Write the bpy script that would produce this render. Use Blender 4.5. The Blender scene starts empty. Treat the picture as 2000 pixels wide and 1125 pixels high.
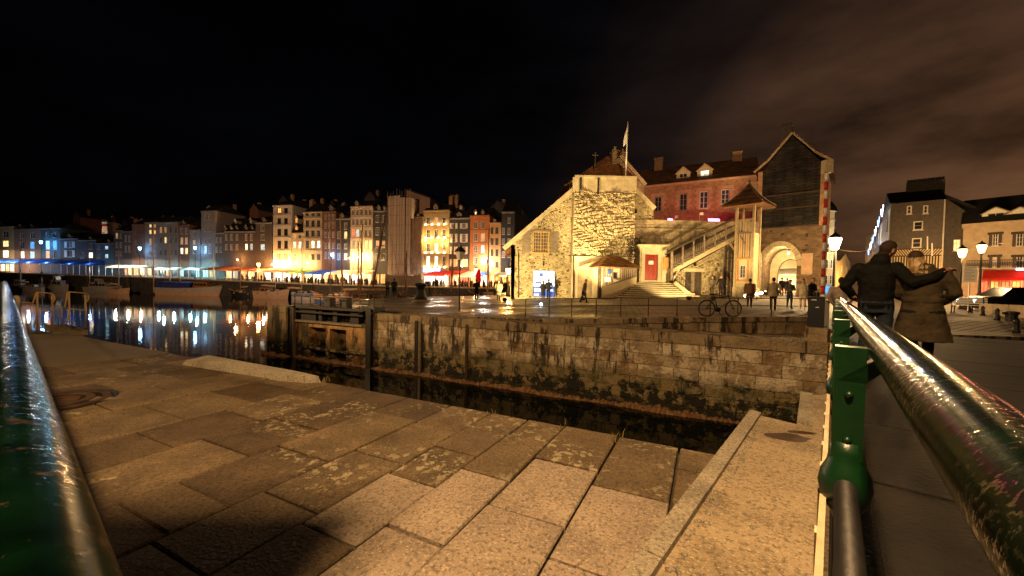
import bpy, bmesh, math, random
from mathutils import Vector, Matrix, kdtree, noise as mnoise
from mathutils.geometry import delaunay_2d_cdt
R_ = math.radians
rnd = random.Random(7)
SC = bpy.context.scene
COL = SC.collection

# ------------------------------------------------------------------ camera
FPX, PPX, PPY, CAMZ = 760.0, 1000.0, 579.5, 1.25      # focal length and principal point in photo pixels
PITCH, ROLL = R_(1.5), R_(1.15)
cam_d = bpy.data.cameras.new('camera')
cam_d.sensor_width = 36.0
cam_d.lens = FPX * 36.0 / 2000.0
cam_d.shift_y = (PPY - 562.5) / 2000.0
cam_d.clip_start, cam_d.clip_end = 0.02, 2000.0
CAM = bpy.data.objects.new('camera', cam_d)
CAM.matrix_world = Matrix.Translation((0, 0, CAMZ)) @ (Matrix.Rotation(math.pi/2 - PITCH, 4, 'X') @ Matrix.Rotation(ROLL, 4, 'Z'))
COL.objects.link(CAM)
SC.camera = CAM
CR = CAM.matrix_world.to_3x3()
C0 = Vector((0, 0, CAMZ))

# ------------------------------------------------------------------ night sky with a faint town glow in the clouds
world = bpy.data.worlds.new('World'); SC.world = world; world.use_nodes = True
wn, wl = world.node_tree.nodes, world.node_tree.links
wn.clear()
w_out = wn.new('ShaderNodeOutputWorld')
w_sky = wn.new('ShaderNodeTexSky'); w_sky.sky_type = 'NISHITA'; w_sky.sun_disc = False
w_sky.sun_elevation = R_(-4.0); w_sky.sun_rotation = R_(60)
w_bg1 = wn.new('ShaderNodeBackground'); w_bg1.inputs['Strength'].default_value = 0.004
wl.new(w_sky.outputs[0], w_bg1.inputs['Color'])
w_co = wn.new('ShaderNodeTexCoord')
w_sep = wn.new('ShaderNodeSeparateXYZ'); wl.new(w_co.outputs['Generated'], w_sep.inputs[0])
w_map = wn.new('ShaderNodeMapping'); w_map.inputs['Scale'].default_value = (1.0, 1.0, 2.6)
wl.new(w_co.outputs['Generated'], w_map.inputs[0])
w_nz = wn.new('ShaderNodeTexNoise'); w_nz.inputs['Scale'].default_value = 2.7; w_nz.inputs['Detail'].default_value = 6
w_nz.inputs['Roughness'].default_value = 0.55
wl.new(w_map.outputs[0], w_nz.inputs['Vector'])
w_cl = wn.new('ShaderNodeMapRange'); w_cl.inputs['From Min'].default_value = 0.3; w_cl.inputs['From Max'].default_value = 0.75
w_cl.inputs['To Min'].default_value = 0.15; w_cl.inputs['To Max'].default_value = 1.25
wl.new(w_nz.outputs[0], w_cl.inputs['Value'])
# the town lies to the right (+x): its glow lights the low clouds there
w_dot = wn.new('ShaderNodeVectorMath'); w_dot.operation = 'DOT_PRODUCT'
w_dot.inputs[1].default_value = Vector((0.84, 0.54, -0.05)).normalized()
wl.new(w_co.outputs['Generated'], w_dot.inputs[0])
w_gl = wn.new('ShaderNodeValToRGB')
els = w_gl.color_ramp.elements
els[0].position = 0.30; els[0].color = (0.0003, 0.00035, 0.0006, 1)
els[1].position = 1.0; els[1].color = (0.090, 0.040, 0.017, 1)
for p_, c_ in ((0.55, (0.0011, 0.0009, 0.0012, 1)), (0.75, (0.0066, 0.0038, 0.0029, 1)), (0.90, (0.042, 0.0195, 0.0100, 1))):
    e = els.new(p_); e.color = c_
wl.new(w_dot.outputs['Value'], w_gl.inputs[0])
w_mul = wn.new('ShaderNodeMixRGB'); w_mul.blend_type = 'MULTIPLY'; w_mul.inputs[0].default_value = 1
wl.new(w_gl.outputs[0], w_mul.inputs[1]); wl.new(w_cl.outputs[0], w_mul.inputs[2])
w_bg2 = wn.new('ShaderNodeBackground'); w_bg2.inputs['Strength'].default_value = 1.0
wl.new(w_mul.outputs[0], w_bg2.inputs['Color'])
w_add = wn.new('ShaderNodeAddShader')
wl.new(w_bg1.outputs[0], w_add.inputs[0]); wl.new(w_bg2.outputs[0], w_add.inputs[1])
wl.new(w_add.outputs[0], w_out.inputs['Surface'])
vs = SC.view_settings
vs.view_transform = 'Standard'; vs.look = 'None'; vs.exposure = 1.15; vs.gamma = 1.0; vs.use_curve_mapping = False
SC.cycles.use_denoising = True
SC.cycles.max_bounces = 6; SC.cycles.diffuse_bounces = 2; SC.cycles.glossy_bounces = 3; SC.cycles.transmission_bounces = 3
SC.cycles.sample_clamp_indirect = 4.0; SC.cycles.sample_clamp_direct = 0.0
SC.cycles.caustics_reflective = False; SC.cycles.caustics_refractive = False
SC.cycles.use_light_tree = True

# ------------------------------------------------------------------ pixel -> place helpers (real distances)
def ray(px, py):
    return CR @ Vector(((px-PPX)/FPX, -(py-PPY)/FPX, -1.0))
def atY(px, py, Y):
    d = ray(px, py); return C0 + d*(Y/d.y)
def atZ(px, py, Z):
    d = ray(px, py); return C0 + d*((Z-CAMZ)/d.z)
def on_plane(px, py, p, n):
    d = ray(px, py); return C0 + d*((Vector(p)-C0).dot(n)/d.dot(n))
TH = R_(26.2); TS, TC = math.sin(TH), math.cos(TH)
def UV(u, v, z=0.0):                       # lock frame: u runs along the channel to the left, v across it
    return Vector((-TC*u + TS*v, TS*u + TC*v, z))
BA = R_(39.6); BS, BC = math.sin(BA), math.cos(BA)
def BR(t, a, z=0.0):                       # footbridge frame: t along the right-hand railing, a to its right
    return Vector((BS*t + BC*a, BC*t - BS*a, z))
LA = R_(-52.5); LS, LC = math.sin(LA), math.cos(LA)
def LR(t, a, z=0.0):                       # quay railing frame, to the left
    return Vector((LS*t + LC*a, LC*t - LS*a, z))
def sm(x, a, b):
    t = min(1, max(0, (x-a)/(b-a))); return t*t*(3-2*t)
def zq(x, y):                              # level of the cobbled quay on the far side
    return 0.0 + 0.26*sm(x, -2, 9)*sm(y, 13, 16) + 0.08*sm(y, 18, 30) + 0.55*sm(x, 6, 18)*sm(y, 22, 36)

# ------------------------------------------------------------------ materials
def mat(name, col, rough=0.8, metal=0.0, var=0.25, scale=2.0, bump=0.15, bscale=18.0, spec=0.4, coat=0.0, col2=None, detail=4, stretch=(1, 1, 1), bdist=0.02):
    m = bpy.data.materials.new(name); m.use_nodes = True
    n, l = m.node_tree.nodes, m.node_tree.links
    b = n['Principled BSDF']
    b.inputs['Roughness'].default_value = rough; b.inputs['Metallic'].default_value = metal
    b.inputs['Specular IOR Level'].default_value = spec
    b.inputs['Coat Weight'].default_value = coat
    g = n.new('ShaderNodeNewGeometry'); g.name = 'geo'
    mp = n.new('ShaderNodeMapping'); mp.inputs['Scale'].default_value = stretch; l.new(g.outputs['Position'], mp.inputs[0]); mp.name = 'map'
    if var > 0 or col2:
        t = n.new('ShaderNodeTexNoise'); t.inputs['Scale'].default_value = scale; t.inputs['Detail'].default_value = detail; t.inputs['Roughness'].default_value = 0.65
        l.new(mp.outputs[0], t.inputs['Vector'])
        r = n.new('ShaderNodeValToRGB'); r.name = 'ramp'
        r.color_ramp.elements[0].position = 0.3; r.color_ramp.elements[1].position = 0.7
        a_ = tuple(max(0, c*(1-var)) for c in col); b_ = tuple(min(1, c*(1+var)) for c in (col2 or col))
        r.color_ramp.elements[0].color = (*a_, 1); r.color_ramp.elements[1].color = (*b_, 1)
        l.new(t.outputs[0], r.inputs[0]); l.new(r.outputs[0], b.inputs['Base Color'])
    else:
        b.inputs['Base Color'].default_value = (*col, 1)
    if bump > 0:
        t2 = n.new('ShaderNodeTexNoise'); t2.inputs['Scale'].default_value = bscale; t2.inputs['Detail'].default_value = 5
        l.new(mp.outputs[0], t2.inputs['Vector'])
        bp = n.new('ShaderNodeBump'); bp.inputs['Strength'].default_value = bump; bp.inputs['Distance'].default_value = bdist; bp.name = 'bump'
        l.new(t2.outputs[0], bp.inputs['Height']); l.new(bp.outputs[0], b.inputs['Normal'])
    return m
def nd(m, t, **kw):
    x = m.node_tree.nodes.new(t)
    for k, v in kw.items():
        if k in x.inputs.keys(): x.inputs[k].default_value = v
        else: setattr(x, k, v)
    return x
def lk(m, a, b): m.node_tree.links.new(a, b)
def overlay(m, fac_socket, col):
    """lay another colour over a material's base colour where fac is 1"""
    b = m.node_tree.nodes['Principled BSDF']
    mx = nd(m, 'ShaderNodeMixRGB'); mx.inputs[2].default_value = (*col, 1)
    old = b.inputs['Base Color']
    if old.links: lk(m, old.links[0].from_socket, mx.inputs[1])
    else: mx.inputs[1].default_value = old.default_value
    lk(m, fac_socket, mx.inputs[0]); lk(m, mx.outputs[0], b.inputs['Base Color'])
def ramp_of(m, sock, a, b):
    r = nd(m, 'ShaderNodeMapRange'); r.inputs['From Min'].default_value = a; r.inputs['From Max'].default_value = b
    lk(m, sock, r.inputs['Value']); return r.outputs[0]
def noise_of(m, scale, detail=3, stretch=(1, 1, 1), rough=0.6):
    g = m.node_tree.nodes['geo']
    mp = nd(m, 'ShaderNodeMapping'); mp.inputs['Scale'].default_value = stretch; lk(m, g.outputs['Position'], mp.inputs[0])
    t = nd(m, 'ShaderNodeTexNoise', Scale=scale, Detail=detail, Roughness=rough); lk(m, mp.outputs[0], t.inputs['Vector'])
    return t.outputs[0]
def math_(m, op, a, b):
    x = nd(m, 'ShaderNodeMath', operation=op)
    for i, s in enumerate((a, b)):
        if hasattr(s, 'links'): lk(m, s, x.inputs[i])
        else: x.inputs[i].default_value = s
    return x.outputs[0]
def emat(name, col, strength, var=0.0, scale=4.0):
    m = bpy.data.materials.new(name); m.use_nodes = True
    n, l = m.node_tree.nodes, m.node_tree.links
    b = n['Principled BSDF']; b.inputs['Base Color'].default_value = (*(c*0.5 for c in col), 1); b.inputs['Roughness'].default_value = 0.4
    b.inputs['Emission Color'].default_value = (*col, 1); b.inputs['Emission Strength'].default_value = strength
    if var > 0:
        g = n.new('ShaderNodeNewGeometry'); t = n.new('ShaderNodeTexNoise'); t.inputs['Scale'].default_value = scale; t.inputs['Detail'].default_value = 2
        l.new(g.outputs['Position'], t.inputs['Vector'])
        r = n.new('ShaderNodeMapRange'); r.inputs['From Min'].default_value = 0.3; r.inputs['From Max'].default_value = 0.7
        r.inputs['To Min'].default_value = strength*(1-var); r.inputs['To Max'].default_value = strength*(1+var)
        l.new(t.outputs[0], r.inputs['Value']); l.new(r.outputs[0], b.inputs['Emission Strength'])
    return m

# ------------------------------------------------------------------ mesh helpers
class MB:
    def __init__(s): s.v = []; s.f = []; s.m = []; s.k = 0
    def add(s, vs_, fs_):
        o = len(s.v); s.v += [Vector(p) for p in vs_]
        for f in fs_: s.f.append(tuple(i+o for i in f)); s.m.append(s.k)
        return s
    def quad(s, a, b, c, d): return s.add((a, b, c, d), ((0, 1, 2, 3),))
    def box(s, x0, x1, y0, y1, z0, z1):
        return s.add([(x, y, z) for z in (z0, z1) for y in (y0, y1) for x in (x0, x1)],
                     ((0, 2, 3, 1), (4, 5, 7, 6), (0, 1, 5, 4), (2, 6, 7, 3), (0, 4, 6, 2), (1, 3, 7, 5)))
    def hexa(s, bot, top):                  # two loops of n points
        n = len(bot)
        fs_ = [tuple(range(n))[::-1], tuple(range(n, 2*n))]
        fs_ += [(i, (i+1) % n, n+(i+1) % n, n+i) for i in range(n)]
        return s.add(list(bot)+list(top), fs_)
    def prism(s, poly, off):                # poly (3d points) swept by a vector
        off = Vector(off); return s.hexa(poly, [Vector(p)+off for p in poly])
    def bar(s, a, b, w, h=None, up=(0, 0, 1)):   # square bar between two points
        a, b = Vector(a), Vector(b); d = (b-a).normalized(); h = h or w
        up = Vector(up)
        if abs(d.dot(up)) > 0.98: up = Vector((0, 1, 0))
        r = d.cross(up).normalized()*w/2; q = r.cross(d).normalized()*h/2
        return s.hexa([a-r-q, a+r-q, a+r+q, a-r+q], [b-r-q, b+r-q, b+r+q, b-r+q])
    def tube(s, path, r, n=8, caps=True, closed=False, sx=1.0):
        path = [Vector(p) for p in path]; N = len(path)
        rr = r if isinstance(r, (list, tuple)) else [r]*N
        o = len(s.v); prev = None
        for i, p in enumerate(path):
            a = path[(i-1) % N] if (closed or i > 0) else p; b = path[(i+1) % N] if (closed or i < N-1) else p
            d = (b-a).normalized()
            if prev is None:
                t = Vector((0, 0, 1)) if abs(d.z) < 0.9 else Vector((1, 0, 0))
                q = d.cross(t).normalized()
            else:
                q = (prev - d*prev.dot(d)).normalized()
            prev = q; w = d.cross(q)
            for k in range(n):
                an = 2*math.pi*k/n
                s.v.append(p + (q*math.cos(an)*sx + w*math.sin(an))*rr[i])
        M = N if closed else N-1
        for i in range(M):
            for k in range(n):
                a = o+i*n+k; b = o+i*n+(k+1) % n; c = o+((i+1) % N)*n+(k+1) % n; e = o+((i+1) % N)*n+k
                s.f.append((a, b, c, e)); s.m.append(s.k)
        if caps and not closed:
            s.f.append(tuple(o+k for k in range(n))[::-1]); s.m.append(s.k)
            s.f.append(tuple(o+(N-1)*n+k for k in range(n))); s.m.append(s.k)
        return s
    def lathe(s, prof, n=16, c=(0, 0, 0), caps=True):
        o = len(s.v); c = Vector(c)
        for r, z in prof:
            for k in range(n):
                an = 2*math.pi*k/n; s.v.append(c+Vector((r*math.cos(an), r*math.sin(an), z)))
        for i in range(len(prof)-1):
            for k in range(n):
                s.f.append((o+i*n+k, o+i*n+(k+1) % n, o+(i+1)*n+(k+1) % n, o+(i+1)*n+k)); s.m.append(s.k)
        if caps:
            s.f.append(tuple(o+k for k in range(n))[::-1]); s.m.append(s.k)
            s.f.append(tuple(o+(len(prof)-1)*n+k for k in range(n))); s.m.append(s.k)
        return s
    def ball(s, c, r, n=12, sz=1.0):
        return s.lathe([(max(1e-4, r*math.sin(math.pi*i/8)), -r*sz*math.cos(math.pi*i/8)) for i in range(9)], n, c, caps=False)
    def mesh(s, name, mats, smooth=False, off=None):
        me = bpy.data.meshes.new(name)
        vv = [tuple(p-off) if off is not None else tuple(p) for p in s.v]
        me.from_pydata(vv, [], s.f)
        for x in (mats if isinstance(mats, (list, tuple)) else [mats]): me.materials.append(x)
        if isinstance(mats, (list, tuple)) and len(mats) > 1: me.polygons.foreach_set('material_index', s.m)
        if smooth: me.polygons.foreach_set('use_smooth', [True]*len(me.polygons))
        me.update(); return me
    def build(s, name, mats, parent=None, smooth=False, world=True, fix=True):
        """world=True: the points are world coordinates (parent must be unrotated or none)"""
        if parent is not None and world:
            base = parent
            loc = Vector((0, 0, 0))
            while base is not None: loc += base.location; base = base.parent
            me = s.mesh(name, mats, smooth, loc)
        else: me = s.mesh(name, mats, smooth)
        o = obj(name, me, parent)
        if fix: clean(me)
        if parent is None and world and len(s.v):         # origin at the base of the thing
            xs = [p.x for p in s.v]; ys = [p.y for p in s.v]; zs = [p.z for p in s.v]
            c = Vector(((min(xs)+max(xs))/2, (min(ys)+max(ys))/2, min(zs)))
            me.transform(Matrix.Translation(-c)); o.location = c
        return o
def clean(me):
    bm = bmesh.new(); bm.from_mesh(me); bmesh.ops.recalc_face_normals(bm, faces=bm.faces); bm.to_mesh(me); bm.free()
def obj(name, me, parent=None):
    o = bpy.data.objects.new(name, me); COL.objects.link(o)
    if parent is not None: o.parent = parent
    return o
def tag(o, label=None, cat=None, group=None, kind=None):
    if label: o['label'] = label
    if cat: o['category'] = cat
    if group: o['group'] = group
    if kind: o['kind'] = kind
    return o
def thing(name, label, cat, loc=(0, 0, 0), rz=0.0, group=None):
    o = bpy.data.objects.new(name, None); COL.objects.link(o); o.empty_display_size = 0.2
    o.location = loc; o.rotation_euler = (0, 0, rz)
    return tag(o, label, cat, group)
def struct(name, mb, m, smooth=False):
    return tag(mb.build(name, m, None, smooth), kind='structure')
def copy_tree(o, parent=None):
    c = o.copy(); COL.objects.link(c)
    if parent is not None: c.parent = parent
    for ch in list(o.children): copy_tree(ch, c)
    return c
def light(name, loc, power, col, radius=0.12, kind='POINT', parent=None, target=None, spot=None, blend=0.6):
    d = bpy.data.lights.new(name, kind); d.energy = power; d.color = col
    d.shadow_soft_size = radius
    if kind == 'SPOT': d.spot_size = spot; d.spot_blend = blend
    o = bpy.data.objects.new(name, d); COL.objects.link(o); o.location = loc
    if target is not None:
        o.rotation_euler = (Vector(target)-Vector(loc)).to_track_quat('-Z', 'Y').to_euler()
    if parent is not None:
        o.location = Vector(loc)-parent.location; o.parent = parent
    return o
def poly_sheet(name, poly, zf, m, step=2.0, extra=(), kind='structure', skirt=0.0):
    """a sheet filling a plan polygon, its height from zf(x, y)"""
    pts = [Vector((p[0], p[1])) for p in poly]
    bnd = []
    for i, p in enumerate(pts):
        q = pts[(i+1) % len(pts)]; n = max(1, int((q-p).length/step))
        for k in range(n): bnd.append(p.lerp(q, k/n))
    nb = len(bnd)
    xs = [p.x for p in pts]; ys = [p.y for p in pts]
    inner = []
    def inside(x, y):
        c = False; j = len(pts)-1
        for i in range(len(pts)):
            if (pts[i].y > y) != (pts[j].y > y) and x < (pts[j].x-pts[i].x)*(y-pts[i].y)/(pts[j].y-pts[i].y)+pts[i].x: c = not c
            j = i
        return c
    x = min(xs)+step*0.53
    while x < max(xs):
        y = min(ys)+step*0.47
        while y < max(ys):
            if inside(x, y) and min((Vector((x, y))-b).length for b in bnd) > step*0.35: inner.append(Vector((x, y)))
            y += step
        x += step
    vo, eo, fo, *_ = delaunay_2d_cdt(bnd+inner, [(i, (i+1) % nb) for i in range(nb)], [list(range(nb))], 1, 1e-5)
    mb = MB(); mb.add([(p.x, p.y, zf(p.x, p.y)) for p in vo], [tuple(f) for f in fo])
    if skirt > 0:
        b3 = [Vector((p.x, p.y, zf(p.x, p.y))) for p in bnd]
        for i in range(nb):
            a, b = b3[i], b3[(i+1) % nb]; dz = Vector((0, 0, -skirt))
            mb.quad(a, b, b+dz, a+dz)
    o = mb.build(name, m)
    return tag(o, kind=kind)
# ------------------------------------------------------------------ shared materials
def stone_mat(name, col, lichen=0.0, rough=0.75, var=0.3, spec=0.35):
    m = mat(name, col, rough, var=var, scale=2.4, bump=0.65, bscale=48, spec=spec, bdist=0.014, detail=8)
    overlay(m, math_(m, 'MULTIPLY', ramp_of(m, noise_of(m, 1.3, 7, rough=0.7), 0.50, 0.62), 0.55), tuple(c*0.42 for c in col))
    g = noise_of(m, 42, 4, rough=0.7); overlay(m, math_(m, 'MULTIPLY', ramp_of(m, g, 0.50, 0.60), 0.75), tuple(c*0.30 for c in col))
    g2 = noise_of(m, 60, 3, rough=0.7); overlay(m, math_(m, 'MULTIPLY', ramp_of(m, g2, 0.56, 0.66), 0.6), tuple(min(1, c*2.0) for c in col))
    if lichen > 0:
        ar = ramp_of(m, noise_of(m, 0.9, 3), 0.56-0.10*lichen, 0.66-0.10*lichen)
        fl = ramp_of(m, noise_of(m, 15, 5, rough=0.62), 0.555, 0.585)
        overlay(m, math_(m, 'MULTIPLY', math_(m, 'MULTIPLY', fl, ar), 0.6), (0.40, 0.35, 0.22))
    return m
M = {}
M['slab'] = stone_mat('slab_stone', (0.125, 0.088, 0.047), 0.4, var=0.45)
M['slab_lichen'] = stone_mat('slab_stone_lichen', (0.12, 0.085, 0.046), 1.2, var=0.45)
M['slab_dark'] = stone_mat('slab_stone_dark', (0.075, 0.050, 0.026), 0.4, var=0.5)
M['slab_new'] = stone_mat('slab_stone_new', (0.30, 0.235, 0.17), 0.0, var=0.25)
M['concrete'] = stone_mat('old_concrete', (0.34, 0.265, 0.165), 0.0, var=0.22)
M['concrete_dark'] = mat('smooth_concrete', (0.115, 0.088, 0.046), 0.6, var=0.25, scale=1.2, bump=0.2, bscale=30, bdist=0.01)
M['edge_stone'] = stone_mat('edging_stone', (0.30, 0.26, 0.19), 0.15)
M['dirt'] = mat('joint_dirt', (0.045, 0.033, 0.02), 0.95, var=0.5, scale=6, bump=0.8, bscale=40)
M['road'] = mat('road_asphalt', (0.022, 0.02, 0.017), 0.75, var=0.3, scale=2, bump=0.4, bscale=80)
M['deck'] = mat('bridge_deck', (0.010, 0.008, 0.006), 0.7, var=0.7, scale=2.5, bump=0.8, bscale=38, bdist=0.02, detail=8)
M['green'] = mat('green_paint', (0.004, 0.030, 0.008), 0.35, var=0.25, scale=9, bump=0.25, bscale=60, spec=0.5, bdist=0.004)
M['green_rail'] = mat('wet_green_paint', (0.0007, 0.0048, 0.0016), 0.24, var=0.8, scale=14, bump=0.16, bscale=60, spec=0.22, bdist=0.002)
m = M['green_rail']; b = m.node_tree.nodes['Principled BSDF']; b.inputs['Coat Roughness'].default_value = 0.06; b.inputs['IOR'].default_value = 1.12; b.inputs['Coat IOR'].default_value = 1.33
lk(m, math_(m, 'MULTIPLY', math_(m, 'MULTIPLY', ramp_of(m, noise_of(m, 110, 2), 0.52, 0.57), ramp_of(m, noise_of(m, 9, 3), 0.38, 0.55)), 0.9), b.inputs['Coat Weight'])
bp = nd(m, 'ShaderNodeBump', Strength=0.4, Distance=0.003); lk(m, noise_of(m, 110, 2), bp.inputs['Height']); lk(m, bp.outputs[0], b.inputs['Coat Normal'])
overlay(m, ramp_of(m, noise_of(m, 26, 6, rough=0.75), 0.60, 0.63), (0.03, 0.02, 0.012))
M['cream'] = mat('cream_paint', (0.62, 0.50, 0.31), 0.5, var=0.2, scale=12, bump=0.3, bscale=50, bdist=0.004)
M['black_steel'] = mat('black_steel', (0.012, 0.011, 0.010), 0.5, var=0.4, scale=6, bump=0.3, bscale=40, bdist=0.006)
M['rail_steel'] = mat('galvanised_steel', (0.20, 0.15, 0.10), 0.5, metal=0.4, var=0.35, scale=8, bump=0.1)
M['iron'] = mat('rusty_iron', (0.05, 0.026, 0.013), 0.65, var=0.5, scale=5, bump=0.5, bscale=30)
M['weed'] = mat('seaweed_brown', (0.23, 0.125, 0.055), 0.55, var=0.5, scale=9, bump=1.0, bscale=35)
M['mortar'] = mat('wall_core', (0.035, 0.028, 0.018), 0.95, var=0.4, scale=4, bump=0.8, bscale=25)

def lock_stone(name, col, lime=0.5):
    m = mat(name, col, 0.7, var=0.4, scale=2.2, bump=1.0, bscale=16, spec=0.35, bdist=0.05, detail=8)
    geo = m.node_tree.nodes['geo']
    sp = nd(m, 'ShaderNodeSeparateXYZ'); lk(m, geo.outputs['Position'], sp.inputs[0]); z = sp.outputs[2]
    # pale lime crust, dark run-down stains, green algae and black weed below the tide mark
    overlay(m, math_(m, 'MULTIPLY', math_(m, 'MULTIPLY', ramp_of(m, noise_of(m, 2.6, 7, rough=0.72), 0.49, 0.53), ramp_of(m, z, -0.25, -0.45)), lime), (0.72, 0.62, 0.45))
    overlay(m, math_(m, 'MULTIPLY', ramp_of(m, noise_of(m, 1.7, 6, (1, 1, 0.16), 0.75), 0.525, 0.575), 0.92), (0.028, 0.019, 0.011))
    zz = math_(m, 'ADD', z, math_(m, 'MULTIPLY', noise_of(m, 1.5, 6, rough=0.7), 1.3))
    overlay(m, math_(m, 'MULTIPLY', ramp_of(m, zz, -0.55, -0.95), 0.75), (0.085, 0.075, 0.018))
    bl = math_(m, 'ADD', z, math_(m, 'MULTIPLY', noise_of(m, 1.5, 5, (1, 1, 1.3), 0.62), 3.0))
    overlay(m, math_(m, 'MULTIPLY', ramp_of(m, bl, -0.06, -0.36), 0.95), (0.008, 0.009, 0.005))
    overlay(m, math_(m, 'MULTIPLY', math_(m, 'MULTIPLY', ramp_of(m, noise_of(m, 3.0, 6, rough=0.7), 0.52, 0.56), ramp_of(m, z, -1.35, -1.6)), ramp_of(m, z, -2.42, -2.1)), (0.26, 0.20, 0.09))
    return m
M['lock'] = [lock_stone('lock_stone_pale', (0.42, 0.33, 0.21), 0.9), lock_stone('lock_stone_grey', (0.34, 0.265, 0.17), 0.7), lock_stone('lock_stone_brown', (0.29, 0.20, 0.11), 0.45)]
M['lock_cop'] = lock_stone('coping_stone', (0.31, 0.235, 0.14), 0.1)
M['lock_conc'] = lock_stone('lock_concrete', (0.36, 0.26, 0.13), 0.1)

# cobbles on the far quay: setts with wet, glossy faces
def cobble_mat(name, col, rough, sx, sy, ang, wet=0.5):
    m = mat(name, col, rough, var=0.35, scale=0.8, bump=0.0, spec=0.5)
    geo = m.node_tree.nodes['geo']
    mp = nd(m, 'ShaderNodeMapping'); mp.inputs['Rotation'].default_value = (0, 0, ang); lk(m, geo.outputs['Position'], mp.inputs[0])
    br = nd(m, 'ShaderNodeTexBrick'); br.inputs['Scale'].default_value = 1.0
    br.inputs['Brick Width'].default_value = sx; br.inputs['Row Height'].default_value = sy; br.inputs['Mortar Size'].default_value = 0.03*sy/0.15
    br.inputs['Mortar Smooth'].default_value = 0.6; br.inputs['Color1'].default_value = (1, 1, 1, 1); br.inputs['Color2'].default_value = (0.6, 0.6, 0.6, 1)
    lk(m, mp.outputs[0], br.inputs['Vector'])
    b = m.node_tree.nodes['Principled BSDF']
    overlay(m, math_(m, 'MULTIPLY', br.outputs['Fac'], 0.9), tuple(c*0.12 for c in col))
    mx = nd(m, 'ShaderNodeMixRGB', blend_type='MULTIPLY'); mx.inputs[0].default_value = 0.75
    lk(m, b.inputs['Base Color'].links[0].from_socket, mx.inputs[1]); lk(m, br.outputs['Color'], mx.inputs[2]); lk(m, mx.outputs[0], b.inputs['Base Color'])
    h = math_(m, 'ADD', math_(m, 'MULTIPLY', br.outputs['Fac'], -1.0), math_(m, 'MULTIPLY', noise_of(m, 9, 3), 0.9))
    bp = nd(m, 'ShaderNodeBump', Strength=0.7, Distance=0.02); lk(m, h, bp.inputs['Height']); lk(m, bp.outputs[0], b.inputs['Normal'])
    sx_ = nd(m, 'ShaderNodeSeparateXYZ'); lk(m, geo.outputs['Position'], sx_.inputs[0])      # the rain-wet patch lies on the basin side
    lk(m, math_(m, 'SUBTRACT', rough, math_(m, 'MULTIPLY', math_(m, 'MULTIPLY', ramp_of(m, noise_of(m, 0.35, 3), 0.4, 0.6), ramp_of(m, sx_.outputs[0], 11, 3)), wet*0.5)), b.inputs['Roughness'])
    return m
M['cobble'] = cobble_mat('quay_setts', (0.16, 0.11, 0.06), 0.66, 0.42, 0.24, R_(-26), 0.8)
M['cobble_town'] = cobble_mat('plaza_setts', (0.20, 0.15, 0.095), 0.7, 0.34, 0.2, R_(18), 0.4)

# water: almost black, slow ripples
mw = bpy.data.materials.new('harbour_water'); mw.use_nodes = True
b = mw.node_tree.nodes['Principled BSDF']
b.inputs['Base Color'].default_value = (0.0015, 0.0025, 0.003, 1); b.inputs['Roughness'].default_value = 0.012; b.inputs['IOR'].default_value = 1.333
b.inputs['Specular IOR Level'].default_value = 0.6
g = mw.node_tree.nodes.new('ShaderNodeNewGeometry'); g.name = 'geo'
bp = nd(mw, 'ShaderNodeBump', Strength=0.022, Distance=0.4)
h1 = noise_of(mw, 0.9, 3); lk(mw, h1, bp.inputs['Height']); lk(mw, bp.outputs[0], b.inputs['Normal'])
M['water'] = mw

# ------------------------------------------------------------------ water
WZ = -2.5
mb = MB(); mb.quad((-340, -60, WZ), (160, -60, WZ), (160, 240, WZ), (-340, 240, WZ))
struct('water', mb, M['water'])

# ------------------------------------------------------------------ near quay: slabs of the lock side
def kerb_v(u): return 0.74 + 0.175*(u-2.13)
EDGE = 3.62
pav_poly = [UV(-2.6, EDGE-0.02), UV(13.9, EDGE+0.1), UV(14.3, kerb_v(14.3)), UV(-2.6, kerb_v(-2.6))]
mb = MB()
mb.hexa([Vector((p.x, p.y, -3.2)) for p in pav_poly], [Vector((p.x, p.y, -0.165)) for p in pav_poly])
PAV = struct('quay_pavement', mb, M['dirt'])
def slab(parent, quad, ztop, m, name='paving_slab', th=0.06, bev=0.010, gap=0.0065):
    c = sum(quad, Vector((0, 0, 0)))/4
    def shrink(p, d):
        e = (c-p); return p + e*min(0.45, d/max(e.length, 1e-4))
    tilt = [rnd.uniform(-0.004, 0.004) for _ in range(4)]
    o = [shrink(p, gap*1.5+rnd.uniform(0, 0.006)) for p in quad]; i_ = [shrink(p, gap*1.5+bev*1.6) for p in quad]
    vb = [Vector((p.x, p.y, ztop-th)) for p in o]; vm = [Vector((p.x, p.y, ztop-bev+t)) for p, t in zip(o, tilt)]; vt = [Vector((p.x, p.y, ztop+t)) for p, t in zip(i_, tilt)]
    mb = MB(); fs_ = [(8, 9, 10, 11)]
    for k in range(4):
        n = (k+1) % 4; fs_ += [(k, n, 4+n, 4+k), (4+k, 4+n, 8+n, 8+k)]
    mb.add(vb+vm+vt, fs_)
    return mb.build(name, m, parent)
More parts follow.
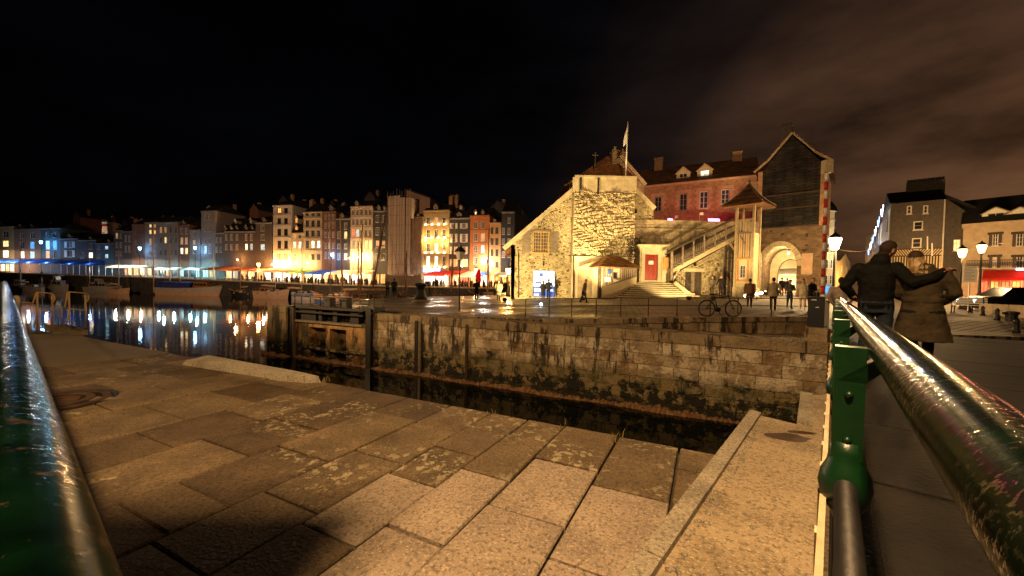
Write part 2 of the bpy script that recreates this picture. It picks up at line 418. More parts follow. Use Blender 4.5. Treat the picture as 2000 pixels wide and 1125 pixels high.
cols = [(-0.45, 0.15, [1.3, 2.3, 3.2]), (0.15, 0.66, [1.2, 1.81, 2.64, 3.13]), (0.66, 1.17, [1.35, 2.09, 2.84]), (1.17, 1.565, [0.9, 1.64, 2.40, 3.17]),
        (1.565, 1.99, [0.8, 1.42, 2.10, 2.63, 3.155]), (1.99, 2.51, [0.95, 1.53, 2.26, 3.0]), (2.51, 3.13, [1.03, 1.33, 2.02, 3.04]),
        (3.13, 3.81, [1.11, 1.80, 2.41, 3.04]), (3.81, 4.46, [1.60, 2.3, 3.0]), (4.46, 5.38, [1.97, 2.62, 3.2]), (5.38, 6.2, [1.75, 2.4, 3.1]),
        (6.2, 7.0, [2.1, 2.75]), (7.0, 7.9, [1.9, 2.6, 3.15]), (7.9, 8.7, [2.2, 2.9])]
newset = {(2, 0), (2, 1), (2, 2), (1, 1), (1, 2), (3, 1), (3, 2)}
for ci, (u0, u1, vj) in enumerate(cols):
    vj = [kerb_v((u0+u1)/2)] + [v for v in vj if v > kerb_v((u0+u1)/2)+0.15] + [EDGE]
    for ri in range(len(vj)-1):
        v0, v1 = vj[ri], vj[ri+1]
        last = ri == len(vj)-2
        if (ci, ri) in ((1, 2), (2, 1), (2, 2), (3, 2), (4, 1), (1, 1), (2, 0), (3, 1), (3, 0)) and not last: m = M['slab_new']
        elif v0 > 2.05 and 0 < ci < 9: m = M['slab_lichen'] if rnd.random() < 0.75 else M['slab_dark']
        elif rnd.random() < 0.38: m = M['slab_dark']
        else: m = M['slab']
        a0 = kerb_v(u0) if ri == 0 else v0; a1 = kerb_v(u1) if ri == 0 else v0
        slab(PAV, [UV(u1, a1), UV(u1, v1), UV(u0, v1), UV(u0, a0)], -0.1+rnd.uniform(-0.005, 0.005), m)
# smooth concrete apron towards the basin, cut by a slot
for q in ([UV(9.1, kerb_v(9.1)), UV(8.75, 2.2), UV(8.75, EDGE), UV(11.3, EDGE), UV(11.9, kerb_v(11.9))], [UV(11.9, kerb_v(11.9)), UV(11.3, EDGE), UV(13.9, EDGE+0.08), UV(14.2, kerb_v(14.2))]):
    mb = MB(); mb.prism([Vector((p.x, p.y, -0.165)) for p in q], (0, 0, 0.07)); mb.build('concrete_apron', M['concrete_dark'], PAV)
# raised stone on the lock edge and the row of kerb stones on the left
mb = MB(); cs = [(7.45, 3.22), (6.4, 3.27), (5.2, 3.36), (4.75, 3.46), (4.62, 3.58), (5.1, 3.66), (6.3, 3.66), (7.5, 3.64)]
mb.hexa([UV(a, b_, -0.12) for a, b_ in cs], [UV(a+(6.1-a)*0.03, b_+(3.5-b_)*0.2, -0.02+rnd.uniform(-0.012, 0.012)) for a, b_ in cs])
mb.build('kerb_stone', M['edge_stone'], PAV)
u = -0.6
while u < 14:
    L = rnd.uniform(0.75, 1.1)
    if abs(u-2.2) < 0.5: L = 0.7
    a, b_ = u+0.02, u+L-0.02; dv = rnd.uniform(-0.02, 0.02)
    mb = MB(); q = [(a, kerb_v(a)+dv), (b_, kerb_v(b_)+dv), (b_, kerb_v(b_)-0.24), (a, kerb_v(a)-0.24)]
    mb.hexa([UV(x, y, -0.16) for x, y in q], [UV(x, y-0.012*(1 if y > kerb_v(x)-0.1 else -1), -0.035+rnd.uniform(-0.01, 0.01)) for x, y in q])
    mb.build('kerb_stone', M['edge_stone'], PAV); u += L
# iron cover with curved grooves, half hidden by the quay railing
c = atZ(105, 785, -0.1); t = thing('capstan_plate', 'round rusty iron cover with curved grooves set in the paving by the left railing', 'cover', (c.x, c.y, -0.1))
for k, (r0, r1, z0) in enumerate(((0.0, 0.20, 0.012), (0.24, 0.31, 0.02), (0.37, 0.44, 0.012))):
    mb = MB(); n = 40
    mb.lathe([(max(r0, 0.001), 0.0), (max(r0, 0.001), z0), (r1, z0), (r1, 0.0)], n, (0, 0, 0), caps=False)
    mb.build('ring' if k else 'lid', M['iron'], t, world=False)
mb = MB(); mb.lathe([(0.001, 0.004), (0.5, 0.004), (0.5, 0.0)], 40, caps=False); mb.build('pit', M['black_steel'], t, world=False)
# weeds in the joints of the slab edge
mb = MB()
for (u, v, n, h) in ((1.17, 3.55, 9, 0.06), (0.66, 3.5, 16, 0.07), (1.99, 3.57, 6, 0.05), (0.70, 3.32, 8, 0.04), (4.6, 3.6, 10, 0.08)):
    for _ in range(n):
        p = UV(u+rnd.gauss(0, 0.025), v+rnd.gauss(0, 0.05), -0.105); a = rnd.uniform(0, 6.28); hh = h*rnd.uniform(0.5, 1.2)
        d = Vector((math.cos(a), math.sin(a), 0)); w = Vector((-d.y, d.x, 0))*0.004
        tp = p + d*hh*0.5 + Vector((0, 0, hh)); md = p + d*hh*0.15 + Vector((0, 0, hh*0.6))
        mb.add([p-w, p+w, md+w*0.7, md-w*0.7, tp], [(0, 1, 2, 3), (3, 2, 4)])
M['grass'] = mat('dry_grass', (0.20, 0.16, 0.04), 0.8, var=0.4, bump=0)
tag(mb.build('grass', M['grass'], fix=False), 'short dry grass growing in the slab joints', 'grass', kind='stuff')

# ------------------------------------------------------------------ right-hand concrete platform with its edging
def lift(p, z): return Vector((p.x, p.y, z))
A, B_, C_, D_, E_ = Vector((0.49, 1.66, 0)), Vector((2.54, 4.08, 0)), Vector((2.80, 3.76, 0)), Vector((3.66, 4.87, 0)), BR(6.35, 0.02)
A0 = A + (A-B_)*0.9
plat = [A0, B_, C_, D_, E_, BR(-1.2, 0.02)]
mb = MB(); mb.hexa([lift(p, -3.2) for p in plat], [lift(p, -0.035) for p in plat])
PLAT = struct('platform', mb, M['concrete'])
dirv = (B_-A0).normalized(); nrm = Vector((dirv.y, -dirv.x, 0))
cuts = [0, 0.85, 1.75, 2.55, 3.1, 3.9, (B_-A0).length]
for i in range(len(cuts)-1):
    p, q = A0+dirv*(cuts[i]+0.006), A0+dirv*(cuts[i+1]-0.006)
    mb = MB(); mb.hexa([lift(x, -0.2) for x in (p-nrm*0.005, q-nrm*0.005, q+nrm*0.11, p+nrm*0.11)], [lift(x, 0.0+rnd.uniform(-0.004, 0.004)) for x in (p, q, q+nrm*0.10, p+nrm*0.10)])
    mb.build('edging_stone', M['edge_stone'], PLAT)
d2 = (D_-C_).normalized(); n2 = Vector((d2.y, -d2.x, 0))
mb = MB(); mb.hexa([lift(x, -0.2) for x in (C_-n2*0.005, D_, D_+n2*0.13, C_+n2*0.13)], [lift(x, 0.004) for x in (C_, D_, D_+n2*0.12, C_+n2*0.12)])
mb.build('edging_stone', M['edge_stone'], PLAT)
# small crumbled mortar strip along the edging
mb = MB()
for k in range(260):
    tt = rnd.uniform(0.2, (B_-A0).length-0.1); p = A0+dirv*tt+nrm*rnd.uniform(0.11, 0.175); r = rnd.uniform(0.006, 0.018)
    mb.ball((p.x, p.y, -0.035+r*0.2), r, 5, 0.6)
mb.build('crumbled_mortar', M['edge_stone'], PLAT)['kind'] = 'stuff'
for (px, py, l, w) in ((1538, 853, 0.40, 0.22), (1566, 844, 0.26, 0.10)):
    p = atZ(px, py, -0.03); mb = MB(); n = 14; loop = []
    for k in range(n):
        a = 2*math.pi*k/n; r = rnd.uniform(0.75, 1.1); q = Vector((math.cos(a)*l*0.5*r, math.sin(a)*w*0.5*r, 0)); q.rotate(Matrix.Rotation(R_(-8), 3, 'Z')); loop.append(Vector((p.x, p.y, -0.0335))+q)
    mb.add(loop, [tuple(range(n))]); mb.build('stain_patch', M['iron'], PLAT)

# ------------------------------------------------------------------ footbridge deck, road behind the camera
def deck_z(t): return 0.16*math.sin(math.pi*min(1, max(0, t/15.0)))
mb = MB(); ts = [-9+0.8*i for i in range(33)]
for i in range(len(ts)-1):
    a, b_ = ts[i], ts[i+1]
    mb.quad(BR(a, 0.03, deck_z(a)), BR(a, 9.0, deck_z(a)), BR(b_, 9.0, deck_z(b_)), BR(b_, 0.03, deck_z(b_)))
    mb.quad(BR(a, 0.03, deck_z(a)), BR(b_, 0.03, deck_z(b_)), BR(b_, 0.03, deck_z(b_)-0.4), BR(a, 0.03, deck_z(a)-0.4))
DECK = struct('bridge_deck', mb, M['deck'])
t_ = -2.0  # plates added so their seams mimic the shadow lines of the railing posts
while t_ < 17:
    L_ = 1.3; mb = MB(); e0, e1 = t_+0.012, t_+L_-0.012
    mb.hexa([BR(a, b_, deck_z(a)-0.02) for a, b_ in ((e0, 0.2), (e0, 8.9), (e1, 8.9), (e1, 0.2))], [BR(a, b_, deck_z(a)+0.012+rnd.uniform(0, 0.004)) for a, b_ in ((e0, 0.2), (e0, 8.9), (e1, 8.9), (e1, 0.2))]); mb.build('shadow_seam_plate', M['deck'], DECK); t_ += L_
rp = [UV(16, kerb_v(16)-0.24), UV(-2.6, kerb_v(-2.6)-0.24), BR(-9.3, 0.0), Vector((-6, -30, 0)), Vector((-60, -30, 0)), Vector((-60, 20, 0))]
mb = MB(); mb.add([lift(p, -0.06) for p in rp], [tuple(range(len(rp)))]); struct('road', mb, M['road'])
mb = MB(); rp2 = [BR(-9, 0.0, -0.055), BR(-9, 9, -0.055), Vector((40, -10, -0.055)), Vector((40, -30, -0.055)), Vector((-6, -30, -0.055))]
mb.add(rp2, [tuple(range(5))]); struct('road_behind', mb, M['road'])

# ------------------------------------------------------------------ green railings
def railing(name, label, F, t0, t1, side, a_post, a_hand, zf, hr=0.043, hz=1.092):
    t = thing(name, label, 'railing', F(t0, a_post, 0))
    n = 60
    path = [F(t0+(t1-t0)*i/n, a_hand, hz) for i in range(n+1)]
    mb = MB(); mb.tube(path, hr, 24, sx=1.05); mb.build('handrail', M['green_rail'], t, True)
    k = 0; tt = t0+1.6 if side > 0 else t0+3.2
    posts = []
    while tt < t1+0.01: posts.append(tt); tt += 1.6
    for tt in posts:
        b0 = zf(tt)
        mb = MB()
        def pl(da, dt, z): return F(tt+dt, a_post+da, z)
        w = 0.037; d = 0.03
        for z0, z1, ww in ((b0, 0.56, w*0.55), (0.74, 1.085, w)):
            mb.hexa([pl(-ww, -d, z0), pl(ww, -d, z0), pl(ww, d, z0), pl(-ww, d, z0)], [pl(-ww, -d, z1), pl(ww, -d, z1), pl(ww, d, z1), pl(-ww, d, z1)])
        da = a_hand-a_post
        mb.hexa([pl(-0.03, -d, 0.98), pl(w, -d, 0.98), pl(w, d, 0.98), pl(-0.03, d, 0.98)], [pl(da-0.03, -d, hz-hr*0.7), pl(da+0.02, -d, hz-hr*0.7), pl(da+0.02, d, hz-hr*0.7), pl(da-0.03, d, hz-hr*0.7)])
        mb.build('post', M['green'], t)
        mb = MB(); mb.lathe([(0.022, 0.53), (0.036, 0.565), (0.060, 0.605), (0.068, 0.65), (0.062, 0.69), (0.048, 0.72), (0.042, 0.75), (0.040, 0.79)], 18, F(tt, a_post, 0)); mb.build('collar', M['green'], t, True)
        if tt < 5:
            for zb_ in (0.80, 0.94): mb = MB(); mb.ball(pl(0.0, -d-0.003, zb_), 0.011, 8); mb.build('bolt', M['green'], t, True)
    mb = MB(); mb.tube([F(t0, a_post, 0.66), F(t1, a_post, 0.66)], 0.028, 10); mb.build('middle_rail', M['black_steel'], t, True)
    mb = MB(); mb.tube([F(t0, a_post, 0.10+zf((t0+t1)/2)), F(t1, a_post, 0.10+zf((t0+t1)/2))], 0.022, 8); mb.build('bottom_rail', M['black_steel'], t, True)
    ends = [t0]+posts
    for a, b_ in zip(ends, ends[1:]):
        if a > 8.5: break
        mb = MB(); z0, z1 = 0.14, 0.60; n = 6; s_ = (b_-a)/n
        ap = a_post-(0.052 if side > 0 else -0.035)
        for i in range(n):
            x0, x1 = a+i*s_+0.02, a+(i+1)*s_-0.0
            mb.bar(F(x0, ap, z0), F(x1, ap, z1), 0.012, 0.022); mb.bar(F(x0, ap-0.008, z1), F(x1, ap-0.008, z0), 0.012, 0.022)
            c = F((x0+x1)/2, ap, (z0+z1)/2)
            mb.tube([c+(F(0.05*math.cos(w_), 0, 0.07*math.sin(w_))) for w_ in [2*math.pi*q/10 for q in range(10)]], 0.009, 5, closed=True)
        for z in (z0, z1): mb.bar(F(a+0.02, ap, z), F(b_-0.02, ap, z), 0.016, 0.02)
        mb.build('lattice_panel', M['cream'], t)
    return t
railing('bridge_railing', 'dark green iron railing with cream lattice running along the footbridge on the right', BR, 0.0, 19.3, 1, 0.045, 0.132, lambda t: 0.0, 0.047, 1.088)
railing('quay_railing', 'wet dark green iron railing with thick round handrail at the far left', LR, -0.14, 19.0, -1, -0.04, 0.0, lambda t: -0.06, 0.037, 1.08)

# ------------------------------------------------------------------ far lock wall: every block its own stone
VW = 12.7
def GW(px, py, dv=0.0): return on_plane(px, py, UV(0, VW+dv), UV(0, 1))
WALL = thing('lock_wall', 'tall stained stone lock wall with weed and black algae above the dark channel', 'wall', UV(8, VW, WZ))
U0, U1 = -2.95, 20.4
mb = MB()
mb.hexa([UV(U0, VW+0.07, -3.2), UV(13.45, VW+0.07, -3.2), UV(13.45, VW+1.2, -3.2), UV(U0, VW+1.2, -3.2)], [UV(U0, VW+0.07, -0.10), UV(13.45, VW+0.07, -0.10), UV(13.45, VW+1.2, -0.10), UV(U0, VW+1.2, -0.10)])
mb.build('wall_core', M['mortar'], WALL)
def block(parent, u0, u1, z0, z1, m, vout=0.0, name='stone_block', depth=0.12):
    j = [rnd.uniform(-0.008, 0.008) for _ in range(8)]
    e = 0.011; f = VW-vout
    mb = MB()
    out = [UV(u0+e*0.4+j[0], f+0.012, z0+e*0.4), UV(u1-e*0.4+j[1], f+0.012, z0+e*0.4), UV(u1-e*0.4+j[2], f+0.012, z1-e*0.4), UV(u0+e*0.4+j[3], f+0.012, z1-e*0.4)]
    fr = [UV(u0+e*1.8+j[0], f+j[4], z0+e*1.6), UV(u1-e*1.8+j[1], f+j[5], z0+e*1.6), UV(u1-e*1.8+j[2], f+j[6], z1-e*1.6), UV(u0+e*1.8+j[3], f+j[7], z1-e*1.6)]
    bk = [p+UV(0, depth-0.012) for p in out]
    fs_ = [(8, 9, 10, 11)]
    for k in range(4):
        n = (k+1) % 4; fs_ += [(k, n, 4+n, 4+k), (4+k, 4+n, 8+n, 8+k)]
    mb.add(bk+out+fr, fs_)
    return mb.build(name, m, parent)
COPZ = -0.05
rows = [(-0.05, -0.37, 0.035), (-0.37, -0.76, 0), (-0.76, -1.11, 0), (-1.11, -1.50, 0), (-1.50, -1.86, 0), (-1.86, -2.22, 0), (-2.22, -2.62, 0)]
for ri, (z1, z0, vo) in enumerate(rows):
    u = U0+rnd.uniform(-0.3, 0)
    while u < 13.3:
        L = rnd.uniform(1.0, 1.7) if ri == 0 else rnd.uniform(0.55, 1.35)
        if ri in (1, 2) and 11.2 < u < 13: L = 2.0
        e = min(u+L, 13.4)
        if e > U0+0.2: block(WALL, max(u, U0), e, z0, z1, M['lock_cop'] if ri == 0 else rnd.choice(M['lock']), vo+rnd.uniform(-0.012, 0.012))
        u = e
        if u > 13.25: break
# top faces of the coping
mb = MB(); mb.hexa([UV(U0, VW-0.02, COPZ-0.05), UV(13.4, VW-0.02, COPZ-0.05), UV(13.4, VW+0.75, COPZ-0.05), UV(U0, VW+0.75, COPZ-0.05)], [UV(U0, VW-0.02, COPZ+0.004), UV(13.4, VW-0.02, COPZ+0.004), UV(13.4, VW+0.75, COPZ+0.004), UV(U0, VW+0.75, COPZ+0.004)])
mb.build('coping_top', M['lock_cop'], WALL)
# steel fenders fixed down the wall
for px0, px1, py0, py1, m in ((810, 816, 626, 734, 'black_steel'), (817, 822, 628, 732, 'rail_steel'), (909, 914, 634, 757, 'iron')):
    a, b_ = GW(px0, py0, -0.06), GW(px1, py1, -0.06); mb = MB()
    p = UV(0, -1)*0.05; w = (GW(px1, py0, -0.06)-a); w.z = 0
    mb.hexa([Vector((a.x, a.y, -2.7)), Vector((a.x, a.y, -2.7))+w, Vector((a.x, a.y, -2.7))+w-p*3, Vector((a.x, a.y, -2.7))-p*3], [a, a+w, a+w-p*3, a-p*3])
    mb.build('fender_beam', M[m], WALL)
# pier between lock and basin, wall turning into the basin
for k, (z1, z0) in enumerate(((0.0, -0.30), (-0.30, -0.72), (-0.72, -1.2), (-1.2, -1.75), (-1.75, -2.15), (-2.15, -2.7))):
    bt = 0.10*k/5
    mb = MB(); q0 = [(18.75, VW-0.22), (20.2+bt+0.03, VW-0.22), (20.2+bt+0.03, VW+1.5), (18.75, VW+1.5)]
    mb.hexa([UV(x, y, z0+0.006) for x, y in q0], [UV(x-(0.02 if x > 20 else 0), y, z1-0.006) for x, y in q0])
    mb.build('pier_block', M['lock_conc'], WALL)
u = VW+1.5
for k in range(9):
    mb = MB(); mb.hexa([UV(19.9, u, -3.2), UV(20.35, u, -3.2), UV(20.35, u+1.28, -3.2), UV(19.9, u+1.28, -3.2)], [UV(19.9, u, -0.06), UV(20.3, u, -0.06), UV(20.3, u+1.28, -0.06), UV(19.9, u+1.28, -0.06)]); mb.build('pier_block', M['lock_conc'], WALL); u += 1.3
# weed fringe at the waterline
mb = MB(); n = 420
for i in range(n+1):
    u = U0 + (20.6-U0)*i/n
    for j, (dv, z) in enumerate(((0.02, -2.39), (-0.08, -2.41), (-0.15, -2.47), (-0.17, -2.6))):
        mb.v.append(UV(u, VW+dv+rnd.uniform(-0.035, 0.035)-(0.25 if u > 18.6 else 0)-0.06*math.sin(u*1.7)*(j > 0), z+rnd.uniform(-0.045, 0.05)+0.03*math.sin(u*1.3)+0.03*math.sin(u*7.1)))
for i in range(n):
    for j in range(3): mb.f.append((i*4+j, i*4+j+1, i*4+4+j+1, i*4+4+j)); mb.m.append(0)
tag(mb.build('seaweed', M['weed']), 'brown seaweed fringe along the waterline of the lock wall', 'seaweed', kind='stuff')

# lock gate closed in its recess
GATE = thing('lock_gate', 'rust streaked lock gate with two deep slots and a black steel walkway', 'lock gate', GW(640, 705))
def gx(px, py, dv=0.0): return GW(px, py, dv)
def ublock(name, m, px0, px1, z0, z1, v0, v1, parent=GATE):
    ua = GW(px0, 650, v0); ub = GW(px1, 650, v0)
    def uof(p): return -TC*p.x+TS*p.y
    u0, u1 = uof(ua), uof(ub); mb = MB()
    q = [(u0, VW+v0), (u1, VW+v0), (u1, VW+v1), (u0, VW+v1)]
    mb.hexa([UV(x, y, z0) for x, y in q], [UV(x, y, z1) for x, y in q]); return mb.build(name, m, parent)
M['gate'] = lock_stone('gate_face', (0.55, 0.32, 0.12), 0.0)
m = M['gate']; overlay(m, math_(m, 'MULTIPLY', ramp_of(m, noise_of(m, 3.5, 5, (1, 1, 0.25), 0.7), 0.52, 0.62), ramp_of(m, noise_of(m, 2, 2), 0.3, 0.45)), (0.20, 0.065, 0.018))
M['gate_low'] = M['lock_conc']
ztop = gx(640, 630).z
for px0, px1, z0, z1 in ((571.5, 604, -2.7, ztop), (636, 644, -2.7, ztop), (676, 713.5, -2.7, ztop), (604, 636, ztop-0.28, ztop), (644, 676, ztop-0.28, ztop), (604, 636, -2.7, -2.42), (644, 676, -2.7, -2.42)):
    ublock('gate_panel', M['gate'], px0, px1, z0, z1, 0.0, 0.5)
ublock('recess_back', M['lock_conc'], 600, 680, -2.7, ztop-0.1, 0.42, 0.6)
ublock('ledge_beam', M['lock_conc'], 581, 704, -1.98, -1.86, -0.09, 0.0)
ublock('sill_plate', M['edge_stone'], 573, 706, ztop-0.07, ztop+0.03, -0.10, 0.5)
ublock('guide_post', M['black_steel'], 560.5, 571, -2.7, 0.05, -0.12, 0.3)
ublock('guide_post', M['black_steel'], 713.8, 723.5, -2.7, 0.12, -0.16, 0.3)
ublock('guide_post', M['rail_steel'], 571.2, 572.4, -2.7, 0.0, -0.15, 0.0)
ublock('hoist_box', M['black_steel'], 706, 731, 0.02, 0.22, -0.1, 0.55)
ublock('walkway_beam', M['black_steel'], 577, 708, -0.02, 0.10, -0.12, -0.02)
ublock('walkway_beam', M['black_steel'], 577, 708, -0.24, -0.16, -0.10, 0.0)
ublock('walkway_plate', M['black_steel'], 577, 714, 0.06, 0.09, -0.02, 0.9)
for a, b_ in ((579, 617), (622, 628), (650, 658), (684, 700)): ublock('gear_plate', M['black_steel'], a, b_, ztop+0.03, 0.0, 0.05, 0.3)
for a, b_ in ((633, 643), (664, 676)): ublock('gear_box', M['black_steel'], a, b_, 0.09, 0.52, 0.25, 0.6)
pts_ = []
for px, top, bot, dv in ((576, 577.5, 611, 0.0), (589, 578, 607, 0.75), (606, 580, 614, 0.0), (625.5, 580.5, 615, 0.0), (645, 581, 616, 0.0), (686.6, 583, 622, 0.0), (703, 575, 624, 0.0), (720.6, 576, 612, 0.6), (730.5, 575.5, 613, 0.0), (748, 574, 606, 0.7)):
    a, b_ = gx(px, bot, dv), gx(px, top, dv); mb = MB(); mb.tube([Vector((b_.x, b_.y, 0.05)), b_], 0.022, 6); mb.build('railing_post', M['iron'], GATE, True); pts_.append(b_)
for i, j in ((0, 2), (2, 3), (3, 4), (4, 5), (1, 7), (6, 8), (0, 1), (8, 9)):
    mb = MB(); mb.tube([pts_[i], pts_[j]], 0.02, 6); mb.build('top_rail', M['iron'], GATE, True)
for i, j in ((0, 5), (1, 7)):
    mb = MB(); dz = Vector((0, 0, -0.45)); mb.tube([pts_[i]+dz, pts_[j]+dz], 0.014, 6); mb.build('knee_rail', M['iron'], GATE, True)
mb = MB(); a, b_ = gx(697, 621), gx(703, 596); mb.tube([a, b_], 0.02, 6); mb.build('brace', M['iron'], GATE, True)
# ------------------------------------------------------------------ far side: cobbled quay, ledge and low retaining wall
T1, T2 = Vector((8.2, 15.0)), Vector((11.2, 15.5))
def v2(p): return (p.x, p.y)
far_poly = [v2(UV(13.4, 13.44)), v2(UV(5.6, 13.44)), (8.2, 15.0), (12.1, 15.6), (10.55, 12.75), (30, 10.2), (90, 8), (90, 118), (-2, 118), (-2, 50), (-10.6, 33), v2(UV(19.95, 14.25)), v2(UV(18.72, 14.2)), v2(UV(18.72, 13.4))]
poly_sheet('cobbled_quay', far_poly, zq, M['cobble'], step=2.2, skirt=3.3)
def ledge_z(x, y): return -0.052 - 0.34*sm(x, 1.0, 10.5)*sm(TS*x+TC*y, 13.4, 15.2)
poly_sheet('ramp', [v2(UV(5.58, 13.43)), v2(UV(-2.9, 13.43)), (9.6, 12.3), (10.53, 12.77), (12.08, 15.58), (8.2, 14.97)], ledge_z, M['lock_cop'], step=0.9)
TW = thing('retaining_wall', 'low retaining wall of squared stones below the bicycle', 'wall', (8.2, 15, -0.3))
path = [Vector((*v2(UV(5.3, 13.47)), 0)), Vector((8.2, 14.95, 0)), Vector((12.15, 15.55, 0))]
for a, b_ in zip(path, path[1:]):
    d = (b_-a); L = d.length; d.normalize(); n = Vector((d.y, -d.x, 0)); s = 0.0
    for row in (0, 1):
        s = 0.0
        while s < L-0.05:
            l = rnd.uniform(0.55, 1.15); e = min(L, s+l)
            if L-e < 0.3: e = L
            p, q = a+d*(s+0.008), a+d*(e-0.008)
            zt = min(zq(p.x+0.1, p.y+0.3), zq(q.x+0.1, q.y+0.3))+0.03; zm = zt-0.19; zb = min(ledge_z(p.x, p.y), ledge_z(q.x, q.y))-0.05
            if row == 1 and zm-zb < 0.06: s = e; continue
            z0, z1 = (zm, zt) if row == 0 else (zb, zm-0.008)
            o = 0.05 if row == 0 else 0.0
            f0 = [p+n*o, q+n*o, q-n*0.4, p-n*0.4]
            mb = MB(); mb.hexa([lift(x, z0) for x in f0], [lift(x+(n*-0.015 if i < 2 else n*0), z1) for i, x in enumerate(f0)])
            mb.build('stone_block', M['lock_cop'] if row == 0 else rnd.choice(M['lock']), TW); s = e

# ------------------------------------------------------------------ facade planes: walls with real openings
class FP:
    def __init__(s, pl, pr):
        s.o = Vector((pl.x, pl.y, 0)); r = Vector((pr.x, pr.y, 0)); s.s = (r-s.o).normalized(); s.n = Vector((s.s.y, -s.s.x, 0)); s.w = (r-s.o).length
        s.cache = {}
    def sz(s, px, py):
        p = on_plane(px, py, s.o, s.n); return ((p-s.o).dot(s.s), p.z)
    def P(s, x, z, out=0.0): return s.o + s.s*x + Vector((0, 0, z)) + s.n*out
    def Q(s, px, py, out=0.0): x, z = s.sz(px, py); return s.P(x, z, out)
    def box(s, mb, x0, x1, z0, z1, o0, o1):
        q = [(x0, o0), (x1, o0), (x1, o1), (x0, o1)]
        return mb.hexa([s.P(x, z0, o) for x, o in q], [s.P(x, z1, o) for x, o in q])
    def shift(s, out):
        f = FP.__new__(FP); f.o = s.o+s.n*out; f.s, f.n, f.w = s.s, s.n, s.w; f.cache = {}; return f
def in_poly(x, y, pts):
    c = False; j = len(pts)-1
    for i in range(len(pts)):
        if (pts[i][1] > y) != (pts[j][1] > y) and x < (pts[j][0]-pts[i][0])*(y-pts[i][1])/(pts[j][1]-pts[i][1])+pts[i][0]: c = not c
        j = i
    return c
def wall(mb, fp, outline, holes=(), depth=0.18, back=0.35, out=0.0):
    pts = [Vector(p) for p in outline]; edges = [(i, (i+1) % len(pts)) for i in range(len(pts))]
    for h in holes:
        o = len(pts); pts += [Vector(p) for p in h]; edges += [(o+i, o+(i+1) % len(h)) for i in range(len(h))]
    vo, eo, fo, *_ = delaunay_2d_cdt(pts, edges, [], 0, 1e-5)
    fs_ = []
    for f in fo:
        c = sum((vo[i] for i in f), Vector((0, 0)))/len(f)
        if in_poly(c.x, c.y, outline) and not any(in_poly(c.x, c.y, h) for h in holes): fs_.append(tuple(f))
    mb.add([fp.P(p.x, p.y, out) for p in vo], fs_)
    for h in holes:
        for i in range(len(h)):
            a, b_ = h[i], h[(i+1) % len(h)]
            mb.quad(fp.P(*a, out), fp.P(*b_, out), fp.P(*b_, out-depth), fp.P(*a, out-depth))
    for i in range(len(outline)):
        a, b_ = outline[i], outline[(i+1) % len(outline)]
        mb.quad(fp.P(*a, out), fp.P(*b_, out), fp.P(*b_, out-back), fp.P(*a, out-back))
    return mb
def rect(x0, x1, z0, z1): return [(x0, z0), (x1, z0), (x1, z1), (x0, z1)]
M['pane'] = mat('dark_glass', (0.006, 0.007, 0.010), 0.3, var=0.3, bump=0.0, spec=0.35)
M['pane_blue'] = mat('blue_glass', (0.010, 0.020, 0.055), 0.3, var=0.3, bump=0.0, spec=0.4)
M['frame'] = mat('white_window_paint', (0.55, 0.52, 0.46), 0.5, var=0.12, bump=0)
M['frame_dk'] = mat('grey_window_paint', (0.22, 0.20, 0.18), 0.5, var=0.12, bump=0)
M['frame_gold'] = mat('ochre_window_paint', (0.50, 0.30, 0.08), 0.5, var=0.15, bump=0)
LIT = {'w': emat('lit_window_warm', (1.0, 0.60, 0.24), 0.9, 0.75, 1.3), 'y': emat('lit_window_yellow', (1.0, 0.68, 0.25), 0.8, 0.5, 2.0), 'd': emat('lit_window_dim', (1.0, 0.52, 0.2), 0.22, 0.6, 1.5),
       'o': emat('lit_window_orange', (1.0, 0.36, 0.08), 0.8, 0.6, 1.5), 'c': emat('lit_window_cold', (0.5, 0.82, 0.95), 0.42, 0.6, 2.0), 'b': emat('lit_window_blue', (0.10, 0.40, 0.9), 0.45, 0.6, 2.0),
       'p': emat('lit_window_pale', (1.0, 0.82, 0.55), 1.25, 0.6, 1.4), 'r': emat('lit_window_red', (1.0, 0.10, 0.04), 0.8, 0.5, 2.0)}
